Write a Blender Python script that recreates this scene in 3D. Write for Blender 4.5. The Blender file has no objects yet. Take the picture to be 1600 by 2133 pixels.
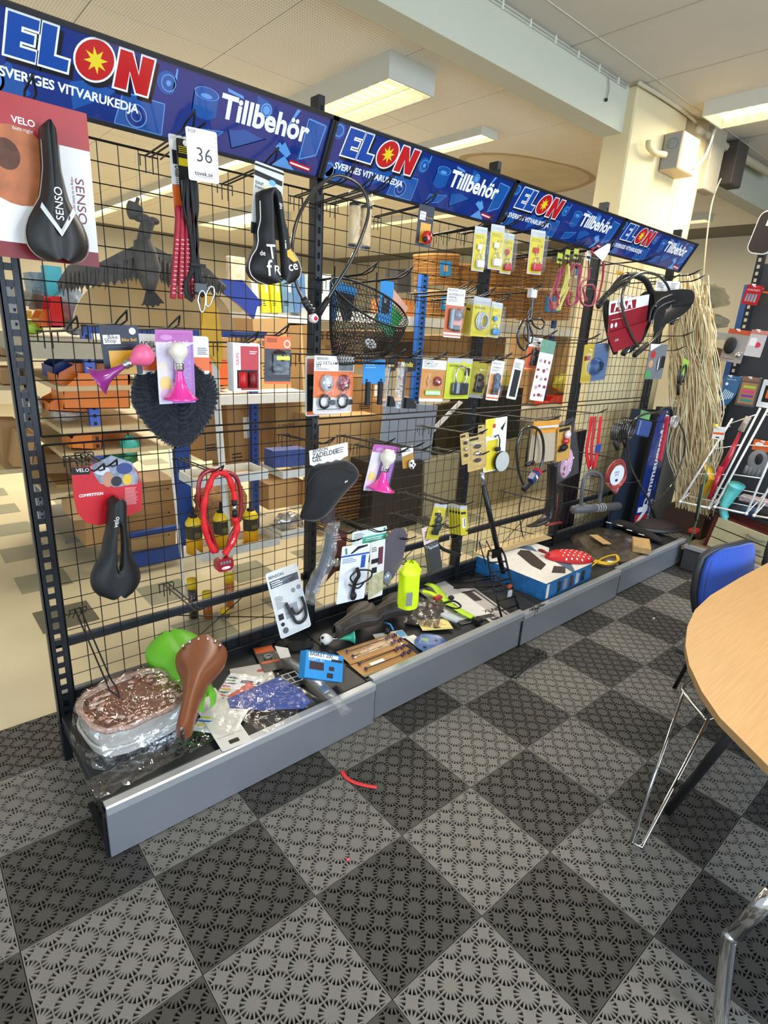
import bpy, math, random
from mathutils import Vector, Matrix, noise
from mathutils.geometry import tessellate_polygon
random.seed(7)
S_ = bpy.context.scene
COL = S_.collection
# ------------------------------------------------------------------ camera
FPX = 1179.653
RC = ((0.756119, -0.651903, 0.057649), (-0.159029, -0.268379, -0.950096), (0.634841, 0.709217, -0.306592))
CC = (-0.421808, -1.495849, 1.760002)
cam_d = bpy.data.cameras.new('camera'); cam = bpy.data.objects.new('camera', cam_d); COL.objects.link(cam)
r_, d_, f_ = [Vector(v) for v in RC]
mw = Matrix.Identity(4)
for i, c in enumerate((r_, -d_, -f_)):
    for k in range(3): mw[k][i] = c[k]
mw.translation = Vector(CC); cam.matrix_world = mw
cam_d.sensor_fit = 'VERTICAL'; cam_d.sensor_height = 24; cam_d.lens = 24*FPX/2133; cam_d.clip_start = .02
S_.camera = cam
# ------------------------------------------------------------------ world, light, exposure
S_.view_settings.view_transform = 'Standard'; S_.view_settings.look = 'None'
S_.view_settings.gamma = 1; S_.view_settings.use_curve_mapping = False
S_.view_settings.exposure = 0.28
W_ = bpy.data.worlds.new('world'); S_.world = W_; W_.use_nodes = True
W_.node_tree.nodes['Background'].inputs[0].default_value = (0.80, 0.90, 1.0, 1)
W_.node_tree.nodes['Background'].inputs[1].default_value = 0.62
def area(name, loc, size, power, color, rot=(0, 0, 0)):
    l = bpy.data.lights.new(name, 'AREA'); l.shape = 'RECTANGLE'; l.size, l.size_y = size
    l.energy = power; l.color = color
    o = bpy.data.objects.new(name, l); COL.objects.link(o); o.location = loc; o.rotation_euler = rot
    return o
# daylight from the shop windows behind the camera
area('window_light', (-3.4, -2.6, 1.9), (3.5, 2.2), 95, (0.72, 0.86, 1.0), (math.radians(82), 0, math.radians(-62)))
area('window_light', (2.6, -4.6, 1.8), (4.5, 2.2), 190, (0.60, 0.77, 1.0), (math.radians(84), 0, 0))
# ------------------------------------------------------------------ pixel -> place in the room (used only to take measurements over from the photograph)
def ray(x, y):
    a = (x-800)/FPX; b = (y-1066.5)/FPX
    return r_*a + d_*b + f_
C0 = Vector(CC)
def pl(x, y, p0, n):
    d = ray(x, y); return C0 + d*((Vector(p0)-C0).dot(n)/d.dot(n))
def aY(x, y, Y): return pl(x, y, (0, Y, 0), Vector((0, 1, 0)))
def aX(x, y, X): return pl(x, y, (X, 0, 0), Vector((1, 0, 0)))
def aZ(x, y, Z): return pl(x, y, (0, 0, Z), Vector((0, 0, 1)))
def plane(spec):
    k = spec[0]
    if k == 'Y':
        a = math.radians(spec[2]) if len(spec) > 2 else 0
        return a
def frame(TL, TR, BL, spec):
    """card frame: origin mid of the top edge, x right, z up in the card, y away from the viewer"""
    if spec[0] == 'Y':
        a = math.radians(spec[2]) if len(spec) > 2 else 0.0
        t = math.radians(spec[3]) if len(spec) > 3 else 0.0
        p = aY(TL[0], TL[1], spec[1]); n = Vector((-math.sin(a)*math.cos(t), math.cos(a)*math.cos(t), math.sin(t)))
    elif spec[0] == 'X':
        p = aX(TL[0], TL[1], spec[1]); n = Vector((1, 0, math.sin(math.radians(spec[2])) if len(spec) > 2 else 0)).normalized()
    else:
        p = aZ(TL[0], TL[1], spec[1]); n = Vector((0, 0, -1))
        if len(spec) > 2: n = Vector(spec[2]).normalized()*-1
    q = pl(TR[0], TR[1], p, n); b = pl(BL[0], BL[1], p, n)
    x = (q-p); w = x.length; x.normalize(); z = x.cross(n).normalized()
    if z.dot(p-b) < 0: z = -z
    y = z.cross(x).normalized()
    h = (p-b).dot(z)
    M = Matrix.Identity(4)
    for i, c in enumerate((x, y, z)):
        for k in range(3): M[k][i] = c[k]
    M.translation = (p+q)/2
    return M, w, h
def T(x=0, y=0, z=0): return Matrix.Translation((x, y, z))
def Rx(a): return Matrix.Rotation(math.radians(a), 4, 'X')
def Ry(a): return Matrix.Rotation(math.radians(a), 4, 'Y')
def Rz(a): return Matrix.Rotation(math.radians(a), 4, 'Z')
# ------------------------------------------------------------------ materials
def lin(c):
    if isinstance(c, str): c = tuple(int(c[i:i+2], 16)/255 for i in (0, 2, 4))
    return tuple(((v/12.92) if v <= .04045 else ((v+.055)/1.055)**2.4) for v in c)
_M = {}
def mat(c, rough=.5, metal=0.0, var=.06, sc=30, bump=0.0, bs=200, coat=0, sheen=0, alpha=1, emit=0, trans=0):
    key = (c, rough, metal, var, sc, bump, bs, coat, sheen, alpha, emit, trans)
    if key in _M: return _M[key]
    m = bpy.data.materials.new('m_'+str(c)); m.use_nodes = True; nt = m.node_tree; b = nt.nodes['Principled BSDF']
    col = lin(c)
    tc = nt.nodes.new('ShaderNodeTexCoord'); n = nt.nodes.new('ShaderNodeTexNoise'); n.inputs['Scale'].default_value = sc; n.inputs['Detail'].default_value = 4
    nt.links.new(tc.outputs['Object'], n.inputs['Vector'])
    mx = nt.nodes.new('ShaderNodeMix'); mx.data_type = 'RGBA'
    mx.inputs['A'].default_value = tuple(max(0, v*(1-var*2)) for v in col)+(1,); mx.inputs['B'].default_value = tuple(min(1, v*(1+var*2)) for v in col)+(1,)
    nt.links.new(n.outputs['Fac'], mx.inputs['Factor']); nt.links.new(mx.outputs['Result'], b.inputs['Base Color'])
    b.inputs['Roughness'].default_value = rough; b.inputs['Metallic'].default_value = metal
    if coat: b.inputs['Coat Weight'].default_value = coat
    if sheen: b.inputs['Sheen Weight'].default_value = sheen; b.inputs['Sheen Roughness'].default_value = .4
    if bump:
        n2 = nt.nodes.new('ShaderNodeTexNoise'); n2.inputs['Scale'].default_value = bs; n2.inputs['Detail'].default_value = 3
        nt.links.new(tc.outputs['Object'], n2.inputs['Vector'])
        bp = nt.nodes.new('ShaderNodeBump'); bp.inputs['Strength'].default_value = bump; bp.inputs['Distance'].default_value = .002
        nt.links.new(n2.outputs['Fac'], bp.inputs['Height']); nt.links.new(bp.outputs['Normal'], b.inputs['Normal'])
    if emit:
        b.inputs['Emission Color'].default_value = col+(1,); b.inputs['Emission Strength'].default_value = emit
    if trans: b.inputs['Transmission Weight'].default_value = trans
    if alpha < 1: b.inputs['Alpha'].default_value = alpha
    _M[key] = m; return m
def plastic(name='clear', tint=(1, 1, 1), gl=.12, rough=.08, fog=.0, bst=.45, bsc=45):
    key = ('pl', name)
    if key in _M: return _M[key]
    m = bpy.data.materials.new('m_film_'+name); m.use_nodes = True; nt = m.node_tree; nt.nodes.clear()
    o = nt.nodes.new('ShaderNodeOutputMaterial'); t = nt.nodes.new('ShaderNodeBsdfTransparent'); g = nt.nodes.new('ShaderNodeBsdfGlossy')
    t.inputs[0].default_value = tint+(1,); g.inputs['Roughness'].default_value = rough
    fr = nt.nodes.new('ShaderNodeLayerWeight'); fr.inputs['Blend'].default_value = .35
    ma = nt.nodes.new('ShaderNodeMath'); ma.operation = 'MULTIPLY_ADD'; ma.inputs[1].default_value = .28; ma.inputs[2].default_value = gl
    nt.links.new(fr.outputs['Facing'], ma.inputs[0])
    mx = nt.nodes.new('ShaderNodeMixShader'); nt.links.new(ma.outputs[0], mx.inputs[0]); nt.links.new(t.outputs[0], mx.inputs[1]); nt.links.new(g.outputs[0], mx.inputs[2])
    last = mx
    if fog:
        df = nt.nodes.new('ShaderNodeBsdfDiffuse'); df.inputs[0].default_value = (.75, .75, .75, 1)
        m2 = nt.nodes.new('ShaderNodeMixShader'); m2.inputs[0].default_value = fog
        nt.links.new(mx.outputs[0], m2.inputs[1]); nt.links.new(df.outputs[0], m2.inputs[2]); last = m2
    tc = nt.nodes.new('ShaderNodeTexCoord'); n2 = nt.nodes.new('ShaderNodeTexNoise'); n2.inputs['Scale'].default_value = bsc; n2.inputs['Detail'].default_value = 3
    bp = nt.nodes.new('ShaderNodeBump'); bp.inputs['Strength'].default_value = bst; bp.inputs['Distance'].default_value = .01
    nt.links.new(tc.outputs['Object'], n2.inputs['Vector']); nt.links.new(n2.outputs['Fac'], bp.inputs['Height']); nt.links.new(bp.outputs['Normal'], g.inputs['Normal'])
    nt.links.new(last.outputs[0], o.inputs[0]); _M[key] = m; return m
CLEAR = plastic('clear', (1, 1, 1), .015, .12, bst=.2); FOG = plastic('fog', (.98, .98, .98), .09, .15, .07); SMOKE = plastic('smoke', (.5, .46, .44), .08, .15, .05, bst=.3)
BLACK = mat('141517', .45); DBLK = mat('0c0c0d', .6); WHITE = mat('e9e9e6', .45, var=.02); CARD = mat('f0efec', .55, var=.02)
CHROME = mat('d8d8d8', .12, 1, var=.01); STEELW = mat('2a2b2c', .38, .4, var=.03)
RED = mat('c4161c', .4); ORANGE = mat('e8681e', .45, var=.03); YELL = mat('d9c51e', .45, var=.03); GREY = mat('8c8d90', .5)
TXT = mat('17171a', .6, var=.01); LTXT = mat('6c6c70', .6, var=.01); FILM_Y = mat('e7d21a', .4)
# ------------------------------------------------------------------ mesh builder
def _text(s, _c={}):
    if s in _c: return _c[s]
    cu = bpy.data.curves.new('t', 'FONT'); cu.body = s; cu.size = 1; cu.resolution_u = 2 if len(s) > 6 else 4
    cu.fill_mode = 'FRONT'
    ob = bpy.data.objects.new('t', cu); me = ob.to_mesh()
    v = [tuple(p.co[:2]) for p in me.vertices]; f = [tuple(p.vertices) for p in me.polygons]
    ob.to_mesh_clear(); bpy.data.objects.remove(ob); bpy.data.curves.remove(cu)
    _c[s] = (v, f); return _c[s]
_B = {}
def _btext(s, off):
    k = (s, off)
    if k in _B: return _B[k]
    cu = bpy.data.curves.new('t', 'FONT'); cu.body = s; cu.size = 1; cu.resolution_u = 3; cu.offset = off; cu.fill_mode = 'FRONT'
    ob = bpy.data.objects.new('t', cu); me = ob.to_mesh()
    v = [tuple(p.co[:2]) for p in me.vertices]; f = [tuple(p.vertices) for p in me.polygons]
    ob.to_mesh_clear(); bpy.data.objects.remove(ob); bpy.data.curves.remove(cu)
    _B[k] = (v, f); return _B[k]
class B:
    def __init__(s, M=None): s.v = []; s.f = []; s.m = []; s.s = []; s.mats = []; s.M = M or Matrix.Identity(4)
    def add(s, vs, fs, m, sm=False, M=None):
        n = len(s.v); mm = s.M @ M if M is not None else s.M
        s.v += [mm @ Vector(v) for v in vs]
        if m not in s.mats: s.mats.append(m)
        k = s.mats.index(m)
        for f in fs: s.f.append(tuple(i+n for i in f)); s.m.append(k); s.s.append(sm)
        return s
    def box(s, c, d, m, M=None, ch=0):
        x, y, z = d[0]/2, d[1]/2, d[2]/2
        if ch:
            e = min(ch, x*.9, y*.9, z*.9); vs = []; 
            pts = {}
            for sx in (-1, 1):
                for sy in (-1, 1):
                    for sz in (-1, 1):
                        for a in range(3):
                            p = [sx*(x-e), sy*(y-e), sz*(z-e)]; p[a] = (sx*x, sy*y, sz*z)[a]
                            pts[(sx, sy, sz, a)] = len(vs); vs.append((p[0]+c[0], p[1]+c[1], p[2]+c[2]))
            fs = []
            for a in range(3):
                b1, b2 = [k for k in range(3) if k != a]
                for sg in (-1, 1):
                    q = []
                    for (u, w) in ((-1, -1), (1, -1), (1, 1), (-1, 1)):
                        k = [0, 0, 0]; k[a] = sg; k[b1] = u; k[b2] = w; q.append(pts[(k[0], k[1], k[2], a)])
                    fs.append(tuple(q))
                for u in (-1, 1):
                    for w in (-1, 1):
                        k0 = [0]*3; k1 = [0]*3; k0[a] = -1; k1[a] = 1
                        for k in (k0, k1): k[b1] = u; k[b2] = w
                        fs.append((pts[(*k0, b1)], pts[(*k1, b1)], pts[(*k1, b2)], pts[(*k0, b2)]))
            for sx in (-1, 1):
                for sy in (-1, 1):
                    for sz in (-1, 1): fs.append(tuple(pts[(sx, sy, sz, a)] for a in range(3)))
            return s.add(vs, fs, m, False, M)
        vs = [(c[0]+a*x, c[1]+b*y, c[2]+k*z) for a in (-1, 1) for b in (-1, 1) for k in (-1, 1)]
        return s.add(vs, [(0, 1, 3, 2), (4, 6, 7, 5), (0, 4, 5, 1), (2, 3, 7, 6), (0, 2, 6, 4), (1, 5, 7, 3)], m, False, M)
    def tube(s, pts, r, m, n=6, closed=False, M=None, cap=True, fn=None, flat=1.0):
        P = [Vector(p) for p in pts]; N = len(P); vs = []; fs = []
        up = Vector((0, 0, 1)); prev = None
        for i in range(N):
            if closed: t = (P[(i+1) % N]-P[i-1])
            else: t = P[min(i+1, N-1)]-P[max(i-1, 0)]
            if t.length < 1e-9: t = Vector((0, 0, 1))
            t.normalize()
            if prev is None:
                a = t.cross(up)
                if a.length < .1: a = t.cross(Vector((0, 1, 0)))
            else:
                a = prev - t*prev.dot(t)
                if a.length < 1e-4: a = t.cross(up)
            a.normalize(); b = t.cross(a); prev = a
            rr = r*(fn(i/(N-1 if N > 1 else 1)) if fn else 1) if not isinstance(r, (list, tuple)) else r[i]
            for k in range(n):
                q = 2*math.pi*k/n; vs.append(P[i]+a*(math.cos(q)*rr)+b*(math.sin(q)*rr*flat))
        L = N if closed else N-1
        for i in range(L):
            j = (i+1) % N
            for k in range(n): fs.append((i*n+k, i*n+(k+1) % n, j*n+(k+1) % n, j*n+k))
        if not closed and cap: fs.append(tuple(range(n))[::-1]); fs.append(tuple((N-1)*n+k for k in range(n)))
        return s.add(vs, fs, m, n > 4, M)
    def lathe(s, prof, m, n=16, M=None, cap=True):
        vs = []; fs = []
        for (r, z) in prof:
            for k in range(n): q = 2*math.pi*k/n; vs.append((r*math.cos(q), r*math.sin(q), z))
        for i in range(len(prof)-1):
            for k in range(n): fs.append((i*n+k, i*n+(k+1) % n, (i+1)*n+(k+1) % n, (i+1)*n+k))
        if cap:
            if prof[0][0] > 1e-4: fs.append(tuple(range(n))[::-1])
            if prof[-1][0] > 1e-4: fs.append(tuple((len(prof)-1)*n+k for k in range(n)))
        return s.add(vs, fs, m, True, M)
    def ball(s, c, r, m, n=14, M=None):
        if not isinstance(r, (tuple, list)): r = (r, r, r)
        h = n//2; vs = []; fs = []
        for i in range(h+1):
            t = math.pi*i/h
            for k in range(n): q = 2*math.pi*k/n; vs.append((c[0]+r[0]*math.sin(t)*math.cos(q), c[1]+r[1]*math.sin(t)*math.sin(q), c[2]+r[2]*math.cos(t)))
        for i in range(h):
            for k in range(n): fs.append((i*n+k, i*n+(k+1) % n, (i+1)*n+(k+1) % n, (i+1)*n+k))
        return s.add(vs, fs, m, True, M)
    def poly(s, pts, y0, y1, m, M=None, ms=None):
        """2-D outline in x,z extruded from y0 (front) to y1 (back)"""
        n = len(pts); vs = [(p[0], y0, p[1]) for p in pts]+[(p[0], y1, p[1]) for p in pts]
        tri = tessellate_polygon([[Vector((p[0], p[1], 0)) for p in pts]])
        s.add(vs, [tuple(t) for t in tri]+([tuple(i+n for i in t) for t in tri] if y1 != y0 else []), m, False, M)
        if y1 != y0: s.add(vs, [(i, (i+1) % n, (i+1) % n+n, i+n) for i in range(n)], ms or m, False, M)
        return s
    def rect(s, x0, z0, x1, z1, y, m, M=None): return s.add([(x0, y, z0), (x1, y, z0), (x1, y, z1), (x0, y, z1)], [(0, 1, 2, 3)], m, False, M)
    def text(s, t, x, z, size, y, m, M=None, al='l', bold=0, shear=0, sx=1.0, rot=0):
        v, f = _btext(t, bold) if bold else _text(t)
        if not v: return s
        w = max(p[0] for p in v)*size*sx; ox = {'l': 0, 'c': -w/2, 'r': -w}[al]
        ca, sa = math.cos(math.radians(rot)), math.sin(math.radians(rot)); vs = []
        for p in v:
            a = ox+(p[0]+p[1]*shear)*size*sx; b = p[1]*size
            vs.append((x+a*ca-b*sa, y, z+a*sa+b*ca))
        return s.add(vs, f, m, False, M)
    def lines(s, x, z, w, n, dz, y, m, h=None, M=None):
        for i in range(n):
            ww = w*(.7+.3*random.random()); hh = h or dz*.4
            s.rect(x, z-i*dz-hh, x+ww, z-i*dz, y, m, M)
        return s
    def patch(s, fn, nu, nv, m, M=None, closed=False):
        vs = [fn(i/nu, j/nv) for j in range(nv+1) for i in range(nu+1)]
        fs = [(j*(nu+1)+i, j*(nu+1)+i+1, (j+1)*(nu+1)+i+1, (j+1)*(nu+1)+i) for j in range(nv) for i in range(nu)]
        return s.add(vs, fs, m, True, M)
    def obj(s, name, parent=None, world=None):
        me = bpy.data.meshes.new(name); me.from_pydata([tuple(v) for v in s.v], [], s.f)
        for m in s.mats: me.materials.append(m)
        me.polygons.foreach_set('material_index', s.m); me.polygons.foreach_set('use_smooth', s.s); me.update()
        o = bpy.data.objects.new(name, me); COL.objects.link(o)
        if parent is not None: o.parent = parent
        if world is not None: o.matrix_world = world
        return o
def tag(o, label=None, cat=None, group=None, kind=None):
    if label: o['label'] = label
    if cat: o['category'] = cat
    if group: o['group'] = group
    if kind: o['kind'] = kind
    return o
def thing(name, label, cat, M=None, group=None):
    o = bpy.data.objects.new(name, None); COL.objects.link(o); o.empty_display_size = .05
    if M is not None: o.matrix_world = M
    return tag(o, label, cat, group)
def struct(b, name, parent=None):
    o = b.obj(name, parent)
    if parent is None: o['kind'] = 'structure'
    return o
def dup(o, M, label=None, group=None):
    r = o.copy(); COL.objects.link(r); r.matrix_world = M
    if label: r['label'] = label
    if group: r['group'] = group
    for ch in o.children:
        c = ch.copy(); COL.objects.link(c); c.parent = r
        for g in ch.children: d = g.copy(); COL.objects.link(d); d.parent = c
    return r
def rrect(w, h, r, x=0, z=0, n=4):
    """rounded rectangle outline, x centred, top at z, height h"""
    pts = []
    for (cx, cz, a0) in ((x+w/2-r, z-r, 0), (x-w/2+r, z-r, 90), (x-w/2+r, z-h+r, 180), (x+w/2-r, z-h+r, 270)):
        for k in range(n+1):
            a = math.radians(a0+90*k/n); pts.append((cx+r*math.cos(a), cz+r*math.sin(a)))
    return pts
def ell(cx, cz, rx, rz, n=24, a0=0, a1=360):
    return [(cx+rx*math.cos(math.radians(a0+(a1-a0)*k/n)), cz+rz*math.sin(math.radians(a0+(a1-a0)*k/n))) for k in range(n if a1-a0 == 360 else n+1)]
def spline(pts, n=8, closed=False):
    P = [Vector(p) for p in pts]; N = len(P); out = []
    rng = range(N) if closed else range(N-1)
    for i in rng:
        if closed: p0, p1, p2, p3 = P[i-1], P[i], P[(i+1) % N], P[(i+2) % N]
        else: p0, p1, p2, p3 = P[max(i-1, 0)], P[i], P[i+1], P[min(i+2, N-1)]
        for k in range(n):
            t = k/n; out.append(.5*((2*p1)+(-p0+p2)*t+(2*p0-5*p1+4*p2-p3)*t*t+(-p0+3*p1-3*p2+p3)*t**3))
    if not closed: out.append(P[-1])
    return out
def pxs(pts, Y): return [aY(p[0], p[1], p[2] if len(p) > 2 else Y) for p in pts]
# ================================================================== SETTING
ZF, ZB, BY0, BY1, BZ = 3.53, 3.34, 1.07, 1.24, 3.235
YB, XE = 11.5, 9.5
floor = struct(B().box((2.5, 3.6, -.062), (13, 16.4, .1), mat('c9bc9a', .42, var=.07, sc=2.2, bump=.05, bs=60)), 'floor')
# grey vinyl tiles let into the cream vinyl, every other one
g = B().box((0, 0, 0), (.303, .303, .0016), mat('8c8a74', .42, var=.07, sc=6)).obj('vinyl_tile', floor); g.location = (.05+.152, 1.89+.152, -.0115); v0 = g
for i in range(-2, 9):
    for j in range(0, 11):
        if (i, j) == (0, 0): continue
        x, y = .05+.61*i+.152, 1.89+.61*(j-1)+.152
        if x > 1+y*.9+1.5: continue
        c = v0.copy(); COL.objects.link(c); c.location = (x, y, -.0115)
# perforated click tiles with sunburst slots
ST = .38
def slot_tile(colname, mt):
    cu = bpy.data.curves.new('tile', 'CURVE'); cu.dimensions = '2D'; cu.fill_mode = 'BOTH'; cu.extrude = .0055
    def spl(pts):
        s = cu.splines.new('POLY'); s.points.add(len(pts)-1); s.use_cyclic_u = True
        for p, q in zip(s.points, pts): p.co = (q[0], q[1], 0, 1)
    e = .001
    spl([(e, e), (ST-e, e), (ST-e, ST-e), (e, ST-e)])
    p = ST/5; bd = .005
    for a in range(6):
        for b in range(6):
            for k in range(16):
                q = math.radians(22.5*k+11.25)
                tri = []
                for (rr, dq) in ((.245, 0), (.488, 8.4), (.488, -8.4)):
                    tri.append((a*p+rr*p*math.cos(q+math.radians(dq)), b*p+rr*p*math.sin(q+math.radians(dq))))
                cx = sum(t[0] for t in tri)/3; cy = sum(t[1] for t in tri)/3
                if min(cx, cy) < bd or max(cx, cy) > ST-bd: continue
                tri = [(min(max(t[0], bd), ST-bd), min(max(t[1], bd), ST-bd)) for t in tri]
                spl(tri)
    ob = bpy.data.objects.new('t', cu); me0 = ob.to_mesh()
    me = bpy.data.meshes.new('perforated_tile'); me.from_pydata([tuple(v.co) for v in me0.vertices], [], [tuple(f.vertices) for f in me0.polygons]); me.update()
    ob.to_mesh_clear(); bpy.data.objects.remove(ob)
    me.materials.append(mt); return me
mL = slot_tile('l', mat('74716b', .55, var=.07, sc=9, bump=.25, bs=500)); mD = slot_tile('d', mat('403e3b', .5, var=.08, sc=9, bump=.25, bs=500))
sub = B(); sub.box((3.6, -.9, -.0115), (9.6, 4.0, .0012), mat('1d1b19', .8)); sub.obj('tile_underlay', floor)
th = -.0054; cth, sth = math.cos(th), math.sin(th)
for i in range(-5, 17):
    for j in range(-3, 7):
        x, y = i*ST, -(j+1)*ST
        if x > 2.4+1.3*(y+2.6) + 4 or x < -2: continue
        o = bpy.data.objects.new('floor_tile', mD if (i+j) % 2 == 0 else mL); COL.objects.link(o); o.parent = floor
        sy = .87 if j == -3 else 1
        o.location = (x*cth-y*sth, x*sth+y*cth, -.0056+random.uniform(-.0003, .0003)); o.rotation_euler = (0, 0, th); o.scale = (1, sy, 1)
# walls
wm = mat('d0c8b0', .8, var=.03, sc=1.5)
struct(B().box((2.5, YB, 1.7), (14.4, .15, 3.6), wm), 'wall_back')
struct(B().box((XE, 3, 1.7), (.15, 17, 3.6), wm), 'wall_right')
# back ceiling of perforated boards, recessed joints
cb = struct(B().box((2.5, 6.4, ZB+.065), (13.9, 10.3, .1), mat('6d675a', .9)), 'ceiling')
def perf():
    m = bpy.data.materials.new('m_board'); m.use_nodes = True; nt = m.node_tree; b = nt.nodes['Principled BSDF']; b.inputs['Roughness'].default_value = .9
    tc = nt.nodes.new('ShaderNodeTexCoord'); mp = nt.nodes.new('ShaderNodeMapping'); mp.inputs['Scale'].default_value = (62, 40, 1)
    vo = nt.nodes.new('ShaderNodeTexVoronoi'); vo.inputs['Randomness'].default_value = 0; vo.inputs['Scale'].default_value = 1
    nt.links.new(tc.outputs['Object'], mp.inputs[0]); nt.links.new(mp.outputs[0], vo.inputs['Vector'])
    lt = nt.nodes.new('ShaderNodeMath'); lt.operation = 'LESS_THAN'; lt.inputs[1].default_value = .22; nt.links.new(vo.outputs['Distance'], lt.inputs[0])
    n = nt.nodes.new('ShaderNodeTexNoise'); n.inputs['Scale'].default_value = 1.6; nt.links.new(tc.outputs['Object'], n.inputs['Vector'])
    a = nt.nodes.new('ShaderNodeMix'); a.data_type = 'RGBA'; a.inputs['A'].default_value = lin('e0dacb')+(1,); a.inputs['B'].default_value = lin('ece7da')+(1,); nt.links.new(n.outputs['Fac'], a.inputs['Factor'])
    c = nt.nodes.new('ShaderNodeMix'); c.data_type = 'RGBA'; c.inputs['B'].default_value = lin('bdb6a4')+(1,)
    nt.links.new(a.outputs['Result'], c.inputs['A']); nt.links.new(lt.outputs[0], c.inputs['Factor']); nt.links.new(c.outputs['Result'], b.inputs['Base Color'])
    return m
pm = perf(); cp = B().box((0, 0, 0), (.766, 1.192, .016), pm).obj('ceiling_panel', cb); first = True
stain = mat('b79a68', .9, var=.12, sc=4)
for i in range(-4, 12):
    for j in range(0, 8):
        loc = (.75+.773*(i+.5), BY1+.6+1.2*j, ZB+.007)
        if loc[0] > 8.8: continue
        c = cp if first else cp.copy()
        if not first: COL.objects.link(c)
        first = False; c.location = loc
# water stain on two boards near the column
pts = [tuple(v[:2]) for v in spline([aZ(x, y, ZB) for x, y in ((955, 330), (1010, 318), (1080, 322), (1150, 335), (1215, 352), (1240, 375), (1180, 398), (1100, 402), (1020, 372))], 4, True)]
sb = B(); n_ = len(pts); sb.add([(p[0], p[1], ZB-.0022) for p in pts], [tuple(range(n_))[::-1]], mat('b7a27c', .9, var=.12, sc=3)); qx = sum(p[0] for p in pts)/n_; qy = sum(p[1] for p in pts)/n_; sb.add([(qx+(p[0]-qx)*.9, qy+(p[1]-qy)*.9, ZB-.0026) for p in pts], [tuple(range(n_))[::-1]], mat('cfc2a4', .9, var=.12, sc=3)); sb.obj('water_stain', cb)
# front ceiling: bigger smooth boards with raised white joints
cf = struct(B().box((3.0, -1.9, ZF+.05), (13, 6.0, .1), mat('c6bfb0', .9, var=.03, sc=3, bump=.2, bs=60)), 'ceiling')
b = B()
for k in range(-3, 7): b.tube([(3.22+.8*k, BY0, ZF), (3.22+.8*k, -4.5, ZF)], .004, mat('c9c2ae', .8), 6)
for y in (.88, -.32, -1.52, -2.72): b.tube([(-2.5, y, ZF), (9, y, ZF)], .004, mat('c9c2ae', .8), 6)
b.obj('joint_strip', cf)
# beam
beam = struct(B().box((1.2, (BY0+BY1)/2, (BZ+ZF)/2), (5.6, BY1-BY0, ZF-BZ), mat('c3c3ae', .7, var=.02, sc=3)), 'beam')
b = B()
for dz in (.012, .030): b.tube([(-1.5, BY0-.006, ZF-dz), (3.95, BY0-.006, ZF-dz)], .0055, mat('cfcbb8', .6), 6)
for k in range(18): b.box((-.6+.26*k, BY0-.008, ZF-.021), (.012, .016, .04), mat('dcd8c6', .6))
tag(b.obj('ceiling_cable'), 'two thin white cables clipped along the top of the beam', 'cable')
# column with a bevelled second half and the duct behind it
cmat = mat('d9c99e', .75, var=.03, sc=2.5)
col_ = B(); col_.box((4.42, 1.115, ZF/2), (.84, .23, ZF), cmat, ch=.012); column = struct(col_, 'column')
pp = B(); pp.tube([(5.04, 1.14, 0), (5.04, 1.14, ZF)], .22, mat('cdbb8e', .7), 20)
tag(pp.obj('drain_pipe'), 'thick cream painted pipe running up the right side of the column', 'pipe')
b2 = B().box((7.2, 1.155, (BZ+ZF)/2), (4.5, .17, ZF-BZ), mat('b9b8a5', .7)); struct(b2, 'beam')
# ================================================================== CEILING LAMPS
LE = mat('fff3c8', .4, emit=2.2, var=.0); LF = mat('c9c8bb', .5, var=.01)
def luminaire(x, y0, y1, z, w, ztop, label, power, cells=2, strip=False, emit=LE):
    L = y1-y0; t = thing('ceiling_lamp', label, 'lamp', T(x, (y0+y1)/2, ztop))
    h = ztop-z; b = B()
    for s in (-1, 1): b.box((s*(w/2-.006), 0, -h/2), (.012, L, h), LF)
    for s in (-1, 1): b.box((0, s*(L/2-.006), -h/2), (w-.024, .012, h), LF)
    b.box((0, 0, -.01), (w-.02, L-.02, .02), LF); b.obj('housing', t)
    b = B(); b.rect(0, 0, 0, 0, 0, emit); b = B()
    b.add([(-w/2+.014, -L/2+.014, -h*.45), (w/2-.014, -L/2+.014, -h*.45), (w/2-.014, L/2-.014, -h*.45), (-w/2+.014, L/2-.014, -h*.45)], [(0, 3, 2, 1)], emit); b.obj('light_panel', t)
    if not strip:
        b = B(); lm = mat('efe6c4', .35, var=.01); n = int(L/.085)
        for k in range(1, n): b.box((0, -L/2+L*k/n, -h+.016), (w-.03, .002, .028), lm)
        for k in range(1, cells): b.box((-w/2+w*k/cells, 0, -h+.014), (.006, L-.03, .026), lm)
        b.obj('louvre', t)
    l = area('lamp_light', (x, (y0+y1)/2, z-.02), (w*.85, L*.95), power, (1.0, .92, .78)); return t
luminaire(2.37, 1.60, 2.86, 3.20, .39, ZB, 'white louvred ceiling lamp with two tubes above the middle signs', 60)
luminaire(4.78, -.75, .78, 3.43, .36, ZF, 'white louvred ceiling lamp in front of the column at top right', 50, 1)
luminaire(1.2, -3.2, -1.9, 3.43, .36, ZF, 'white louvred ceiling lamp outside the picture above the aisle', 55, 1)
ln = [(2.66, 3.9, 5.4), (2.66, 5.45, 6.95), (2.66, 7.0, 8.5), (2.66, 8.55, 10.05)]
for k, (x, a, c) in enumerate(ln): luminaire(x, a, c, 3.26, .20, ZB, 'strip light of the long row behind the first sign, %s from the front' % ('first', 'second', 'third', 'fourth')[k], 26, strip=True)
luminaire(4.3, 6.6, 8.6, 3.24, .62, ZB, 'broad bright ceiling lamp seen behind the hanging bird', 60, strip=True)
luminaire(5.7, 3.7, 6.4, 3.26, .20, ZB, 'strip light seen through the mesh right of the tan bicycle grips', 34, strip=True)
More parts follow.
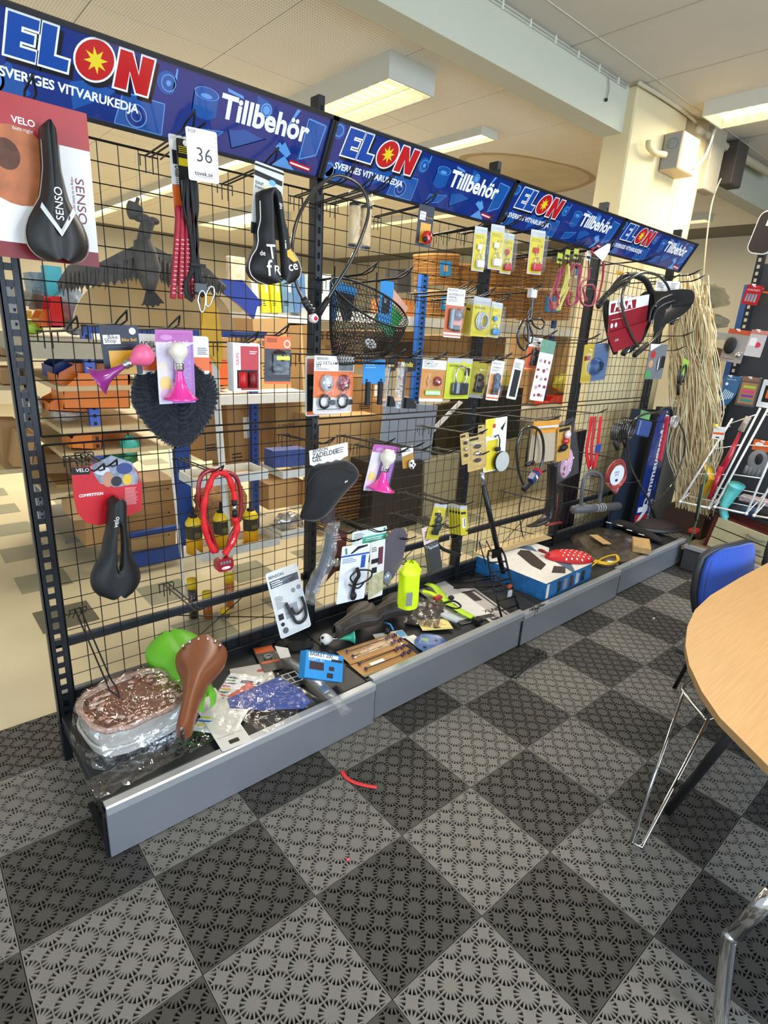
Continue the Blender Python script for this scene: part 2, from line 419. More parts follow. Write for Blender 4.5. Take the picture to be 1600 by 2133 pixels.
luminaire(4.45, 3.4, 5.6, 3.26, .16, ZB, 'strip light seen behind the long black cable lock', 30, strip=True)
luminaire(7.6, 1.8, 3.2, 3.26, .22, ZB, 'strip light at far right behind the bundle of raffia', 25, strip=True)
luminaire(3.6, 2.0, 3.2, 3.28, .20, ZB, 'strip light close behind the third sign beside the column', 20, strip=True)
for k, (x, z) in enumerate(((.0, 0), (1.0, 0), (-.9, 0))): area('lamp_light', (.4+x*1.4, 5.0+k, 3.2), (1.2, 1.2), 36, (1, .93, .8))
# ================================================================== DISPLAY RACK
X0, W, YP, HP = -.089, 1.1535, .75, 2.648
RK = mat('1b1e23', .42, .1, var=.04); WIRE = mat('17181a', .38, .3, var=.02); PL = mat('8b8e95', .34, .35, var=.03, sc=4); LIP = mat('aeb1b4', .3, .35, var=.03, sc=6)
rack = thing('display_rack', 'long black mesh display rack of four bays with a grey front plinth', 'rack', T(0, 0, 0))
post_x = [-.054+k*W for k in range(5)]
b = B(); x0, x1 = -.092, -.034   # perforated end upright, slots cut right through
b.box((x0+.009, YP+.002, 1.12), (.018, .004, 2.24), RK); b.box((x1-.009, YP+.002, 1.12), (.018, .004, 2.24), RK)
z = .03
while z < 2.2: b.box(((x0+x1)/2, YP+.002, z), (.024, .004, .022), RK); z += .05
b.box((x0+.002, YP+.03, 1.12), (.004, .06, 2.24), RK); b.box((x0-.001, YP+.03, 1.12), (.002, .012, 2.24), mat('7b7f86', .3, .6))
b.obj('post', rack)
for k in range(1, 5):
    x = post_x[k]+.015; b = B(); b.box((x, YP+.03, HP/2), (.03, .06, HP), RK)
    z = .3
    sl = mat('030303', .9)
    while z < 2.62: b.box((x, YP, z), (.012, .002, .026), sl); z += .05
    b.obj('post', rack)
for k in range(4):
    a = post_x[k]+.036 if k else -.03; c = post_x[k+1]-.006
    for (z0, z1) in ((1.335, 2.295), (.24, 1.305)):
        b = B(); y = YP+.004
        n = 17; dx = (c-a)/n
        for i in range(n+1): b.tube([(a+i*dx, y, z0), (a+i*dx, y, z1)], .0034 if i in (0, n) else .0019, WIRE, 4, cap=False)
        m = 15 if z0 > 1 else 16; dz = (z1-z0)/m
        for i in range(m+1): b.tube([(a, y-.003, z0+i*dz), (c, y-.003, z0+i*dz)], .004 if i in (0, m) else .0019, WIRE, 4, cap=False)
        tag(b.obj('wire_panel', rack), kind='stuff')
    a = X0+k*W; c = a+W
    bb = B(); bb.box(((a+c)/2, YP+.045, .505), (W-.03, .02, .034), RK); bb.box(((a+c)/2, YP+.03, .525), (W-.03, .008, .01), mat('3c4046', .35, .4)); bb.obj('back_rail', rack)
    bb = B(); bb.tube([(a+.45, YP+.05, .50), (c-.1, YP+.05, .30)], .003, WIRE, 5); bb.tube([(a+.35, YP+.055, .18), (c-.3, YP+.055, .49)], .003, WIRE, 5); bb.obj('cross_brace', rack)
    bb = B(); bb.box(((a+c)/2, YP+.022, .232), (W-.004, .012, .125), RK); bb.box(((a+c)/2, YP+.022, .296), (W-.004, .03, .006), mat('555a60', .3, .5)); bb.obj('back_board', rack)
    bb = B(); bb.box(((a+c)/2, .49, .185), (W-.003, .56, .03), mat('26282b', .5, .1, var=.05), ch=.003); bb.obj('shelf_deck', rack)
    dy = (0, .02, .012, .03)[k]; dzz = (0, .012, -.004, .0)[k]; bb = B()
    bb.box(((a+c)/2, .156+dy, .103), (W-.002, .012, .186), PL)
    f = .146+dy; t = .222+dzz; pr_ = [(f, t-.034), (f, t-.006), (f+.006, t), (f+.036, t), (f+.036, t-.008), (f+.008, t-.010), (f+.008, t-.034)]
    vs = [(xx, p[0], p[1]) for xx in (a+.001, c-.001) for p in pr_]; n = len(pr_)
    bb.add(vs, [(i, (i+1) % n, (i+1) % n+n, i+n) for i in range(n)], LIP); bb.add(vs, [(0, 1, 5, 6), (1, 2, 5), (2, 3, 4, 5), (7, 8, 12, 13), (8, 9, 12), (9, 10, 11, 12)], LIP)
    bb.obj('plinth_panel', rack)
for k in range(5):
    x = X0+k*W+(.008 if k == 0 else 0); b = B()
    b.box((x, .49, .155), (.012, .60, .03), RK); b.box((x, .175, .085), (.03, .02, .17), RK); b.box((x, .76, .085), (.03, .05, .17), RK); b.box((x, .3, .012), (.02, .25, .02), RK)
    b.obj('base_bracket', rack)
# ------------------------------------------------------------------ sign boards
BL0 = mat('122f7a', .12, var=.05, sc=4, coat=.5); BL1 = mat('18549e', .14, var=.03, coat=.5); BL2 = mat('5d9bdc', .14, var=.02, coat=.5); BLK = mat('0c0f1c', .15, coat=.5); WHT = mat('f0f1f4', .25, var=.0); SRD = mat('c01a20', .2, var=.02); SYE = mat('e8cf2a', .2, var=.0); EB = mat('14489c', .15, var=.02)
sw, sh = 1.150, .232
sx_ = -.11; up = Vector((0, -.11, .205)).normalized(); yv = up.cross(Vector((1, 0, 0))).normalized()
Ms = Matrix.Identity(4)
for i, c in enumerate((Vector((1, 0, 0)), yv, up)):
    for k in range(3): Ms[k][i] = c[k]
sign = thing('sign_board', 'nearest blue shop sign board, at top left above the big saddle', 'sign', None, 'blue shop signs along the top of the rack')
b = B(); fr = .012
b.box((sw/2, .006, sh/2), (sw, .010, sh), BLACK)
for (cx, cz, dx, dz) in ((sw/2, fr/2, sw, fr), (sw/2, sh-fr/2, sw, fr), (fr/2, sh/2, fr, sh), (sw-fr/2, sh/2, fr, sh)): b.box((cx, -.003, cz), (dx, .014, dz), BLACK)
b.box((sw/2, .04, .01), (.4, .06, .01), BLACK)
b.obj('frame', sign)
b = B(); b.rect(fr, fr, sw-fr, sh-fr, -.0005, BL0)
y = -.0012
def shp(p, m, yy=y): b.poly(p, yy, yy, m)
def ring(cx, cz, r0, r1, m, yy, a0=0, a1=360, k=1.0):
    o = ell(cx, cz, r1, r1*k, 26, a0, a1); i = ell(cx, cz, r0, r0*k, 26, a0, a1)
    n = len(o)
    vs = [(p[0], yy, p[1]) for p in o+i]; b.add(vs, [(q, (q+1) % n, (q+1) % n+n, q+n) for q in range(n if a1-a0 == 360 else n-1)], m)
def outl(pts, w, m, yy):
    for q in range(len(pts)):
        p0, p1 = Vector(pts[q]+(0,)), Vector(pts[(q+1) % len(pts)]+(0,)); d = (p1-p0).normalized(); nn = Vector((-d.y, d.x, 0))*w/2
        b.add([(p.x, yy, p.y) for p in (p0-nn, p1-nn, p1+nn, p0+nn)], [(0, 1, 2, 3)], m)
# blue kitchenware pattern behind the lettering
ring(.03, .19, .0, .03, BL1, y); ring(.03, .19, .018, .022, BL2, y-.0003)
shp([(.02, .03), (.075, .10), (.13, .03), (.10, .012), (.05, .012)], BL1); ring(.03, .045, 0, .035, BL1, y); ring(.03, .045, .024, .028, BL2, y-.0003)
shp([(.11, .165), (.16, .215), (.20, .20), (.19, .16)], BL1); outl([(.11, .165), (.16, .215), (.20, .20)], .0025, BL2, y-.0003)
shp([(.24, .02), (.33, .075), (.36, .10), (.28, .11), (.23, .09)], BL1); shp([(.36, .016), (.51, .016), (.51, .105), (.38, .105)], BL1); outl([(.36, .014), (.51, .014), (.51, .105), (.38, .105)], .003, BL2, y-.0003)
ring(.425, .05, 0, .036, BL0, y-.0002); ring(.425, .05, .030, .034, BL2, y-.0004); ring(.425, .05, .014, .017, BL2, y-.0004)
ring(.51, .165, 0, .032, BL1, y); ring(.515, .165, .021, .024, BL2, y-.0003); ring(.515, .165, 0, .008, BL2, y-.0003); shp([(.53, .15), (.535, .21), (.54, .21), (.54, .15)], BL2)
shp([(.60, .17), (.60, .11), (.625, .095), (.66, .095), (.685, .11), (.685, .17)], BL1, y-.0002); ring(.6425, .17, 0, .043, BL1, y-.0003, k=.42); ring(.6425, .17, .040, .0435, BL2, y-.0005, k=.42); ring(.6425, .163, 0, .02, BL2, y-.0004, k=.35); outl([(.60, .17), (.60, .112)], .003, BL2, y-.0005)
shp([(.60, .02), (.68, .035), (.72, .075), (.61, .06)], BL1); outl([(.60, .02), (.68, .035), (.72, .075), (.61, .06)], .002, BL2, y-.0003)
shp([(.71, .205), (.77, .197), (.775, .188), (.715, .195)], BL2); shp([(.76, .03), (.74, .085), (.80, .10), (.88, .085)], BL1); outl([(.76, .03), (.735, .085)], .003, BL2, y-.0003); outl([(.76, .03), (.885, .09)], .003, BL2, y-.0003)
shp([(.82, .212), (.835, .16), (.86, .17), (.87, .205)], BL1); ring(.865, .178, 0, .022, BL2, y-.0002); ring(.865, .178, .014, .017, BL1, y-.0004)
shp([(.985, .212), (1.0, .212), (.965, .15), (.96, .15)], BL2); shp([(1.03, .05), (1.11, .08), (1.13, .19), (1.05, .20)], BL1); outl([(1.04, .055), (1.11, .085), (1.12, .19), (1.04, .195)], .004, BL2, y-.0003)
shp([(.93, .075), (.945, .093), (.955, .085), (.965, .098), (1.0, .065), (.985, .048)], BL2); shp([(.93, .012), (.975, .052), (1.03, .012)], BL2)
# ELON logo: letter outlines, slanted
def letter(poly, m, grow=.0055, dy=0):
    shp([(p[0]+.010, p[1]-.010) for p in poly], BLK, y-.0008); 
    cx = sum(p[0] for p in poly)/len(poly); 
    n = len(poly); out = []
    A = sum(poly[q][0]*poly[(q+1) % n][1]-poly[(q+1) % n][0]*poly[q][1] for q in range(n)); sg = 1 if A > 0 else -1
    for q in range(n):
        a, p, c = Vector(poly[q-1]), Vector(poly[q]), Vector(poly[(q+1) % n]); d1 = (p-a).normalized(); d2 = (c-p).normalized()
        n1 = Vector((d1.y, -d1.x))*sg; n2 = Vector((d2.y, -d2.x))*sg; nn = (n1+n2); L = max(.5, 1+n1.dot(n2)); out.append(tuple(p+nn*grow/L))
    shp([(p[0]+.010, p[1]-.011) for p in out], BLK, y-.0009); shp(out, WHT, y-.0012); shp(poly, m, y-.0016)
sk = lambda P, x: [(x+p[0]+p[1]*.13, .112+p[1]) for p in P]
h = .100
letter(sk([(0, 0), (.074, 0), (.074, .026), (.034, .026), (.034, .040), (.066, .040), (.066, .062), (.034, .062), (.034, .075), (.074, .075), (.074, h), (0, h)], .066), EB)
letter(sk([(0, 0), (.074, 0), (.074, .030), (.036, .030), (.036, h), (0, h)], .148), EB)
letter(sk([(0, 0), (.036, 0), (.036, .052), (.066, 0), (.100, 0), (.100, h), (.064, h), (.064, .048), (.034, h), (0, h)], .352), SRD)
o = [(.296+.052*math.cos(t)*(1 if abs(math.cos(t)) < .01 else 1)+.010*math.sin(t), .163+.052*math.sin(t)) for t in [2*math.pi*k/28 for k in range(28)]]
letter(o, SRD)
star = []
for k in range(16): rr = .034 if k % 2 == 0 else .015; t = math.radians(22.5*k+11); star.append((.298+rr*math.cos(t), .163+rr*math.sin(t)))
shp(star, SYE, y-.002)
b.text('SVERIGES VITVARUKEDJA', .052, .058, .0335, y-.001, WHT, bold=.03)
b.text('Tillbehör', .697, .118, .098, y-.001, WHT, bold=.032, shear=.0, sx=.98)
shp([(1.0, .028), (1.10, .020), (1.10, .038), (1.0, .046)], SRD, y-.001); shp([(1.005, .033), (1.095, .026), (1.095, .032), (1.005, .039)], WHT, y-.0012)
b.obj('printed_face', sign)
labs = ['nearest blue shop sign board, at top left above the big saddle', 'second blue shop sign board from the left, above the wire basket', 'third blue shop sign board, above the small padlocks', 'farthest blue shop sign board, in front of the cream column']
for k in range(4):
    m = T(X0+k*W+.0015, .69, 2.325) @ Ms
    if k == 0: sign.matrix_world = m
    else: dup(sign, m, labs[k])
# ================================================================== HOOKS
def hook_mesh():
    b = B(); L = .385; rise = .03
    for s in (-1, 1):
        x = s*.009
        b.tube([(x, .004, 0), (x, -.02, 0), (x, -L+.07, rise*.5), (x*1.4, -L+.03, rise*.8+.004), (0, -L-.015, rise+.026)], .0031, WIRE, 5)
    b.tube([(-.032, -.001, .0), (.032, -.001, .0)], .0026, WIRE, 5)
    for x in (-.030, -.012, .012, .030): b.tube([(x, -.001, 0), (x, -.012, 0.0), (x, -.012, -.035-.02*(abs(x) < .02))], .0022, WIRE, 4)
    return b
hook0 = None; HK = []
def hook(x, z, label, Y=.742, rz=0, group=None, force=False):
    global hook0
    if not force:
        for (a, c, o_) in HK:
            if abs(a-x) < .035 and abs(c-z) < .045: return o_
    o_ = _hook(x, z, label, Y, rz, group); HK.append((x if not force else 99, z, o_)); return o_
def _hook(x, z, label, Y, rz, group):
    global hook0
    m = T(x, Y, z) @ Rz(rz)
    if hook0 is None:
        hook0 = hook_mesh().obj('display_hook'); hook0.matrix_world = m; tag(hook0, label, 'hook')
        if group: hook0['group'] = group
        return hook0
    c = hook0.copy(); COL.objects.link(c); c.matrix_world = m; c['label'] = label
    if 'group' in c: del c['group']
    if group: c['group'] = group
    return c
def hpx(x, y, label): p = aY(x, y, .74); return hook(p.x, p.z, label)
# ================================================================== CARD GOODS
def prints(b, w, h, items, y=-.0012):
    yy = y
    for it in items:
        yy -= .00012; k = it[0]
        if k == 'r': b.rect(-w/2+it[1]*w, -it[4]*h, -w/2+it[3]*w, -it[2]*h, yy, it[5])
        elif k == 't': b.text(it[1], -w/2+it[2]*w, -it[3]*h, it[4]*w, yy, it[5], al=it[6] if len(it) > 6 else 'l', bold=it[7] if len(it) > 7 else 0, rot=it[8] if len(it) > 8 else 0, sx=it[9] if len(it) > 9 else 1)
        elif k == 'l': b.lines(-w/2+it[1]*w, -it[2]*h, it[3]*w, it[4], it[5]*h, yy, it[6])
        elif k == 'e': b.poly(ell(-w/2+it[1]*w, -it[2]*h, it[3]*w, it[4]*w), yy, yy, it[5])
        elif k == 'p': b.poly([(-w/2+p[0]*w, -p[1]*h) for p in it[1]], yy, yy, it[2])
def pack(name, label, cat, TL, TR, BL, spec, base, pr=(), fn=None, hk=True, r=.006, th=.0012, group=None, part='card', outline=None, hlabel=None):
    M, w, h = frame(TL, TR, BL, spec)
    t = thing(name, label, cat, M, group)
    b = B(); pts = outline(w, h) if outline else rrect(w, h, min(r, w*.2, h*.2))
    b.poly(pts, -th/2-.0004, th/2, base); prints(b, w, h, pr); b.obj(part, t)
    if fn: fn(t, w, h)
    if hk:
        p = M @ Vector((0, 0, -.012)); hook(p.x, p.z, hlabel or ' '.join(('hook holding the '+label).split()[:15]))
    return t
def dome(w, h, d, m, cx=0, cz=0, t=None, name='blister', y=-.001, ex=6, n=12):
    b = B()
    def f(u, v):
        a, c = 2*u-1, 2*v-1
        k = max(0, 1-abs(a)**ex)*max(0, 1-abs(c)**ex)
        return (cx+a*w/2, y-d*min(1, k*1.6)**.6, cz+c*h/2)
    b.patch(f, n, n, m); return b.obj(name, t)
def saddle_obj(L, Wd, mt, t, name='seat_shell', nose=.24, slot=None, thick=.04, piping=None, yo=0, cut=.055, trim=None):
    """hanging saddle: nose up at z=0, tail at z=-L, padded top towards the viewer"""
    def hw(u):
        K = ((0, .25*nose), (.008, .6*nose), (.025, .88*nose), (.06, nose*1.0), (.32, nose*1.1), (.45, nose*1.35+.04), (.54, nose*.8+.26), (.62, .66), (.70, .86), (.78, .98), (.84, 1.0), (.90, .95), (.95, .82), (.985, .62), (1.0, .42))
        for (u0, v0), (u1, v1) in zip(K, K[1:]):
            if u <= u1: return (Wd/2)*(v0+(v1-v0)*(u-u0)/(u1-u0))
        return Wd/2*.42
    def sl(u):
        if not slot: return 0
        u0, u1, wd = slot
        return wd/2*max(0, math.sin(math.pi*min(max((u-u0)/(u1-u0), 0), 1)))**.5
    b = B()
    for s in (-1, 1):
        def f(a, c):
            u = c; s0 = sl(u); w = max(hw(u), s0+.0005)
            zz = -L*(u - (cut*(max(0, 1-a*1.3)**2)*max(0, (u-.82)/.18)))
            if a < .8:
                q = a/.8; x = s0+(w-s0)*q; y = -thick*(1-q**3)*(.65+.35*u) - .006
                if slot and s0 > .0005: y = y if q > .18 else y+(1-q/.18)**2*thick*.55
                elif slot is None and cut: y += .006*math.exp(-(q*5)**2)
            else:
                q = (a-.8)/.2; x = w*(1-.06*q*q); y = -.006+q*thick*.8
            return (s*x, y+yo, zz)
        b.patch(f, 14, 26, mt)
        if piping:
            b.tube([Vector(f(.80, c/30))+Vector((s*.0008, -.001, 0)) for c in range(4, 31)], .0017, piping, 5)
    return b.obj(name, t), hw
def horn(t, M, L, R, rb, ball, bell, neckm=CHROME, tr=False):
    b = B(); b.lathe([(R*.16, 0), (R*.2, -L*.25), (R*.3, -L*.5), (R*.5, -L*.75), (R*.8, -L*.93), (R, -L), (R*.96, -L), (R*.75, -L*.92), (R*.45, -L*.75)], bell, 20, M, cap=False); b.obj('trumpet', t)
    b = B(); b.lathe([(R*.26, .012), (R*.28, .004), (R*.24, 0), (R*.28, -.006), (R*.22, -.014)], neckm, 16, M); b.obj('collar', t)
    b = B(); b.lathe([(.001, .012+rb*2.2), (rb*.5, .012+rb*2.1), (rb*.86, .012+rb*1.75), (rb, .012+rb*1.25), (rb*.86, .012+rb*.75), (rb*.5, .012+rb*.3), (R*.2, .010)], ball, 20, M); b.obj('rubber_ball', t)
PINK = mat('f06a92', .35, var=.02); MAG = mat('e4359a', .22, var=.03, coat=.6); CREAM = mat('e9e4d2', .4, var=.03); NAVY = mat('14182b', .45); GOLD = mat('d9a028', .4, var=.05); KRAFT = mat('b98a50', .6, var=.05)
SADB = mat('1c1b1b', .42, var=.08, bump=.3, bs=700); SADB2 = mat('111113', .5, bump=.2, bs=600); DRED = mat('7d1418', .45, var=.06)
# -- big saddle on card, top left
def f1(t, w, h):
    g = thing('x', None, None); bpy.data.objects.remove(g)
pack('saddle_card', 'big red and white card hanging behind the large black saddle at top left', 'card', (-62, 172), (180, 237), (-50, 528), ('Y', .385), CARD,
     [('r', 0, 0, 1, .235, mat('a8242c', .4)), ('r', 0, .90, 1, 1, DRED), ('e', .30, .42, .36, .36, mat('b5673a', .5, var=.25, sc=22)), ('e', .22, .36, .12, .14, mat('5c3522', .6, var=.3, sc=40)),
      ('t', 'VELO', .30, .165, .085, CARD, 'l', .02), ('t', 'feels right', .30, .205, .045, CARD), ('t', 'SENSO', .83, .42, .12, mat('7b2b3a', .5), 'l', 0, -90, 1.25), ('t', 'riding to its fullest sense', .79, .42, .035, mat('7b2b3a', .5), 'l', 0, -90)], hk=True, hlabel='double black hook above the large saddle, crossing the first sign')
M, w, h = frame((28, 235), (165, 272), (40, 545), ('Y', .345)); t = thing('bicycle_saddle', 'large black saddle with silver V stripe on a red and white card, top left', 'saddle', M)
o, hw = saddle_obj(h*.97, w*1.02, SADB, t, piping=mat('9a8f80', .4), nose=.24, thick=.045, cut=.03)
b = B(); sv = mat('d9dadc', .3, .3); L = h*.97
for s in (-1, 1):
    b.add([(s*hw(.60)*.80, -.036, -L*.585), (s*hw(.63)*.80, -.0375, -L*.625), (0, -.0545, -L*.815), (0, -.054, -L*.765)], [(0, 1, 2, 3) if s > 0 else (3, 2, 1, 0)], sv)
b.text('SENSO', .008, -L*.70, .026, -.0535, sv, rot=90); b.obj('stripe_print', t)
# -- strap pack, snelbinder card, price tag
pack('bungee_card', 'white and orange card with red striped bungee cord, left of the number tag', 'card', (350, 277), (398, 288), (362, 500), ('Y', .46), CARD,
     [('r', 0, .46, 1, .91, ORANGE), ('r', .03, .94, 1, .985, ORANGE), ('r', .1, .14, .3, .27, TXT), ('t', 'SNEL', .16, .335, .30, TXT, 'l', .02), ('t', 'BINDER', .16, .385, .26, TXT, 'l', .02), ('l', .18, .40, .5, 5, .018, LTXT)], hlabel='black hook carrying the bungee card and the black straps')
t = thing('elastic_rope', 'red elastic rope with white stripes, in four strands below the orange card', 'bungee cord'); rs = mat('a0182e', .5, var=.3, sc=130, bump=.6, bs=250); b = B()
for (x, dx) in ((372, -12), (380, -4), (390, 0), (397, 4)):
    b.tube(spline(pxs([(x, 430, .44), (x+dx*.3, 500, .43), (x+dx*.8, 580, .43), (x+dx, 622, .435)], .43), 6), .0095, rs, 8)
b.obj('cord', t); b = B()
wr = mat('e3a9ac', .5)
for (x, dx) in ((372, -12), (380, -4), (390, 0), (397, 4)):
    for k in range(13):
        y0 = 500+k*9.2; u = (y0-430)/192; p = aY(x+dx*min(1, u*1.05), y0, .43); b.box(p+Vector((0, -.0092, 0)), (.010, .0015, .003), wr, ch=.0005)
b.obj('cord_stripes', t)
t = thing('strap_pack', 'black luggage straps with buckle hanging under a black and yellow header card', 'strap')
M, w, h = frame((366, 286), (398, 293), (372, 420), ('Y', .445)); b = B(M=M); b.poly(rrect(w, h, .006), -.0006, .0006, DBLK); prints(b, w, h, [('r', .05, .30, 1, .42, FILM_Y), ('l', .1, .12, .8, 4, .03, FILM_Y), ('e', .6, .06, .18, .18, CARD), ('e', .8, .50, .07, .07, GREY), ('e', .8, .60, .07, .07, GREY), ('e', .8, .70, .07, .07, GREY)]); b.obj('header_card', t)
b = B(); st = mat('18181a', .6, bump=.5, bs=900)
for pts in ([(385, 375), (382, 430), (394, 480), (400, 540), (392, 590), (398, 622), (408, 600), (404, 550)], [(398, 370), (404, 430), (410, 500), (408, 545), (414, 600), (424, 618)], [(390, 370), (392, 440), (402, 520), (402, 560), (388, 590), (390, 615), (402, 626)], [(406, 375), (410, 430), (406, 480), (414, 560), (424, 600)]):
    b.tube(spline(pxs(pts, .415), 6), .0075, st, 6, flat=.45)
b.box(aY(412, 552, .405), (.05, .012, .008), st); b.box(aY(418, 600, .41), (.045, .014, .035), mat('202022', .35), ch=.004); b.box(aY(396, 405, .43), (.055, .01, .075), mat('17181a', .3), ch=.003); b.obj('strap_bundle', t)
b = B()
for (cx, cy, a) in ((421, 628, .9), (437, 618, .55)):
    c = aY(cx, cy, .405); m = Matrix.Translation(c) @ Ry(18 if cx > 430 else 4)
    b.tube([(.014*math.cos(q)*(1 if math.sin(q) > 0 else .75), 0, .034*math.sin(q)) for q in [2*math.pi*k/18 for k in range(18)]], .0032, CHROME, 6, closed=True, M=m)
b.obj('carabiner', t)
pack('number_tag', 'white price tag numbered 36 clipped over the first sign', 'tag', (386, 262), (451, 276), (393, 374), ('Y', .36, 0, 3), mat('f3f3f1', .55, var=.01),
     [('t', 'ROP', .06, .10, .13, TXT), ('t', '36', .26, .62, .56, mat('34363c', .6), 'l', -.006), ('t', 'tovek.se', .20, .885, .175, TXT, 'l', .012), ('r', .30, .91, .8, .918, LTXT)]+[('r', .93, .12+.085*k, .97, .128+.085*k, TXT) for k in range(9)], hk=False)
tg = B(); p = aY(420, 268, .40); tg.tube([p+Vector((0, -.03, .01)), p+Vector((0, .1, 0)), p+Vector((0, .34, -.03))], .003, WIRE, 5); tag(tg.obj('tag_holder'), 'thin black rod that the number tag hangs on', 'rod')
# -- Tour de France saddle
pack('saddle_card', 'grey card with black bars behind the split black saddle with white lettering', 'card', (531, 334), (592, 357), (512, 482), ('Y', .40), mat('d3d4cc', .5),
     [('r', 0, .03, 1, .06, DBLK), ('p', [(.0, .12), (.96, .15), (.96, .22), (0, .19)], DBLK), ('e', .62, .22, .12, .08, mat('6db0dc', .4)), ('e', .45, .36, .16, .12, mat('e5e38a', .5)), ('t', 'ALL', .78, .42, .14, TXT, 'l', 0, -80), ('r', 0, .84, .32, 1, DBLK), ('t', 'tour', .05, .30, .16, TXT), ('t', 'france', .05, .36, .13, TXT)])
M, w, h = frame((503, 386), (616, 400), (503, 592), ('Y', .37)); t = thing('bicycle_saddle', 'black saddle split down the middle with white hand lettering and white piping', 'saddle', M)
o, hw = saddle_obj(h, w*1.0, SADB2, t, piping=WHITE, slot=(.05, .99, .020), nose=.40, thick=.05, cut=.05); wl = mat('f4f4f0', .4, var=0); b = B()
b.text('de', -w*.40, -h*.70, .022, -.048, wl); b.text('T', -w*.26, -h*.73, .062, -.052, wl, bold=.01, shear=-.1, sx=.9); b.text('f', -w*.30, -h*.91, .070, -.053, wl, bold=.01); b.text('R', -w*.17, -h*.90, .042, -.053, wl, bold=.01); b.text('ce', w*.12, -h*.86, .042, -.053, wl, bold=.01, rot=12); b.text('i', w*.07, -h*.62, .04, -.05, wl)
b.poly([(w*.10, -h*.64), (w*.17, -h*.62), (w*.30, -h*.74), (w*.22, -h*.76), (w*.10, -h*.70)], -.053, -.053, mat('eeb21f', .4)); b.text('tdf', .012, -h*.22, .016, -.05, wl, rot=80); b.obj('lettering', t)
# -- long cable lock
t = thing('cable_lock', 'long black cable lock with a round white key head before the first tall post', 'lock'); CB = mat('2b2a29', .18, .2, coat=.8)
P = pxs([(665, 655, .36), (690, 610, .35), (730, 545, .34), (758, 480, .34), (768, 430, .34), (752, 390, .35), (718, 368, .37), (688, 370, .38), (645, 410, .38), (617, 465, .37), (608, 530, .36), (617, 590, .355), (634, 628, .35)], .36)
b = B(); b.tube(spline(P, 8), .0062, CB, 10); b.obj('cable', t)
b = B(); b.tube(pxs([(632, 620), (638, 634), (650, 652)], .35), .012, DBLK, 12)
for k in range(4): p = aY(634+5.2*k, 626+7*k, .35); b.tube([p+Vector((-.002, 0, .003)), p+Vector((.003, 0, -.004))], .0145, mat('3a3a3c', .3), 12)
b.tube(pxs([(684, 622), (676, 634), (664, 655)], .355), .0115, DBLK, 12); b.obj('lock_body', t)
b = B(); m = Matrix.Translation(aY(654, 663, .335)) @ Rx(90); b.lathe([(.001, .013), (.013, .011), (.017, .003), (.016, -.012), (.001, -.014)], mat('ead9dc', .3, coat=.5), 18, m); b.lathe([(.0, .0145), (.007, .0138), (.008, .0115)], RED, 12, m); b.obj('key_head', t)
hpx(615, 410, 'black hook carrying the long cable lock beside the first tall post')
# -- grips in a bag
M, w, h = frame((728, 392), (777, 405), (720, 515), ('Y', .42)); t = thing('bicycle_grips', 'pair of tan bicycle grips in a clear bag under the second sign', 'grips', M); tn = mat('d2b98c', .6, var=.15, sc=30)
for s in (-.24, .26):
    b = B(); b.lathe([(.0, -h*.22), (w*.19, -h*.22), (w*.2, -h*.27)], DBLK, 14, T(s*w, 0, 0)); b.lathe([(w*.185, -h*.27+0)]+[(w*(.185+.006*(k % 2)), -h*(.27+.062*k)) for k in range(1, 11)]+[(w*.18, -h*.93)], tn, 14, T(s*w, 0, 0)); b.lathe([(w*.19, -h*.93), (w*.19, -h*.96), (0, -h*.96)], mat('23324a', .5), 14, T(s*w, 0, 0)); b.obj('grip', t)
b = B(); rnd = random.Random(3)
b.patch(lambda u, v: ((u-.5)*w*1.05, -.022*math.sin(math.pi*u)**.5*min(1, v*4+.05)-.003+.003*math.sin(u*20+v*13), -v*h*1.02), 12, 18, CLEAR); b.obj('bag', t); p = M.translation; hook(p.x, p.z-.01, 'black hook carrying the bag with tan grips')
def wedge_bell(t, w, h):
    b = B(); b.ball((w*.06, -.022, -h*.78), (.024, .018, .027), mat('c8261c', .25, coat=.6), 16); b.obj('bell', t)
    b = B(); b.ball((-.010, -.034, -h*.84), (.011, .009, .011), DBLK, 12)
    for (dx, dz) in ((.0, .01), (.012, -.004), (.004, -.016), (.014, .014)): b.ball((w*.06+dx, -.039, -h*.78+dz), (.0035, .002, .0035), DBLK, 8)
    for s in (-1, 1): b.tube([(w*.06+s*.012, -.02, -h*.69), (w*.06+s*.018, -.024, -h*.64)], .0015, DBLK, 5)
    b.obj('bell_spots', t)
pack('bell_card', 'black and yellow card with a red ladybird bicycle bell, under the second sign', 'bell', (874, 424), (906, 432), (860, 510), ('Y', .41, -14), mat('121322', .4),
     [('r', .22, .42, .88, .92, GOLD), ('p', [(.1, .16), (.48, .16), (.48, .36), (.1, .36)], CARD), ('t', 'Bike', .14, .24, .17, TXT), ('t', 'Shop', .14, .33, .17, TXT), ('t', 'Bike Bell', .54, .30, .11, GOLD)], wedge_bell)
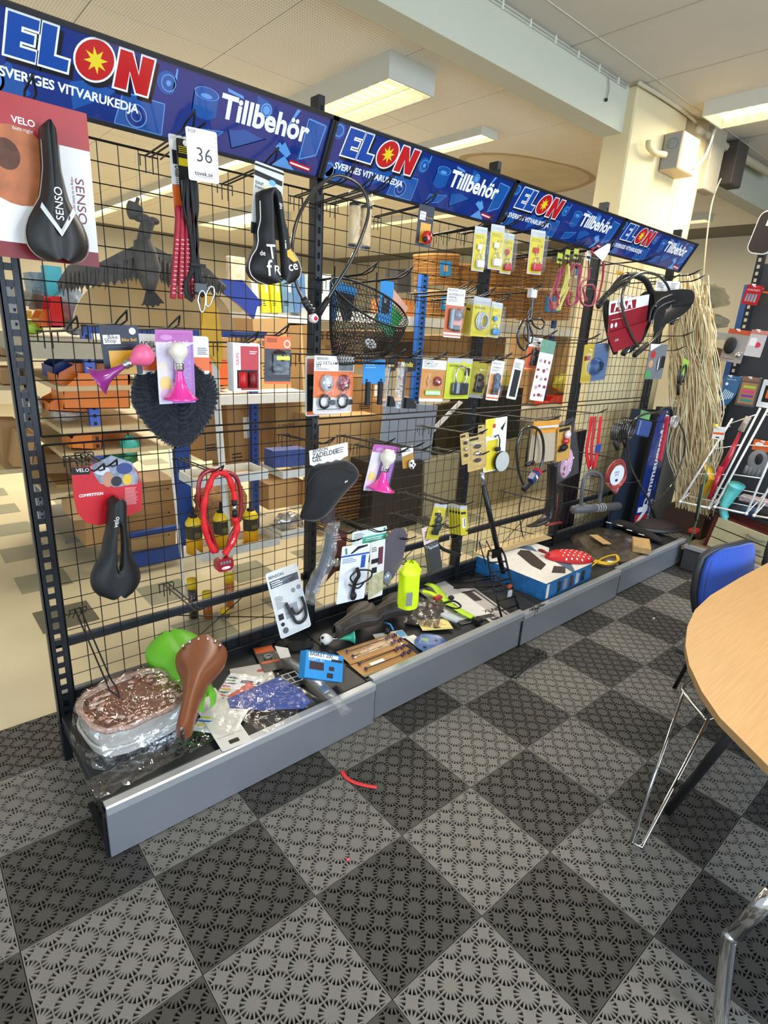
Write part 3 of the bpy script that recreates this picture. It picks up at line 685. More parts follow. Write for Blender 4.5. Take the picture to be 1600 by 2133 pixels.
# -- bird decoration
bird = thing('hanging_bird', 'grey stuffed water bird with spread wings hanging behind the mesh on the left', 'bird'); BF = mat('5a5652', .8, var=.3, sc=20, bump=.5, bs=120); YBd = 1.55
def wing(pts_top, pts_bot, name):
    b = B(); n = len(pts_top)-1
    def f(u, v):
        k = min(int(u*n), n-1); q = u*n-k
        a = aY(*pts_top[k], YBd).lerp(aY(*pts_top[k+1], YBd), q); c = aY(*pts_bot[k], YBd).lerp(aY(*pts_bot[k+1], YBd), q)
        p = a.lerp(c, v); p.y += .05*math.sin(u*math.pi)-.015*math.sin(v*math.pi)-.0; 
        if v > .95: p.z -= .012*(int(u*48) % 3)
        return p
    b.patch(f, 48, 8, BF)
    for k in range(12):
        u = .04+k*.08; a = Vector(f(u, .35)); c = Vector(f(min(1, u+.01), 1)); b.tube([a+Vector((0, -.012, 0)), c+Vector((0, -.008, -.012))], .009, mat('5a544e', .7), 5, fn=lambda q: 1-.8*q, flat=.4)
    b.obj(name, bird)
wing([(292, 508), (262, 520), (215, 545), (170, 548), (145, 552), (118, 590)], [(288, 575), (265, 580), (215, 588), (175, 595), (150, 598), (120, 600)], 'wing')
wing([(312, 508), (340, 520), (370, 535), (410, 540), (440, 560), (472, 596)], [(318, 560), (345, 585), (370, 592), (410, 600), (440, 604), (468, 604)], 'wing')
b = B(); P = pxs([(297, 500), (302, 530), (307, 560), (310, 590), (311, 605)], YBd-.02); b.tube(P, [.055, .075, .085, .055, .035], BF, 12, flat=.7); b.obj('body', bird)
b = B(); b.tube(spline(pxs([(298, 505), (303, 480), (308, 462), (300, 455), (285, 450), (280, 437), (284, 425), (288, 412)], YBd-.02), 5), .024, BF, 10, fn=lambda q: 1.25 if q < .3 else (.9 if q < .6 else (1.5 if q < .85 else .35))); b.ball(aY(318, 460, YBd-.02), (.035, .02, .018), BF, 10); b.obj('neck', bird)
b = B(); q = [(306, 602), (318, 602), (343, 632), (334, 632), (330, 638), (324, 634), (320, 641), (314, 635), (308, 640), (303, 634), (295, 637), (300, 628)]; P = [aY(x, y, YBd) for x, y in q]; b.add([v for v in P]+[v+Vector((0, .01, 0)) for v in P], [tuple(x) for x in tessellate_polygon([P])]+[(i, (i+1) % 12, (i+1) % 12+12, i+12) for i in range(12)], mat('3a3735', .8)); b.obj('tail', bird)
b = B(); b.tube([aY(288, 412, YBd), aY(288, 412, YBd)+Vector((0, 0, ZB-.01-aY(288, 412, YBd).z))], .0012, mat('b8b4aa', .5), 4); b.obj('hanging_line', bird)
# -- row two, bay one
def bulbhorn(t, w, h, ball, bell, dx=0):
    horn(t, T(dx, -.030, -h*.47), h*.44, w*.46, w*.24, ball, bell)
t = pack('bell_card', 'dark blue and yellow card behind the pink bulb horn on the left', 'card', (205, 677), (286, 677), (205, 784), ('Y', .43), NAVY,
     [('r', .16, .50, .84, .985, GOLD), ('p', [(.06, .19), (.50, .19), (.50, .37), (.06, .37)], CARD), ('t', 'Bike', .18, .27, .15, TXT, 'l', .01), ('t', 'Shop', .09, .34, .15, TXT, 'l', .01), ('t', 'Bike Bell', .53, .32, .115, GOLD, 'l', .01), ('l', .12, .42, .6, 1, .02, LTXT), ('e', .84, .12, .09, .09, CARD)], part='card')
t = thing('bulb_horn', 'bulb horn with pink ball and see-through purple trumpet, left side', 'horn', Matrix.Translation(aY(266, 758, .38)) @ Ry(58) @ Rx(14))
horn(t, Matrix.Identity(4), .105, .048, .034, PINK, mat('9a2a86', .15, coat=.8, alpha=.82))
FUR = mat('1f232c', .9, var=.3, sc=60, sheen=.6)
def heart(rs, d, nm, t):
    pass
M, w, h = frame((264, 742), (445, 742), (264, 946), ('Y', .50)); t = thing('fur_saddle_cover', 'dark blue grey fluffy fur saddle cover behind the pink horn card', 'saddle cover', M)
def fo(a):  # outline of the cover
    x = math.sin(a); c = math.cos(a); return (w*.5*x*(1.0 if c > -.1 else (1-.35*(-c-.1))), -h*.42+h*(.44 if c > 0 else .55)*c)
b = B()
def ff(u, v):
    a = 2*math.pi*u; e = fo(a); k = math.sin(v*math.pi/2); x, z = e[0]*k, -h*.42+(e[1]+h*.42)*k
    n = noise.noise(Vector((x*45, z*45, 1)))*.010; return (x*(1+n*2), -.055*math.cos(v*math.pi/2)**.6-n-.004, z)
b.patch(ff, 60, 16, FUR); o = b.obj('fur_cover', t)
def tufts(o, n, ln, m, nm, par):
    b = B(); me = o.data; R = random.Random(5)
    for k in range(n):
        p = me.polygons[R.randrange(len(me.polygons))]; c = p.center + Vector((R.uniform(-.004, .004), 0, R.uniform(-.004, .004))); nn = p.normal if p.normal.y < .1 else -p.normal
        d = (nn+Vector((R.uniform(-.6, .6), -.1, R.uniform(-.9, .3)))).normalized()*ln*R.uniform(.5, 1.1); s = Vector((-d.z, 0, d.x)).normalized()*.0012
        b.add([c-s, c+s, c+d], [(0, 1, 2)], m)
    return tag(b.obj(nm, par), kind='stuff')
tufts(o, 9000, .0065, mat('2b303b', .9, var=.3, sc=50), 'fur_pile', t)
M2, w2, h2 = frame((276, 694), (434, 701), (276, 748), ('Y', .46)); b = B(M=M.inverted() @ M2); b.poly(rrect(w2, h2*1.6, .01), -.0006, .0006, CARD); prints(b, w2, h2*1.6, [('t', 'ZADELDEK VACHT', .02, .30, .085, TXT, 'l', .01), ('t', 'ZACHT', .10, .42, .085, TXT, 'l', .01), ('r', 0, .55, 1, .9, ORANGE), ('l', .84, .3, .14, 4, .05, LTXT)]); b.obj('header_card', t)
def fp(t, w, h):
    dome(w*.86, h*.92, .03, CLEAR, 0, -h*.5, t, y=-.004); bulbhorn(t, w, h, CREAM, MAG)
pcard = lambda: [('r', 0, 0, 1, 1, mat('dcd6e8', .4)), ('r', 0, 0, 1, .16, mat('b45aa8', .4)), ('e', .28, .1, .16, .07, mat('c98ac2', .4)), ('p', [(.45, .3), (1, .18), (1, 1), (.35, 1)], mat('a978c0', .4)), ('e', .16, .48, .12, .14, mat('e6d9c9', .4)), ('e', .2, .72, .15, .2, mat('e8cf7a', .4)), ('e', .22, .88, .17, .18, mat('dcbfe0', .4))]
pack('horn_card', 'purple card with white bulb and pink horn in front of the dark fur', 'horn', (322, 686), (401, 688), (334, 842), ('Y', .395, 0, 3), mat('e8e4f0', .35), pcard(), fp, r=.016)
t = pack('grip_box', 'white and red box with a window showing red and black grips', 'box', (485, 714), (541, 716), (486, 816), ('Y', .43), mat('ededea', .4),
     [('r', .27, .06, .95, .97, mat('b8141c', .4)), ('t', 'GRIPS', .21, .45, .16, RED, 'l', .01, 90), ('r', .13, .55, .90, .93, DBLK), ('l', .6, .16, .3, 2, .04, CARD)], None)
b = B(); M, w, h = frame((485, 714), (541, 716), (486, 816), ('Y', .43)); b.box((0, .024, -h/2), (w, .044, h), mat('ededea', .4), ch=.001); b.obj('carton', t)
for s, m_ in ((-.18, RED), (.2, mat('7a1018', .4))): b = B(); b.lathe([(0, -h*.58), (w*.16, -h*.6), (w*.15, -h*.75), (w*.17, -h*.9), (0, -h*.92)], m_, 12, T(s*w, -.004, 0)); b.obj('grip', t)
def flight(t, w, h):
    dome(w*.86, h*.6, .025, CLEAR, 0, -h*.58, t, y=-.003)
    b = B(); b.lathe([(.0, -.030), (w*.22, -.026), (w*.26, -.004)], mat('3a3b40', .2, .5), 16, T(.004, 0, -h*.44) @ Rx(90) @ Matrix.Scale(-1, 4, (0, 0, 1))); b.box((.008, -.026, -h*.44), (w*.5, .010, h*.09), mat('c9d83a', .3, emit=.3), ch=.003)
    b.ball((.0, -.014, -h*.68), (w*.28, .012, h*.09), mat('2c2d30', .25, .3), 12); b.obj('bike_light', t)
pack('light_card', 'orange and black card with a clip-on bike light and yellow strip', 'light', (551, 699), (606, 702), (553, 800), ('Y', .42), mat('2a2b2e', .4), [('r', 0, 0, 1, .26, ORANGE), ('r', 0, .945, 1, 1, ORANGE), ('l', .08, .05, .5, 3, .03, TXT), ('e', .85, .15, .13, .13, CARD), ('e', .85, .15, .09, .09, ORANGE)], flight)
hpx(97, 690, 'empty hook at far left between the end post and the dark blue bell card')
# -- row three, bay one
out = lambda w, h: [(-w/2, 0), (-w*.27, .002), (-w*.14, .014), (w*.1, .028), (w*.34, .008), (w*.45, -h*.12), (w*.46, -h*.29), (w/2, -h*.29), (w/2, -h*.80), (w*.1, -h*.95), (-w*.15, -h), (-w*.33, -h*.92), (-w*.44, -h*.75), (-w*.48, -h*.5)]
pack('saddle_card', 'red card with a photo of racing cyclists behind the lower black saddle', 'card', (148, 974), (295, 968), (154, 1100), ('Y', .45), mat('c2141f', .4),
     [('r', 0, 0, .25, .12, DBLK), ('t', 'VELO', .06, .075, .075, CARD, 'l', .01), ('p', [(.25, -.0), (.55, -.18), (.85, -.05), (.95, .2), (.93, .33), (.6, .36), (.38, .28)], mat('8b8fa0', .5, var=.5, sc=45)), ('e', .42, .07, .11, .07, mat('cdd2de', .4)), ('e', .74, .05, .12, .09, mat('2e3f7c', .4)), ('e', .5, .22, .08, .12, mat('b8876a', .5)), ('e', .78, .24, .07, .09, mat('d8b33a', .5)), ('e', .62, .26, .08, .08, mat('20242c', .5)),
      ('t', 'COMPETITION', .09, .49, .060, CARD, 'l', .03, 3, .85), ('l', .74, .38, .20, 14, .022, mat('e6a8a8', .5))], outline=out, hlabel='hook with two grey rods holding the red saddle card')
M, w, h = frame((190, 1038), (297, 1033), (190, 1248), ('Y', .40)); t = thing('bicycle_saddle', 'slim black saddle with a narrow slot hanging on the red card at left', 'saddle', M)
saddle_obj(h, w, SADB2, t, nose=.34, slot=(.24, .70, .013), thick=.045); b = B(); b.text('velo', -.012, -h*.26, .022, -.045, CARD, rot=82); b.obj('lettering', t)
t = thing('chain_lock', 'bright red fabric chain lock looped over a hook with a dark red code box', 'lock'); RF = mat('d2141b', .6, var=.15, sc=60, bump=.8, bs=120)
b = B(); b.tube(spline(pxs([(447, 1150), (432, 1120), (424, 1080), (427, 1040), (436, 1010), (446, 990), (460, 984), (474, 992), (484, 1015), (490, 1040)], .40), 8), .0115, RF, 8, fn=lambda q: 1+.14*math.sin(q*46)); b.tube(spline(pxs([(488, 1078), (494, 1095), (490, 1115), (478, 1140), (467, 1155)], .40), 6), .0125, RF, 8, fn=lambda q: 1+.14*math.sin(q*22)); b.obj('fabric_sleeve', t)
b = B(); b.tube(spline(pxs([(452, 1150), (440, 1110), (420, 1060), (413, 1020), (425, 985), (462, 981), (492, 995), (502, 1040), (498, 1080), (480, 1120), (472, 1150)], .42), 8), .0085, mat('8d1420', .3, coat=.4), 8); b.obj('inner_cable', t)
b = B(); b.tube(pxs([(487, 1042), (488, 1052)], .40), .010, DBLK, 10); b.tube(pxs([(488, 1052), (489, 1064)], .40), .008, CHROME, 10); b.tube(pxs([(489, 1064), (489, 1076)], .40), .010, DBLK, 10); b.obj('bolt', t)
p = aY(466, 1174, .395); m = Matrix.Translation(p); b = B(); b.poly(rrect(.068, .052, .018, 0, .026), -.016, .016, mat('8c0f1c', .25, coat=.6), m); b.poly(ell(.002, -.012, .018, .006), -.0165, -.0165, CARD, m); b.text('ABUS', -.010, -.015, .007, -.0169, RED, m)
for k in range(4): b.box((-.017+.0115*k, -.017, .010), (.009, .006, .012), mat('a9a9ab', .3, .8), m, ch=.002)
b.obj('code_box', t)
M, w, h = frame((478, 1135), (492, 1110), (484, 1142), ('Y', .385)); b = B(M=M); b.text('ABUS', -w*.4, -.009, .011, 0, CARD); b.obj('sleeve_label', t)
hook(aY(375, 955, .74).x, aY(375, 955, .74).z, 'hook with grey rods holding the red chain lock')
hpx(150, 950, 'hook with grey rods just above the red cyclist card'); hpx(590, 905, 'long hook reaching right across the first tall post at waist height'); hpx(345, 1215, 'lowest empty hook in the first bay, above the back rail')
p = aY(160, 1265, .74); o = hook(p.x, p.z, 'empty hook tilted steeply down beside the end post, above the wrapped basket', force=True); o.matrix_world = T(p.x, .73, p.z) @ Rz(6) @ Rx(42)
# ================================================================== BAY TWO, TOP AND MIDDLE
def lights_fn(t, w, h):
    dome(w*.9, h*.72, .03, CLEAR, 0, -h*.6, t, y=-.003)
    for cx, c in ((-.22, 'b9bcc0'), (.22, '8a1420')):
        b = B(); b.ball((cx*w, -.012, -h*.46), (w*.15, .022, h*.15), mat(c, .12, .2, coat=.8), 16); b.ball((cx*w, -.030, -h*.50), (w*.05, .006, w*.05), CHROME, 10); b.obj('bike_light', t)
    for cx in (-.26, .20):
        b = B(); b.tube([(cx*w+w*.13*math.cos(a), -.014, -h*.78+w*.13*math.sin(a)) for a in [k*math.pi/8 for k in range(16)]], .005, DBLK, 6, closed=True); b.box((cx*w+w*.18, -.012, -h*.80), (w*.14, .014, h*.09), DBLK, ch=.002); b.obj('bracket', t)
LFP = [('r', 0, 0, 1, .26, CARD), ('r', 0, .26, 1, .97, mat('e56f22', .4)), ('t', 'LED FIETSLAMP', .04, .15, .085, TXT, 'l', .01), ('t', 'SET', .04, .20, .085, TXT, 'l', .01), ('t', 'BENSON', .06, .07, .07, TXT, 'l', .01), ('l', .04, .21, .4, 2, .02, LTXT), ('r', .60, .10, .98, .25, mat('6a6c68', .4, var=.4, sc=50)), ('r', .0, .72, .98, .965, mat('d9d9d8', .4)), ('l', .1, .92, .8, 1, .03, TXT)]
pack('light_set', 'orange and white pack with clear and red bicycle lights beside the first tall post', 'light set', (655, 740), (738, 743), (661, 862), ('Y', .42), CARD, LFP, lights_fn, r=.012)
pack('light_set', 'second light pack leaning half hidden behind the orange and white one', 'light set', (636, 741), (716, 741), (631, 868), ('Y', .47), mat('d9d9d8', .4), [('r', .04, .05, .96, .30, mat('b5655a', .4)), ('r', .04, .30, .96, .92, DBLK), ('r', .04, .92, .96, .98, ORANGE), ('l', .1, .5, .2, 3, .02, LTXT)], None, hk=False, r=.012)
# wire basket
t = thing('wire_basket', 'black wire mesh bicycle basket with an oval sticker hanging under the second sign', 'basket', T()); MW = mat('111112', .4, .3)
c = aY(772, 640, .42); top_c = Vector((c.x-.005, .43, c.z+.015)); rx, ry = .180, .150
def rim(a, k=0): # k 0 top rim .. 1 bottom
    tilt = .34; q_ = 1-.10*k-.22*k**4; x = math.cos(a)*rx*q_-.025*k; y = math.sin(a)*ry*q_
    if math.sin(a) > .0: y *= .62
    return top_c+Vector((x, y, -x*tilt*(1-k)*.42+y*.70*(1-k)-.235*k+.02+.03*math.cos(a)*k))
b = B(); n = 64
b.tube([rim(2*math.pi*i/48) for i in range(48)], .0042, MW, 6, closed=True); b.tube([rim(2*math.pi*i/48, 1) for i in range(48)], .003, MW, 6, closed=True); b.tube([rim(2*math.pi*i/48, .82) for i in range(48)], .0025, MW, 6, closed=True)
for q in (-.12, .10): b.tube([top_c+Vector((q, .075, .13)), top_c+Vector((q-.01, .06, .03)), top_c+Vector((q-.012, .03, -.03))], .003, MW, 5)
b.tube([top_c+Vector((-.135, .06, -.02)), top_c+Vector((.09, .06, -.035))], .003, MW, 5); b.obj('rim_wire', t)
b = B(); nz = 26
for s in (1, -1):
    for i in range(n):
        pts = [rim(2*math.pi*(i+s*k*.36)/n, k/nz) for k in range(0, nz+1, 2)]; b.tube(pts, .0013, MW, 3, cap=False)
for k in range(2, nz, 2): b.tube([rim(2*math.pi*i/40, k/nz) for i in range(40)], .0012, MW, 3, closed=True)
for i in range(-6, 7):
    x = i/7; w_ = math.sqrt(1-x*x)
    for (p, q) in (((x, -w_), (x, w_)), ((-w_, x), (w_, x))):
        A = [top_c+Vector((v[0]*rx*.72, v[1]*ry*.78*(.62 if v[1] > 0 else 1), -.235)) for v in (p, q)]; b.tube(A, .001, MW, 3)
tag(b.obj('wire_mesh', t), kind='stuff')
p = aY(772, 716, .345); m = Matrix.Translation(p) @ Rx(-14) @ Ry(14); b = B(); b.poly(ell(0, 0, .030, .020), -.001, .001, WHITE, m); b.text('I', -.010, .006, .011, -.0016, TXT, m, bold=.02); b.poly([(0, .006), (.006, .012), (.003, .0155), (0, .013), (-.003, .0155), (-.006, .012)], -.0016, -.0016, RED, T(.003, 0, 0) and m @ T(.003, 0, -.001)); b.text('MY', 0, -.004, .010, -.0016, TXT, m, 'c', .02); b.text('BIKE', 0, -.014, .010, -.0016, TXT, m, 'c', .02); b.obj('oval_sticker', t)
for q in ((665, 583), (735, 590), (858, 612), (872, 618)): hpx(q[0], q[1], {665: 'hook on the first tall post row carrying the wire basket', 735: 'second hook carrying the wire basket', 858: 'empty hook right of the wire basket, upper of a close pair', 872: 'empty hook right of the wire basket, lower of a close pair'}[q[0]])
BLU = mat('1f86c8', .4, var=.03); GRN = mat('2f9a4c', .4, var=.12, sc=25)
def plain(nm, label, cat, TL, TR, BL, Y, base, pr=(), fn=None, hk=False, **k): return pack(nm, label, cat, TL, TR, BL, (Y if isinstance(Y, tuple) else ('Y', Y)), base, pr, fn, hk=hk, **k)
plain('blue_card', 'blue die-cut card behind the left edge of the wire basket', 'card', (686, 588), (742, 592), (682, 668), .60, BLU, [('e', .1, .12, .05, .05, DBLK), ('p', [(.25, .2), (.95, .3), (.8, 1), (.5, 1)], DBLK)], outline=lambda w, h: [(-w/2, 0), (-w*.2, .02), (0, 0), (w/2, -h*.1), (w/2, -h*.35), (-w*.1, -h*.3), (-w*.28, -h), (-w/2, -h)])
plain('blue_card', 'blue card holding a black clamp seen through the right side of the basket', 'card', (793, 583), (821, 588), (788, 674), .58, BLU, [('r', .2, .35, .8, .75, DBLK), ('e', .45, .45, .12, .12, GREY)])
plain('green_bag', 'flat bag with green contents just right of the wire basket', 'bag', (818, 600), (851, 642), (818, 712), .64, GRN, [('r', 0, 0, 1, .3, mat('d8a48c', .5))])
def grips2(t, w, h):
    for s in (-.28, .29):
        b = B(); b.lathe([(0, -h*.0), (.0115, -h*.0)]+[(.0115+.0008*(k % 2), -h*(.04+.085*k)) for k in range(11)]+[(.0135, -h*.93), (.0135, -h*.97), (0, -h*.97)], DBLK, 14, T(s*w, -.004, -h*.92)); b.obj('grip', t)
pack('grip_card', 'blue card with two long straight black foam grips below it', 'grips', (757, 749), (803, 749), (756, 800), ('Y', .42), BLU, [('e', .17, .85, .05, .05, DBLK), ('e', .83, .85, .05, .05, DBLK), ('l', .1, .2, .5, 2, .1, mat('8cc4ea', .4))], grips2)
def fender(t, w, h):
    b = B(); b.poly([(w*.0, -h*.78), (w*.28, -h*.78), (w*.62, -h*.92), (w*.62, -h*1.0), (0, -h*1.0)], -.018, .004, DBLK); b.obj('mudguard_clip', t)
    b = B(); b.patch(lambda u, v: (-w*.55+u*w*.6, -.012*math.sin(math.pi*u), -h*.08-v*h*.92), 6, 10, FOG); b.obj('blister', t)
for k, (a, bb, c, lab) in enumerate((((806, 746), (826, 748), (806, 846), 'mudguard pack with black and yellow header, half hidden behind the blue grip card'), ((832, 745), (868, 748), (833, 850), 'mudguard pack with black and yellow header hanging in the open, beside the orange card'))):
    pack('mudguard_pack', lab, 'mudguard', a, bb, c, ('Y', .43), DBLK, [('t', 'handlz', .15, .16, .26, YELL, 'l', .02)], fender, outline=lambda w, h: [(-w*.2, .004), (w*.5, .004), (w*.5, -h*.24), (w*.1, -h*.26), (-w*.02, -h*.3), (-w*.02, -h), (-w*.12, -h), (-w*.14, -h*.2)])
def refl(t, w, h):
    dome(w*.8, h*.55, .02, CLEAR, 0, -h*.52, t, y=-.003)
    b = B(); b.ball((w*.14, -.012, -h*.5), (w*.16, .012, h*.12), mat('8c0e18', .2, coat=.6), 14); b.ball((w*.14, -.022, -h*.52), (w*.06, .005, w*.06), CHROME, 10); b.tube([(-w*.2, -.012, -h*.40), (-w*.1, -.014, -h*.52), (-w*.22, -.012, -h*.60), (-w*.28, -.01, -h*.5)], .003, mat('c9a26a', .4), 6, closed=True); b.obj('clip_light', t)
    b = B(); b.box((.0, -.008, -h*.78), (w*.62, .008, h*.12), mat('a9e36a', .4), ch=.002); b.box((.0, -.0125, -h*.78), (w*.58, .001, h*.06), mat('d5eef7', .2)); b.obj('reflector', t)
pack('light_card', 'brown and white card with a red clip light and pale green reflector strip', 'light', (881, 748), (931, 752), (878, 836), ('Y', .42), mat('c98a44', .45), [('r', 0, 0, 1, .22, CARD), ('t', 'BENSON', .06, .06, .09, TXT), ('t', 'COMPACT SET', .05, .12, .09, TXT, 'l', .01), ('l', .05, .14, .6, 2, .025, LTXT), ('r', 0, .955, 1, 1, CARD), ('r', .0, .93, 1, .95, CARD)], refl)
def oring(t, w, h):
    dome(w*.9, h*.8, .025, CLEAR, 0, -h*.55, t, y=-.003)
    b = B(); b.tube([(w*.22*math.cos(a), -.018, -h*.42+w*.26*math.sin(a)) for a in [k*math.pi/9 for k in range(18)]], .0048, CHROME, 8, closed=True); b.obj('shackle_ring', t)
    b = B(); b.box((w*.02, -.014, -h*.74), (w*.62, .018, h*.3), mat('2b2d31', .3), ch=.004); b.box((-w*.12, -.024, -h*.72), (w*.12, .004, h*.26), mat('c2c8ce', .2, .6)); b.obj('lock_body', t)
YG = mat('c6cc2c', .4, var=.04)
pack('lock_card', 'yellow green card with a chrome ring lock, right of the brown light card', 'lock', (933, 745), (985, 748), (930, 831), ('Y', .42), YG, [('r', 0, 0, 1, .12, mat('b9bcbd', .4)), ('l', .08, .16, .4, 2, .03, TXT), ('r', .72, .22, .93, .42, TXT), ('e', .62, .1, .06, .05, YELL)], oring)
def lump(col='2a2320', k=.5):
    def fn(t, w, h):
        dome(w*.9, h*.8, .03, CLEAR, 0, -h*.55, t, y=-.003); b = B(); mt = mat(col, .35, .2, var=.2)
        b.ball((0, -.014, -h*.42), (w*.24, .014, h*.12), mt, 12); b.ball((w*.05, -.014, -h*.62), (w*.28, .015, h*.16), mt, 12); b.box((-.004, -.016, -h*.78), (w*.44, .018, h*.12), DBLK, ch=.003); b.obj('bike_light', t)
    return fn
pack('lock_card', 'smoky pack with a dark brown clamp on a yellow card, behind the ring lock', 'lock', (985, 752), (1018, 758), (976, 827), ('Y', .46, 0), mat('a3972c', .4), [('r', 0, .9, 1, 1, GREY)], lump('3a2a22'))
pack('light_card', 'narrow white and orange card with a blue grey part, left of the black strap card', 'light', (1026, 749), (1052, 753), (1017, 833), ('Y', .43, -10), CARD, [('r', .04, .34, .96, .86, mat('d9935a', .45)), ('t', 'BENSON', .1, .10, .16, TXT), ('t', 'COMPACT', .1, .20, .15, TXT), ('l', .1, .23, .6, 2, .03, LTXT), ('r', 0, .92, 1, .96, ORANGE)], lump('3e4a66'))
pack('strap_card', 'narrow white card with a black velcro strap, left of the lipstick-red sticker sheet', 'strap', (1073, 746), (1093, 751), (1064, 831), ('Y', .43, -8), CARD, [('l', .1, .1, .7, 4, .035, LTXT), ('r', .2, .26, .85, .94, mat('202022', .7, bump=.6, bs=600))], None)
pack('light_card', 'orange card with dark lamp hanging above and behind the sticker sheet', 'light', (1103, 701), (1132, 705), (1092, 771), ('Y', .48, -8), CARD, [('r', 0, .28, 1, .93, mat('d8622e', .45)), ('t', 'BENSON', .1, .1, .15, TXT), ('l', .1, .14, .6, 2, .04, LTXT), ('r', .6, .12, .85, .24, DBLK), ('r', 0, .95, 1, 1, ORANGE)], lump('342420'))
fl = mat('8e1e2c', .5, var=.2)
R_ = random.Random(11); spots = []
for i in range(5):
    for j in range(3): spots.append(('e', .2+.3*j+R_.uniform(-.06, .06), .34+.14*i+R_.uniform(-.02, .02), .07+.05*R_.random(), .07+.05*R_.random(), fl if (i+j) % 3 else mat('b79aa0', .5)))
pack('sticker_sheet', 'white sheet of dark red rose stickers under a green header', 'stickers', (1130, 706), (1159, 712), (1098, 832), ('Y', .42, -14), mat('eceae6', .45), [('r', 0, 0, 1, .21, mat('5f8d72', .4, var=.2, sc=50))]+spots, None)
# upper middle packs
def twin(t, w, h):
    dome(w*.85, h*.6, .025, CLEAR, 0, -h*.62, t, y=-.003); b = B(); b.box((-w*.2, -.012, -h*.62), (w*.24, .016, h*.42), mat('55585c', .3, .3), ch=.004); b.obj('lamp_body', t)
    b = B(); b.ball((w*.18, -.014, -h*.52), (w*.22, .014, h*.13), mat('3a1416', .2, coat=.5), 14); b.box((w*.12, -.012, -h*.8), (w*.36, .016, h*.12), DBLK, ch=.003); b.obj('tail_light', t)
pack('light_card', 'white and orange card with grey headlamp and dark red rear light, upper middle', 'light', (933, 599), (970, 604), (915, 701), ('Y', .42, -12), CARD, [('r', 0, .34, 1, .97, mat('c9622e', .45)), ('t', 'BENSON', .06, .06, .13, TXT), ('t', 'ACHTERLICHT', .08, .14, .13, TXT, 'l', .01), ('t', 'DIGITAL', .08, .20, .13, TXT, 'l', .01), ('l', .06, .22, .6, 3, .02, LTXT), ('r', 0, .9, 1, .94, CARD)], twin)
def coil(col, rx=.30, loops=3, body=None):
    def fn(t, w, h):
        dome(w*.95, h*.85, .03, CLEAR, 0, -h*.52, t, y=-.003); b = B(); mt = mat(col, .25, .1, coat=.6)
        for k in range(loops): b.tube([(w*rx*(1-.1*k)*math.cos(a)+.002*k, -.010-.005*k, -h*.6+h*.22*(1-.08*k)*math.sin(a)) for a in [q*math.pi/10 for q in range(20)]], .0038, mt, 6, closed=True)
        b.obj('cable_coil', t)
        if body: b = B(); b.box((w*.1, -.016, -h*.8), (w*.3, .02, h*.12), mat(body, .3), ch=.004); b.obj('lock_body', t)
    return fn
pack('lock_card', 'yellow card with a silver coiled cable in clear blister, left of the blue padlock', 'lock', (988, 617), (1024, 622), (985, 700), ('Y', .42, -6), FILM_Y if 0 else mat('c9b92a', .4), [('r', 0, 0, 1, .2, mat('b9bcbd', .4)), ('l', .1, .25, .7, 2, .03, TXT)], coil('b9bcc2', .3, 4))
pack('lock_card', 'yellow card partly hidden behind the silver coiled cable pack', 'lock', (975, 616), (990, 620), (969, 697), ('Y', .50, -6), mat('b5a62a', .4), [('r', 0, 0, 1, .2, mat('b9bcbd', .4)), ('r', .1, .3, .6, .36, TXT)], None, hk=False)
def padlock(c, col):
    mt = mat(c, .3, coat=.4)
    def fn(t, w, h):
        dome(w*.96, h*.93, .034, CLEAR, 0, -h*.52, t, y=-.003, ex=8)
        b = B(); b.box((w*.02, -.014, -h*.84), (w*.56, .020, h*.17), mt, ch=.003); b.obj('padlock_body', t)
        b = B(); b.tube([(w*.02-w*.17, -.014, -h*.77), (w*.02-w*.17, -.014, -h*.68)]+[(w*.02+w*.17*math.cos(math.pi-a), -.014, -h*.68+h*.055*math.sin(a)) for a in [k*math.pi/8 for k in range(9)]]+[(w*.02+w*.17, -.014, -h*.77)], .0028, CHROME, 8); b.obj('shackle', t)
        b = B(); b.box((-w*.10, -.010, -h*.46), (w*.32, .012, h*.12), mt, ch=.002); b.box((-w*.05, -.010, -h*.54), (w*.08, .004, h*.08), CHROME); b.obj('key', t)
    return fn
PY = [('r', .05, .16, .95, .97, mat('d8c52c', .4)), ('l', .12, .20, .7, 3, .025, mat('8d8420', .5)), ('t', '20', .5, .38, .16, TXT), ('t', '25', .74, .38, .16, TXT)]
for (a, bb, c, col, Y, lab, hk_) in (((990, 470), (1016, 475), (981, 563), 'e8e8ea', .42, 'clear blister with a white padlock, leftmost of the hanging padlocks', True), ((1024, 466), (1052, 471), (1016, 560), 'e8e8ea', .40, 'clear blister with a white padlock, second of the padlocks from the left', True),
    ((1049, 484), (1072, 488), (1041, 569), 'c02430', .46, 'clear blister with a red padlock half behind the second white one', False), ((1107, 477), (1137, 482), (1098, 570), 'c4242e', .41, 'clear blister with a red padlock, rightmost and hanging alone', True)):
    pack('padlock_pack', lab, 'padlock', a, bb, c, ('Y', Y, -8), mat('c9ccca', .35), PY, padlock(col, None), hk=hk_, r=.004)
pack('padlock_pack', 'small blister with a blue padlock on a yellow card below the red padlocks', 'padlock', (1025, 628), (1048, 632), (1019, 702), ('Y', .43, -8), mat('c9ccca', .35), PY, padlock('2f86cc', None), r=.004)
t = thing('coiled_cord', 'black coiled cable hanging in two loops with a small paper band', 'cable'); b = B(); P = [(1110, 612, .40), (1108, 640, .40), (1104, 668, .40), (1090, 668, .39), (1080, 690, .38), (1080, 715, .38), (1092, 729, .38), (1100, 715, .385), (1101, 690, .39), (1098, 672, .395)]
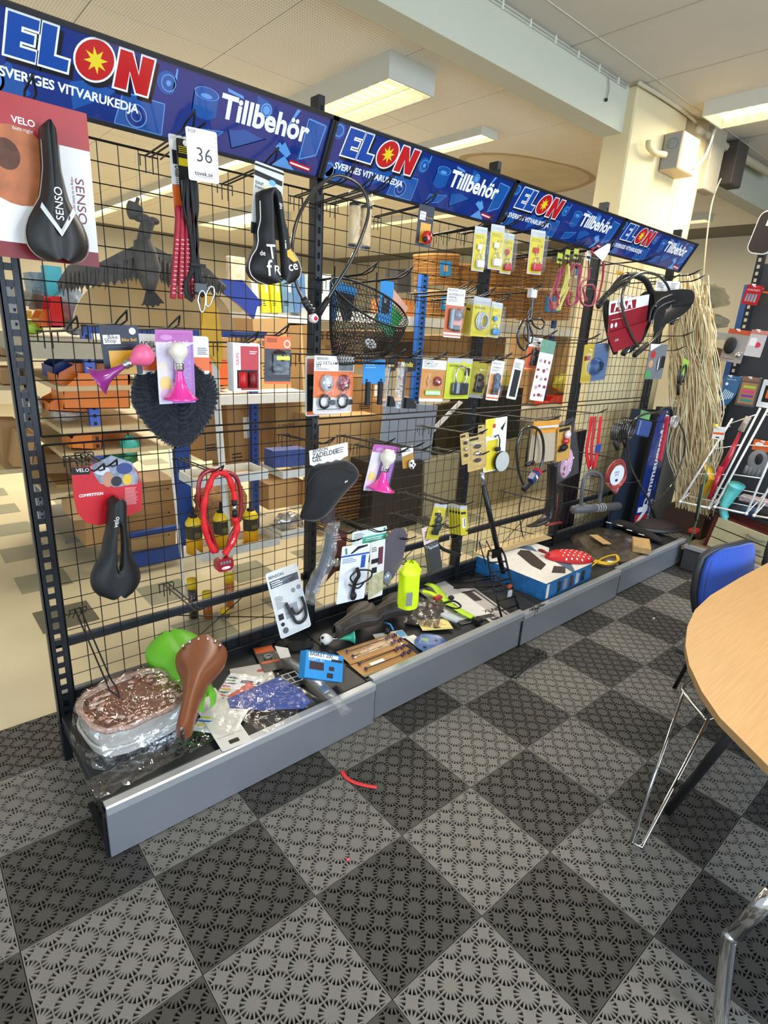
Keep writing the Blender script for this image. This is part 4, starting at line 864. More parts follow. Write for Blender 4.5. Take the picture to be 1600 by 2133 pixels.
b.tube(spline(pxs(P, .4), 7), .0068, CB, 8); b.tube(spline(pxs([(1108, 665), (1124, 664), (1134, 672), (1128, 684), (1114, 680), (1106, 664)], .39), 7), .0055, CB, 8); b.tube(spline(pxs([(1106, 640), (1100, 668), (1110, 700), (1104, 715), (1092, 700), (1094, 680)], .40), 7), .005, CB, 8); b.obj('cord', t)
b = B(); p = aY(1109, 611, .40); b.box(p, (.05, .03, .045), mat('d8d6d0', .5), M=None, ch=.003); b.obj('paper_band', t); hook(p.x, p.z-.01, 'hook holding the black coiled cable beside the wicker baskets')
def cordb(t, col, pts, r=.0045, loops=3):
    b = B(); mt = mat(col, .5, var=.15, sc=80, bump=.4, bs=300)
    for k in range(loops): b.tube(spline([p+Vector((.006*k*(1 if i % 2 else -1), -.006*k, .002*k)) for i, p in enumerate(pxs(pts, .40))], 6), r, mt, 6)
    return b.obj('elastic_cord', t)
CR = 'a8455a'
for i, (nm, pts, col, lab) in enumerate((('elastic', [(1166, 560), (1156, 592), (1146, 620), (1145, 640), (1152, 646), (1160, 630), (1158, 600), (1170, 560)], CR, 'bundled dusty red elastic cord, leftmost beside the wicker baskets'), ('elastic', [(1182, 552), (1176, 590), (1164, 625), (1160, 646), (1168, 636), (1178, 598), (1184, 556)], 'd2cc6a', 'bundled yellow elastic cord between two red ones'),
    ('elastic', [(1200, 551), (1188, 556), (1184, 585), (1178, 615), (1183, 636), (1197, 630), (1203, 600), (1205, 560), (1196, 551)], CR, 'bundled dusty red elastic cord right of the yellow one'), ('elastic', [(1226, 555), (1224, 580), (1212, 588), (1206, 612), (1214, 634), (1232, 636), (1240, 612), (1232, 594), (1215, 600), (1220, 628)], CR, 'red elastic cord with loose rings, rightmost of the cords'))):
    t = thing('elastic_cord_bundle', lab, 'elastic cord'); cordb(t, col, pts, .0042, 3 if i < 3 else 2)
    q = pts[0]; p = aY(q[0], q[1]-22, .40); b = B(); b.box(p, (.045, .003, .05), mat('b9bf4c' if i != 3 else 'e2e2de', .4)); b.box(p+Vector((0, -.002, -.008)), (.04, .001, .012), TXT); b.tube([p, aY(q[0], q[1]+8, .40)], .004, DBLK, 6); b.obj('header_card', t); hook(p.x, p.z+.01, 'hook holding the '+lab)
t = thing('blue_capped_hooks', 'pair of small blue and white hook ends hanging between the red cords', 'cord hooks')
for dx in (0, 9): b = B(); p = aY(1202+dx, 560, .42); b.tube([p+Vector((0, 0, .05)), p], .003, DBLK, 6); b.tube([p, p+Vector((0, 0, -.035))], .0055, mat('3d8fd0', .4), 8); b.tube([p+Vector((0, 0, -.035)), p+Vector((0, 0, -.05))], .0055, CARD, 8); b.obj('hook_end', t)
t = thing('dog_leash', 'dark pink leash hanging straight down below a tilted white paper tag', 'leash'); b = B(); lm = mat('9c2c48', .5, var=.1, bump=.5, bs=400)
b.tube(spline(pxs([(1247, 517), (1256, 540), (1256, 575), (1250, 605), (1242, 632)], .40), 6), .0075, lm, 6, flat=.4); b.tube(spline(pxs([(1240, 515), (1232, 523), (1240, 530), (1252, 528), (1247, 517)], .38), 6), .0055, mat('b8203c', .4), 8); b.obj('strap', t)
b = B(); q = [aY(x, y, .37) for x, y in ((1273, 503), (1270, 523), (1256, 545), (1236, 526))]; b.add(q, [(0, 1, 2, 3)], CARD); b.obj('paper_tag', t)
hook(aY(1262, 527, .74).x-.06, 2.26, 'hook in the third bay holding the dark pink leash')
for q, lab in (((320, 325), 'empty top hook between the bird and the first sign'), ((780, 447), 'empty top hook left of the ladybird bell'), ((925, 478), 'empty top hook left of the padlocks, outer one'), ((962, 487), 'empty top hook left of the padlocks, inner one'), ((1150, 530), 'empty top hook right of the last red padlock'), ((690, 425), 'empty top hook just right of the first tall post'),
    ((905, 612), 'empty middle hook left of the white and orange lamp card'), ((1000, 628), 'empty middle hook above the silver coiled cable'), ((1130, 708), 'empty hook level with the sticker sheet header'), ((738, 925), 'empty waist-high hook left of the pink horn'), ((785, 920), 'waist-high hook just behind the pink horn card'), ((835, 928), 'empty waist-high hook in front of the grey panel, left one'), ((905, 932), 'empty waist-high hook in front of the grey panel, right one'),
    ((1045, 1022), 'empty low hook in the third bay left of the round-mirror card'), ((1030, 968), 'empty waist-high hook left of the black shackle lock'), ((760, 1092), 'low hook behind the pale green card'), ((850, 1072), 'empty low hook left of the yellow cards, upper'), ((882, 1078), 'empty low hook left of the yellow cards, lower'), ((1163, 1008), 'empty hook under the pink bell pouch'), ((1300, 870), 'hook at the right end carrying the coiled cables'), ((1345, 580), 'empty hook near the last post, upper one'), ((1352, 592), 'empty hook near the last post, lower one'), ((1335, 700), 'empty hook above the small grey card')):
    hpx(q[0], q[1], lab)
# ================================================================== BAY TWO LOWER, BAY THREE LOWER
t = thing('gel_saddle_cover', 'padded black gel saddle cover with a white header card beside the first tall post', 'saddle cover'); M, w, h = frame((644, 937), (724, 921), (644, 974), ('Y', .42)); b = B(M=M); b.poly([(-w/2, -.004), (w/2, 0), (w/2, -h*.8)]+[(w/2-w*k/9, -h*(.86 if k % 2 else .98)) for k in range(1, 10)], -.0006, .0006, CARD); prints(b, w, h, [('t', 'BENSON', .08, .22, .1, TXT, 'l', .01), ('t', 'ZADELDEK', .06, .52, .14, TXT, 'l', .015), ('t', 'GEL', .06, .74, .14, TXT, 'l', .015), ('l', .66, .22, .28, 3, .12, LTXT)]); b.obj('header_card', t)
b = B(); gm = mat('0d0d10', .75, var=.1, sheen=.4, bump=.2, bs=300)
ol = [(650, 972), (690, 962), (722, 958), (740, 975), (741, 992), (730, 1010), (712, 1030), (690, 1055), (668, 1075), (650, 1084), (630, 1082), (627, 1070), (636, 1040), (640, 1005)]
cen = aY(680, 1015, .41); O = spline([aY(x, y, .42) for x, y in ol], 4, True); n = len(O)
def gf(u, v):
    p = O[int(u*n) % n]; k = math.sin(v*math.pi/2); q = cen.lerp(p, k); q.y = .42-.055*math.cos(v*math.pi/2)**.7+.006*math.sin(u*19)*k; return q
b.patch(gf, n, 9, gm); b.patch(lambda u, v: gf(1-u, v)*1 + Vector((0, (.84-2*gf(1-u, v).y)*.6, 0)), n, 9, gm); b.obj('cover', t)
b = B(); b.tube(spline(pxs([(640, 1010), (660, 985), (700, 972), (738, 985)], .368), 6), .0015, mat('2a2a2e', .6), 4); b.text('gel', aY(719, 1005, .36).x, aY(719, 1005, .36).z, .014, .362, CARD, bold=.01); b.obj('seam', t)
pack('horn_card', 'purple card with white bulb and pink horn, waist high in the second bay', 'horn', (779, 925), (829, 931), (772, 1022), ('Y', .40, 0, 4), mat('e8e4f0', .35), pcard(), fp, r=.012)
def soccer(t, w, h): b = B(); b.ball((w*.18, -.016, -h*.84), (.020, .014, .024), mat('f1f1ee', .3), 16); b.obj('bell', t); b = B(); [b.ball((w*.18+dx, -.028, -h*.84+dz), (.006, .003, .006), DBLK, 8) for dx, dz in ((0, 0), (.011, .012), (-.010, .012), (.010, -.013), (-.011, -.012))]; b.obj('bell_patches', t)
pack('bell_card', 'brown card with a black and white football bell right of the pink horn', 'bell', (836, 934), (860, 928), (828, 980), ('Y', .46, -10), mat('b08028', .4), [('p', [(0, 0), (1, 0), (1, .32), (0, .4)], CARD), ('l', .2, .1, .6, 2, .08, TXT)], soccer)
# gold tool cards
def tools(t, w, h):
    dome(w*.9, h*.9, .02, CLEAR, 0, -h*.5, t, y=-.003)
    for k, z in enumerate((.3, .5, .7)):
        b = B(); b.ball((0, -.01, -h*z), (w*.2, .008, h*.06), CHROME if k % 2 else DBLK, 10); b.obj('fitting', t)
for k, (a, bb, c, lab) in enumerate((((958, 905), (976, 900), (943, 975), 'gold card of small fittings, left of two at knee height'), ((973, 912), (1012, 903), (970, 985), 'gold card of small fittings, right of two, in front'), ((996, 886), (1010, 884), (990, 940), 'thin tan card edge hidden behind the gold fittings cards'))):
    pack('fittings_card', lab, 'fittings', a, bb, c, ('Y', .42+.03*(k == 2), -12), mat('c2a25a', .45, var=.15), [('r', .05, .05, .6, .12, DBLK), ('r', .1, .2, .5, .24, GREY)], tools, hk=k < 2)
def mirror(t, w, h):
    b = B(); m = T(w*.22, -.028, -h*.82) @ Rx(90); b.lathe([(0, .0), (w*.33, .0), (w*.36, -.004), (w*.36, -.012), (0, -.016)], DBLK, 24, m); b.obj('mirror_back', t)
    b = B(); b.poly(ell(w*.22, -h*.82, w*.32, w*.32*1.12), -.030, -.0292, mat('c9cec6', .25, .3, var=.1, sc=60)); b.obj('mirror_glass', t)
    b = B(); b.tube([(-.02, -.012, -h*.34), (.0, -.02, -h*.30), (.012, -.022, -h*.4), (.012, -.022, -h*.58)], .004, DBLK, 8); b.box((.0, -.022, -h*.57), (.035, .02, .022), DBLK, ch=.004); b.obj('mirror_arm', t)
pack('mirror_card', 'yellow and white card with a round white-faced bicycle mirror at its foot', 'mirror', (1012, 874), (1057, 867), (1006, 985), ('Y', .44, -8), CARD, [('p', [(0, 0), (.45, 0), (.3, .35), (0, .3)], mat('e2cf2a', .4)), ('p', [(.1, .4), (.65, .4), (.6, .98), (.05, .98)], mat('dfc92a', .4)), ('e', .4, .14, .08, .08, mat('b5482a', .5)), ('p', [(.7, .2), (.95, .08), (.8, .26)], TXT)], mirror)
t = thing('bicycle_pump', 'long black stick pump hanging by the round-mirror card down to the shelf', 'pump'); b = B(); b.tube(pxs([(1008, 1012, .42), (1022, 1080, .42), (1048, 1192, .44)], .42), .016, mat('15161a', .35), 12); b.tube(pxs([(1004, 985, .42), (1008, 1012, .42)], .42), .013, mat('aaaeb4', .2, .8), 12); b.obj('barrel', t)
b = B(); b.tube(pxs([(1006, 1015), (1001, 1060), (995, 1120), (992, 1150)], .44), .003, DBLK, 6); b.obj('hose', t)
t = thing('shackle_lock', 'tall black shackle lock with a red and blue paper label in the third bay', 'lock'); b = B(); b.tube(spline(pxs([(1090, 1010), (1080, 980), (1077, 935), (1086, 900), (1105, 889), (1124, 898), (1132, 925), (1130, 960), (1118, 990), (1112, 1008)], .40), 7), .0085, CB, 10); b.tube(pxs([(1095, 972), (1104, 895)], .42), .005, DBLK, 6); b.tube(pxs([(1110, 970), (1118, 895)], .42), .004, DBLK, 6); b.obj('shackle', t)
b = B(); m = Matrix.Translation(aY(1098, 1012, .40)) @ Ry(-30); b.box((0, 0, 0), (.085, .03, .034), DBLK, m, ch=.006); p = aY(1103, 966, .405); b.tube([p+Vector((-.035, 0, -.003)), p+Vector((.04, 0, .006))], .012, mat('161618', .3), 10); b.obj('lock_body', t)
b = B(); b.box((0, 0, 0), (.075, .045, .036), mat('2c3c6e', .4), Matrix.Translation(aY(1112, 992, .39)) @ Ry(-40), ch=.003); b.box((.042, 0, 0), (.02, .046, .037), mat('c3263a', .4), Matrix.Translation(aY(1112, 992, .39)) @ Ry(-40)); b.box((.0, -.0235, .0), (.012, .001, .03), CARD, Matrix.Translation(aY(1112, 992, .39)) @ Ry(-40)); b.obj('paper_label', t)
b = B(); b.tube(spline(pxs([(1088, 1030), (1082, 1060), (1085, 1095), (1090, 1120)], .42), 6), .0035, DBLK, 6); b.obj('loose_cable', t)
pack('bell_card', 'orange topped card with a row of black bolts, left of the pink pouch card', 'fittings', (1112, 878), (1166, 874), (1110, 965), ('Y', .44, -4), mat('b9a88c', .5), [('r', 0, 0, 1, .12, mat('dd9a3a', .4)), ('r', 0, .16, 1, .30, mat('dd9a3a', .4)), ('t', 'FIETSVERLICHTING', .2, .22, .075, TXT), ('r', .18, .12, .98, .17, mat('d8d8d8', .4))], None)
def pinkp(t, w, h):
    b = B(); b.ball((w*.1, -.02, -h*.22), (.026, .016, .026), mat('d9c9cc', .15, coat=.8), 14); b.obj('clear_dome', t)
    b = B(); b.ball((w*.0, -.02, -h*.40), (.024, .016, .022), mat('c0202c', .2, coat=.6), 12); b.obj('red_bell', t); b = B(); b.ball((-w*.12, -.018, -h*.58), (.034, .016, .020), DBLK, 12); b.box((-w*.2, -.012, -h*.66), (.06, .014, .016), DBLK, ch=.003); b.obj('clamp', t)
pack('bell_card', 'gold card with clear, red and black bicycle bells before the pink pouch', 'bell', (1162, 893), (1190, 886), (1140, 968), ('Y', .41, -10), mat('c39440', .45), [('r', .1, .03, .9, .12, DBLK)], pinkp)
t = thing('pink_pouch', 'pink flowered pouch in clear film hanging behind the gold bell card', 'pouch'); b = B(); pk = mat('d7a3bd', .6, var=.35, sc=35)
c = aY(1178, 965, .45); b.ball(c, (.075, .03, .105), pk, 16); b.obj('pouch', t); b = B(); q = [(1165, 880), (1196, 868), (1205, 935), (1206, 985), (1150, 1012), (1150, 960)]; b.add([aY(x, y, .44) for x, y in q], [tuple(range(6))], SMOKE); b.obj('film', t); b = B()
for k in range(9): b.ball(c+Vector((R_.uniform(-.05, .05), -.024, R_.uniform(-.07, .07))), (.008, .004, .008), mat(('b5303c', 'f0e6ea', '7c9a5a')[k % 3], .5), 8)
b.obj('flower_print', t)
t = thing('rubber_boot_liner', 'long black folded mudguard in clear film hanging in the third bay', 'mudguard'); b = B(); b.tube(spline(pxs([(1160, 960), (1158, 1010), (1155, 1050), (1145, 1080), (1120, 1096), (1096, 1100)], .44), 6), [.034]*24+[.03]*8, mat('141518', .3), 12, flat=.5, fn=None) if 0 else b.tube(spline(pxs([(1150, 965), (1149, 1010), (1146, 1050), (1138, 1078), (1118, 1092), (1100, 1096)], .44), 6), .036, mat('141518', .3), 12, flat=.4, fn=lambda q: 1 if q < .7 else 1-.7*(q-.7)/.3*.8); b.obj('mudguard', t)
b = B(); b.add(pxs([(1128, 965), (1176, 955), (1172, 1080), (1140, 1112), (1092, 1110), (1100, 1085), (1125, 1060)], .41), [tuple(range(7))], CLEAR); b.obj('film', t)
t = thing('maroon_strap', 'dark maroon strap with a flat red pad at its lower end', 'strap'); b = B(); b.tube(pxs([(1162, 1030), (1160, 1060), (1155, 1088)], .46), .004, DRED, 6); b.tube(pxs([(1138, 1094), (1168, 1088)], .44), .014, DRED, 8, flat=.5); b.obj('strap', t)
# yellow small cards low
def smallc(k): return [('r', 0, 0, 1, .12, mat('b9bcbd', .4)), ('r', .1, .2, .8, .28, TXT)]
for k in range(5):
    pack('parts_card', 'small yellow card, %s of the row of five low in the second bay' % ('first', 'second', 'third', 'fourth', 'fifth')[k], 'parts card', (934+6*k, 1050+1.2*k), (949+6*k, 1048+1.2*k), (934+6*k, 1112+k), ('Y', .50-.02*k, -30), mat('c9b92e', .4), smallc(0)+([('r', .3, .4, .7, .75, CARD), ('r', .5, .42, .62, .7, mat('2c3060', .4))] if k == 4 else []), None, hk=k == 4)
pack('parts_card', 'yellow card with a grey adapter standing apart from the row of five', 'parts card', (906, 1048), (932, 1051), (903, 1124), ('Y', .44, -6), mat('c9b92e', .4), [('r', 0, 0, 1, .1, mat('b9bcbd', .4)), ('r', .2, .25, .7, .34, TXT)], lump('3b3c40'))
t = thing('clamp_bracket', 'black plastic clamp bracket hanging below the small yellow cards', 'bracket'); b = B(); b.tube(spline(pxs([(908, 1128), (920, 1142), (938, 1150), (958, 1156)], .46), 5), .010, DBLK, 8); b.ball(aY(905, 1128, .46), .02, DBLK, 10); b.obj('bracket', t)
pack('reflector_pack', 'pink and white headed narrow clear pack with dark contents, right of the grey pouch', 'pack', (878, 1101), (908, 1088), (876, 1208), ('Y', .46, -10), mat('3a3b3d', .4), [('p', [(0, 0), (1, 0), (1, .34), (0, .34)], mat('e3c6be', .45)), ('l', .15, .1, .6, 5, .04, TXT)], lambda t, w, h: dome(w*.95, h*.62, .02, SMOKE, 0, -h*.66, t))
# group of low white cards
pack('bottle_cage_card', 'white card with a black bottle cage, blue band across the middle', 'bottle cage', (713, 1139), (772, 1130), (706, 1258), ('Y', .38), mat('e6e8ee', .45), [('r', 0, .16, 1, .19, mat('2a52b0', .4)), ('r', .72, .2, .88, .42, mat('2a52b0', .4)), ('l', .05, .22, .5, 3, .03, mat('5a78c0', .4)), ('p', [(.1, .04), (.16, .03), (.2, .14), (.14, .15)], mat('4a7a66', .4)), ('p', [(.3, .14), (.55, .03), (.9, .02), (.9, .05), (.6, .08), (.36, .15)], TXT)],
     lambda t, w, h: (lambda b: (b.tube(spline([(0, -.02, -h*.38), (.01, -.028, -h*.5), (.0, -.02, -h*.62), (-.005, -.015, -h*.85)], 5), .009, DBLK, 8), b.tube(spline([(-.005, -.03, -h*.40), (w*.38, -.045, -h*.43), (w*.40, -.045, -h*.56), (w*.05, -.03, -h*.66), (-w*.25, -.04, -h*.55), (-w*.28, -.04, -h*.47), (-.005, -.03, -h*.40)], 6), .0042, DBLK, 6), b.ball((0, -.018, -h*.88), (.018, .012, .022), DBLK, 10), b.tube(spline([(-w*.28, -.03, -h*.63), (0, -.045, -h*.70), (w*.3, -.03, -h*.63)], 6), .004, DBLK, 6), b.obj('bottle_cage', t)))(B()))
pack('green_card', 'pale green and white card behind the bottle cage card', 'card', (734, 1109), (806, 1095), (733, 1150), ('Y', .48), mat('dfeae6', .45), [('r', .3, .35, 1, 1, mat('4fb39a', .4)), ('l', .05, .12, .3, 4, .08, LTXT), ('e', .93, .12, .03, .03, mat('2f8a6a', .5)), ('l', .4, .45, .5, 2, .1, CARD)], None)
pack('cream_card', 'white to cream card with a narrow dark picture strip, right of the bottle cage', 'card', (772, 1130), (803, 1122), (770, 1248), ('Y', .43), mat('e3e3d9', .45), [('r', .55, .12, .88, .42, mat('6a3444', .4)), ('l', .1, .1, .4, 3, .03, TXT), ('r', .1, .3, .6, .38, TXT), ('p', [(0, .6), (1, .55), (1, .9), (0, 1)], mat('b9b48c', .5, var=.3, sc=40)), ('r', .15, .45, .5, .55, TXT)], None, hk=False)
def dark_fender(w, h): return [(-w*.5, -h*.35), (-w*.42, -h*.12), (-w*.1, 0), (w*.3, -h*.02), (w*.5, -h*.15), (w*.42, -h*.62), (w*.1, -h*.85), (-w*.2, -h), (-w*.45, -h*.85), (-w*.5, -h*.6)]
pack('grey_pouch', 'smoky purple grey rounded pack with rows of small pale writing', 'pack', (804, 1104), (850, 1096), (800, 1222), ('Y', .45), mat('5d565e', .35, coat=.4), [('l', .25, .28, .55, 7, .05, mat('a8a2a6', .4))], lambda t, w, h: (lambda b: (b.ball((-w*.28, -.01, -h*.84), (.028, .018, .036), mat('8a8f98', .1, .3, coat=.8), 14), b.obj('lens', t)))(B()), outline=dark_fender, th=.004, hk=False)
pack('reflector_card', 'brown card with a round chrome bell and dark red pointed reflector', 'bell', (682, 1108), (724, 1101), (680, 1212), ('Y', .48), mat('5a2620', .4), [('l', .1, .08, .7, 3, .05, mat('d8b8b0', .4)), ('r', .1, .23, .5, .27, CARD)], lambda t, w, h: (lambda b: (b.lathe([(0, .022), (.012, .020), (.022, .012), (.027, 0), (.0, 0)], CHROME, 20, T(-w*.05, -.006, -h*.62) @ Rx(90)), b.obj('chrome_bell', t)))(B()), outline=lambda w, h: [(-w/2, 0), (w/2, 0), (w/2, -h*.7), (w*.3, -h*.72), (-w*.4, -h*1.0), (-w*.2, -h*.7), (-w*.45, -h*.6)])
t = thing('tube_bag', 'long clear bag holding a blue grey inner tube, hanging left of the bottle cage card', 'bag'); b = B(); b.tube(spline(pxs([(688, 1110), (684, 1140), (676, 1170), (662, 1205), (650, 1232)], .40), 6), .026, mat('4b5566', .35, var=.2), 12, flat=.6); b.obj('inner_tube', t)
b = B(); b.tube(spline(pxs([(698, 1085), (690, 1110), (684, 1150), (670, 1190), (652, 1225), (644, 1255)], .40), 6), .042, FOG, 16, flat=.5, cap=False, fn=lambda q: .8+.35*math.sin(q*3.2)+.06*math.sin(q*40)); b.obj('bag', t); b = B(); b.box(aY(682, 1072, .42), (.075, .03, .075), mat('3a2c30', .3, var=.5, sc=40, coat=.6), ch=.008); b.obj('foil_pack', t)
# ================================================================== BAY FOUR
t = thing('hose_lock', 'thick black sleeved cable lock with a red and white paper label, last bay', 'lock'); b = B(); b.tube(spline(pxs([(1282, 735), (1270, 700), (1262, 655), (1264, 625)], .42), 7), .017, DBLK, 10); b.tube(spline(pxs([(1305, 574), (1325, 574), (1345, 585), (1356, 610), (1357, 640), (1350, 670), (1335, 705), (1310, 730)], .42), 7), .020, DBLK, 10); b.obj('sleeve', t)
b = B(); b.tube(pxs([(1298, 738), (1312, 715)], .40), .018, DBLK, 10); b.tube(pxs([(1307, 735), (1314, 722)], .385), .008, CHROME, 8); b.obj('lock_body', t)
M, w, h = frame((1270, 628), (1353, 613), (1284, 712), ('Y', .385)); b = B(M=M); b.poly([(-w/2, 0), (w/2, 0), (w/2, -h*.75), (w*.2, -h), (-w*.46, -h*.98)], -.0006, .0006, mat('e9e9ec', .4)); prints(b, w, h, [('p', [(0, .32), (1, .26), (1, .7), (.6, 1), (.05, 1)], mat('8a1a24', .4)), ('r', .04, .06, .66, .27, mat('8a1a24', .4)), ('t', 'AXA', .12, .24, .22, CARD, 'l', .03), ('l', .08, .44, .3, 1, .02, CARD), ('e', .1, .58, .03, .03, CARD), ('e', .2, .58, .03, .03, CARD)]); b.obj('paper_label', t)
M, w, h = frame((1264, 695), (1350, 668), (1282, 714), ('Y', .37)); b = B(M=M); b.poly([(-w/2, 0), (w/2, 0), (w*.36, -h*1.7), (-w*.3, -h*1.8)], -.0006, .0006, mat('8f1c28', .35)); b.text('AXA', -w*.3, -h*.9, .022, -.001, mat('d8c0c4', .4), bold=.02); b.obj('lower_label', t)
t = thing('cable_lock', 'grey sheened cable lock loop in front of the red label, last bay', 'lock'); b = B(); b.tube(spline(pxs([(1330, 722), (1312, 690), (1298, 650), (1297, 612), (1312, 582), (1342, 568), (1372, 575), (1392, 598), (1397, 630), (1390, 665), (1370, 698), (1345, 722)], .36), 7), .0085, mat('4a4a44', .18, .3, coat=.8), 10); b.obj('cable', t); b = B(); b.tube(pxs([(1348, 718), (1322, 740)], .36), .017, DBLK, 10); b.obj('lock_body', t)
t = thing('folded_cord', 'folded bunch of black cords tied and pulled to the left, top of last bay', 'cable'); b = B()
for k in range(4): b.tube(spline(pxs([(1243, 638-k), (1262, 620-3*k), (1290, 600-4*k), (1312, 590-5*k), (1300, 578-2*k), (1285, 590-2*k), (1265, 612)], .42-.012*k), 5), .0065, CB, 7)
b.tube(pxs([(1246, 640), (1262, 622)], .40), .013, DBLK, 8); b.obj('cord', t)
t = thing('small_flag_tag', 'small yellow and clear tag hanging above the folded black cords', 'tag'); b = B(); q = pxs([(1285, 540), (1295, 542), (1294, 572), (1283, 570)], .45); b.add(q, [(0, 1, 2, 3)], FOG); q = pxs([(1284, 563), (1310, 570), (1308, 576), (1284, 572)], .42); b.add(q, [(0, 1, 2, 3)], GOLD); b.obj('tag', t)
t = thing('bicycle_saddle', 'large black saddle seen from the side under a white card, last bay', 'saddle'); b = B()
ol = [(1340, 690), (1345, 640), (1360, 610), (1388, 603), (1420, 605), (1426, 620), (1418, 640), (1400, 656), (1378, 668), (1358, 680)]
O = spline([aY(x, y, .40) for x, y in ol], 5, True); cen = aY(1378, 640, .40); n = len(O)
for s in (-1, 1): b.patch(lambda u, v: (lambda q: Vector((q.x, .40+s*.07*math.cos(v*math.pi/2)**.6, q.z)))(O[int(u*n) % n].lerp(cen, math.sin(v*math.pi/2))), n, 8, SADB2)
b.obj('seat_shell', t); b = B(); b.tube(spline(pxs([(1352, 672), (1358, 645), (1375, 625), (1400, 614)], .325), 5), .006, mat('2a3036', .4), 6); b.tube(spline(pxs([(1358, 676), (1366, 650), (1382, 635), (1405, 626)], .33), 5), .004, mat('3a424a', .4), 6); b.obj('relief_line', t)
b = B(); b.tube(pxs([(1390, 672), (1412, 665), (1418, 655)], .40), .008, mat('46484c', .3, .6), 8); b.ball(aY(1400, 672, .40), .018, mat('303236', .3, .5), 8); b.obj('rail_clamp', t)
pack('saddle_card', 'white card with small grey print on top of the last black saddle', 'card', (1368, 584), (1417, 587), (1364, 606), ('Y', .41), CARD, [('l', .05, .2, .3, 3, .18, LTXT), ('l', .6, .2, .3, 4, .15, LTXT)], None)
pack('lock_card', 'yellow and blue card with a blue coiled cable lock in the fourth bay', 'lock', (1218, 718), (1270, 714), (1208, 798), ('Y', .42), mat('c4a838', .4), [('r', .4, 0, 1, 1, mat('5d7596', .4)), ('r', .05, .3, .3, .42, DRED)], coil('3a5f9a', .30, 5))
pack('light_card', 'small grey card with red, orange and green spots and small silver lights', 'light', (1356, 716), (1392, 718), (1344, 790), ('Y', .42, -6), mat('75777a', .4), [('p', [(0, 0), (.6, 0), (.05, .2)], CARD), ('e', .24, .30, .14, .12, mat('b83a34', .4)), ('e', .2, .56, .13, .12, mat('c89a6a', .4)), ('e', .15, .86, .16, .12, mat('4f9a5a', .4))], lambda t, w, h: (lambda b: (b.box((w*.12, -.01, -h*.55), (w*.16, .012, h*.36), CHROME, ch=.003), b.box((w*.32, -.01, -h*.5), (w*.14, .012, h*.34), DBLK, ch=.003), b.obj('lights', t)))(B()))
t = thing('coil_lock', 'small black spiral cable lock with a green tag, right of the last post', 'lock'); b = B()
for k in range(3): b.tube([aY(1418, 780, .40)+Vector((.042*math.cos(a)*(.7 if k == 1 else 1), -.01*k, .075*math.sin(a))) for a in [q*math.pi/12 for q in range(24)]], .0065, CB, 7, closed=True)
b.tube(pxs([(1413, 800), (1413, 822)], .38), .012, DBLK, 8); b.obj('cable', t); b = B(); b.add(pxs([(1425, 745), (1436, 752), (1428, 790), (1418, 775)], .385), [(0, 1, 2, 3)], mat('9ac24a', .4)); b.obj('green_tag', t)
hook(aY(1410, 735, .40).x, aY(1410, 735, .40).z, 'hook with the small spiral lock at the far right end')
t = thing('lanyard', 'bright red printed lanyards bundled beside the black coiled cables, last bay', 'lanyard')
for k, (a, c, d) in enumerate(((1228, 1222, 1228), (1236, 1232, 1234), (1248, 1244, 1238))): b = B(); b.tube(spline(pxs([(a+4, 868), (a, 900), (c, 940), (d, 975)], .42-.01*k), 6), .019, RF if k != 1 else mat('b9222c', .5), 6, flat=.35); b.obj('ribbon', t)
b = B(); b.box(aY(1246, 934, .39), (.055, .012, .055), mat('24408c', .4), ch=.003); b.tube(pxs([(1232, 970), (1228, 980)], .41), .008, CHROME, 6); b.obj('blue_tag', t)
hook(aY(1240, 866, .42).x, aY(1240, 866, .42).z, 'hook holding the red lanyards')
for k, (cx, cy, rr, lab) in enumerate(((1282, 898, .055, 'black coiled cable lock, left of a cluster in the last bay'), (1300, 893, .058, 'black coiled cable lock, right of a cluster in the last bay'))):
    t = thing('coil_lock', lab, 'lock'); b = B()
    for q in range(4): b.tube([aY(cx+q*2, cy, .44-.02*k)+Vector((rr*math.cos(a)*1.05-.006*q, -.012*q, rr*1.15*math.sin(a))) for a in [j*math.pi/12 for j in range(24)]], .0058, CB, 7, closed=True)
    b.tube(pxs([(cx-2, cy+22), (cx+4, cy+38)], .40), .014, DBLK, 8); b.obj('cable', t)
t = thing('blue_pack', 'small clear pack with blue contents on a green header, last bay', 'pack'); M, w, h = frame((1330, 866), (1356, 872), (1318, 908), ('Y', .42)); b = B(M=M); b.box((0, -.012, -h*.55), (w*.9, .03, h*.8), mat('2b4a86', .3, var=.2), ch=.008); b.obj('contents', t); b = B(M=M); b.rect(-w*.4, -h*.08, w*.4, h*.3, 0, mat('6fae6a', .4)); b.obj('header_card', t)
t = thing('cable_lock', 'very long thin black cable lock hanging as a big teardrop at the rack end', 'lock'); b = B(); b.tube(spline(pxs([(1362, 1062), (1345, 1030), (1320, 985), (1308, 950), (1308, 905), (1325, 872), (1360, 860), (1400, 866), (1424, 900), (1425, 945), (1405, 1000), (1380, 1032), (1362, 1045)], .38), 7), .0075, CB, 9); b.tube(pxs([(1356, 1052), (1364, 1078)], .38), .012, DBLK, 8); b.obj('cable', t)
t = thing('red_tangle', 'tangled dark red cord and clear cable hanging before the upright blue sign', 'cord'); b = B(); b.tube(spline(pxs([(1390, 868), (1386, 900), (1380, 930), (1374, 960)], .36), 6), .017, mat('b01f3c', .5, var=.3, sc=60), 8, flat=.6); b.obj('red_cord', t); b = B()
for k in range(3): b.tube([aY(1402, 878, .36)+Vector((.045*math.cos(a), -.01*k, .045*math.sin(a))) for a in [j*math.pi/10 for j in range(20)]], .004, mat('c8c8c6', .2, .3), 6, closed=True)
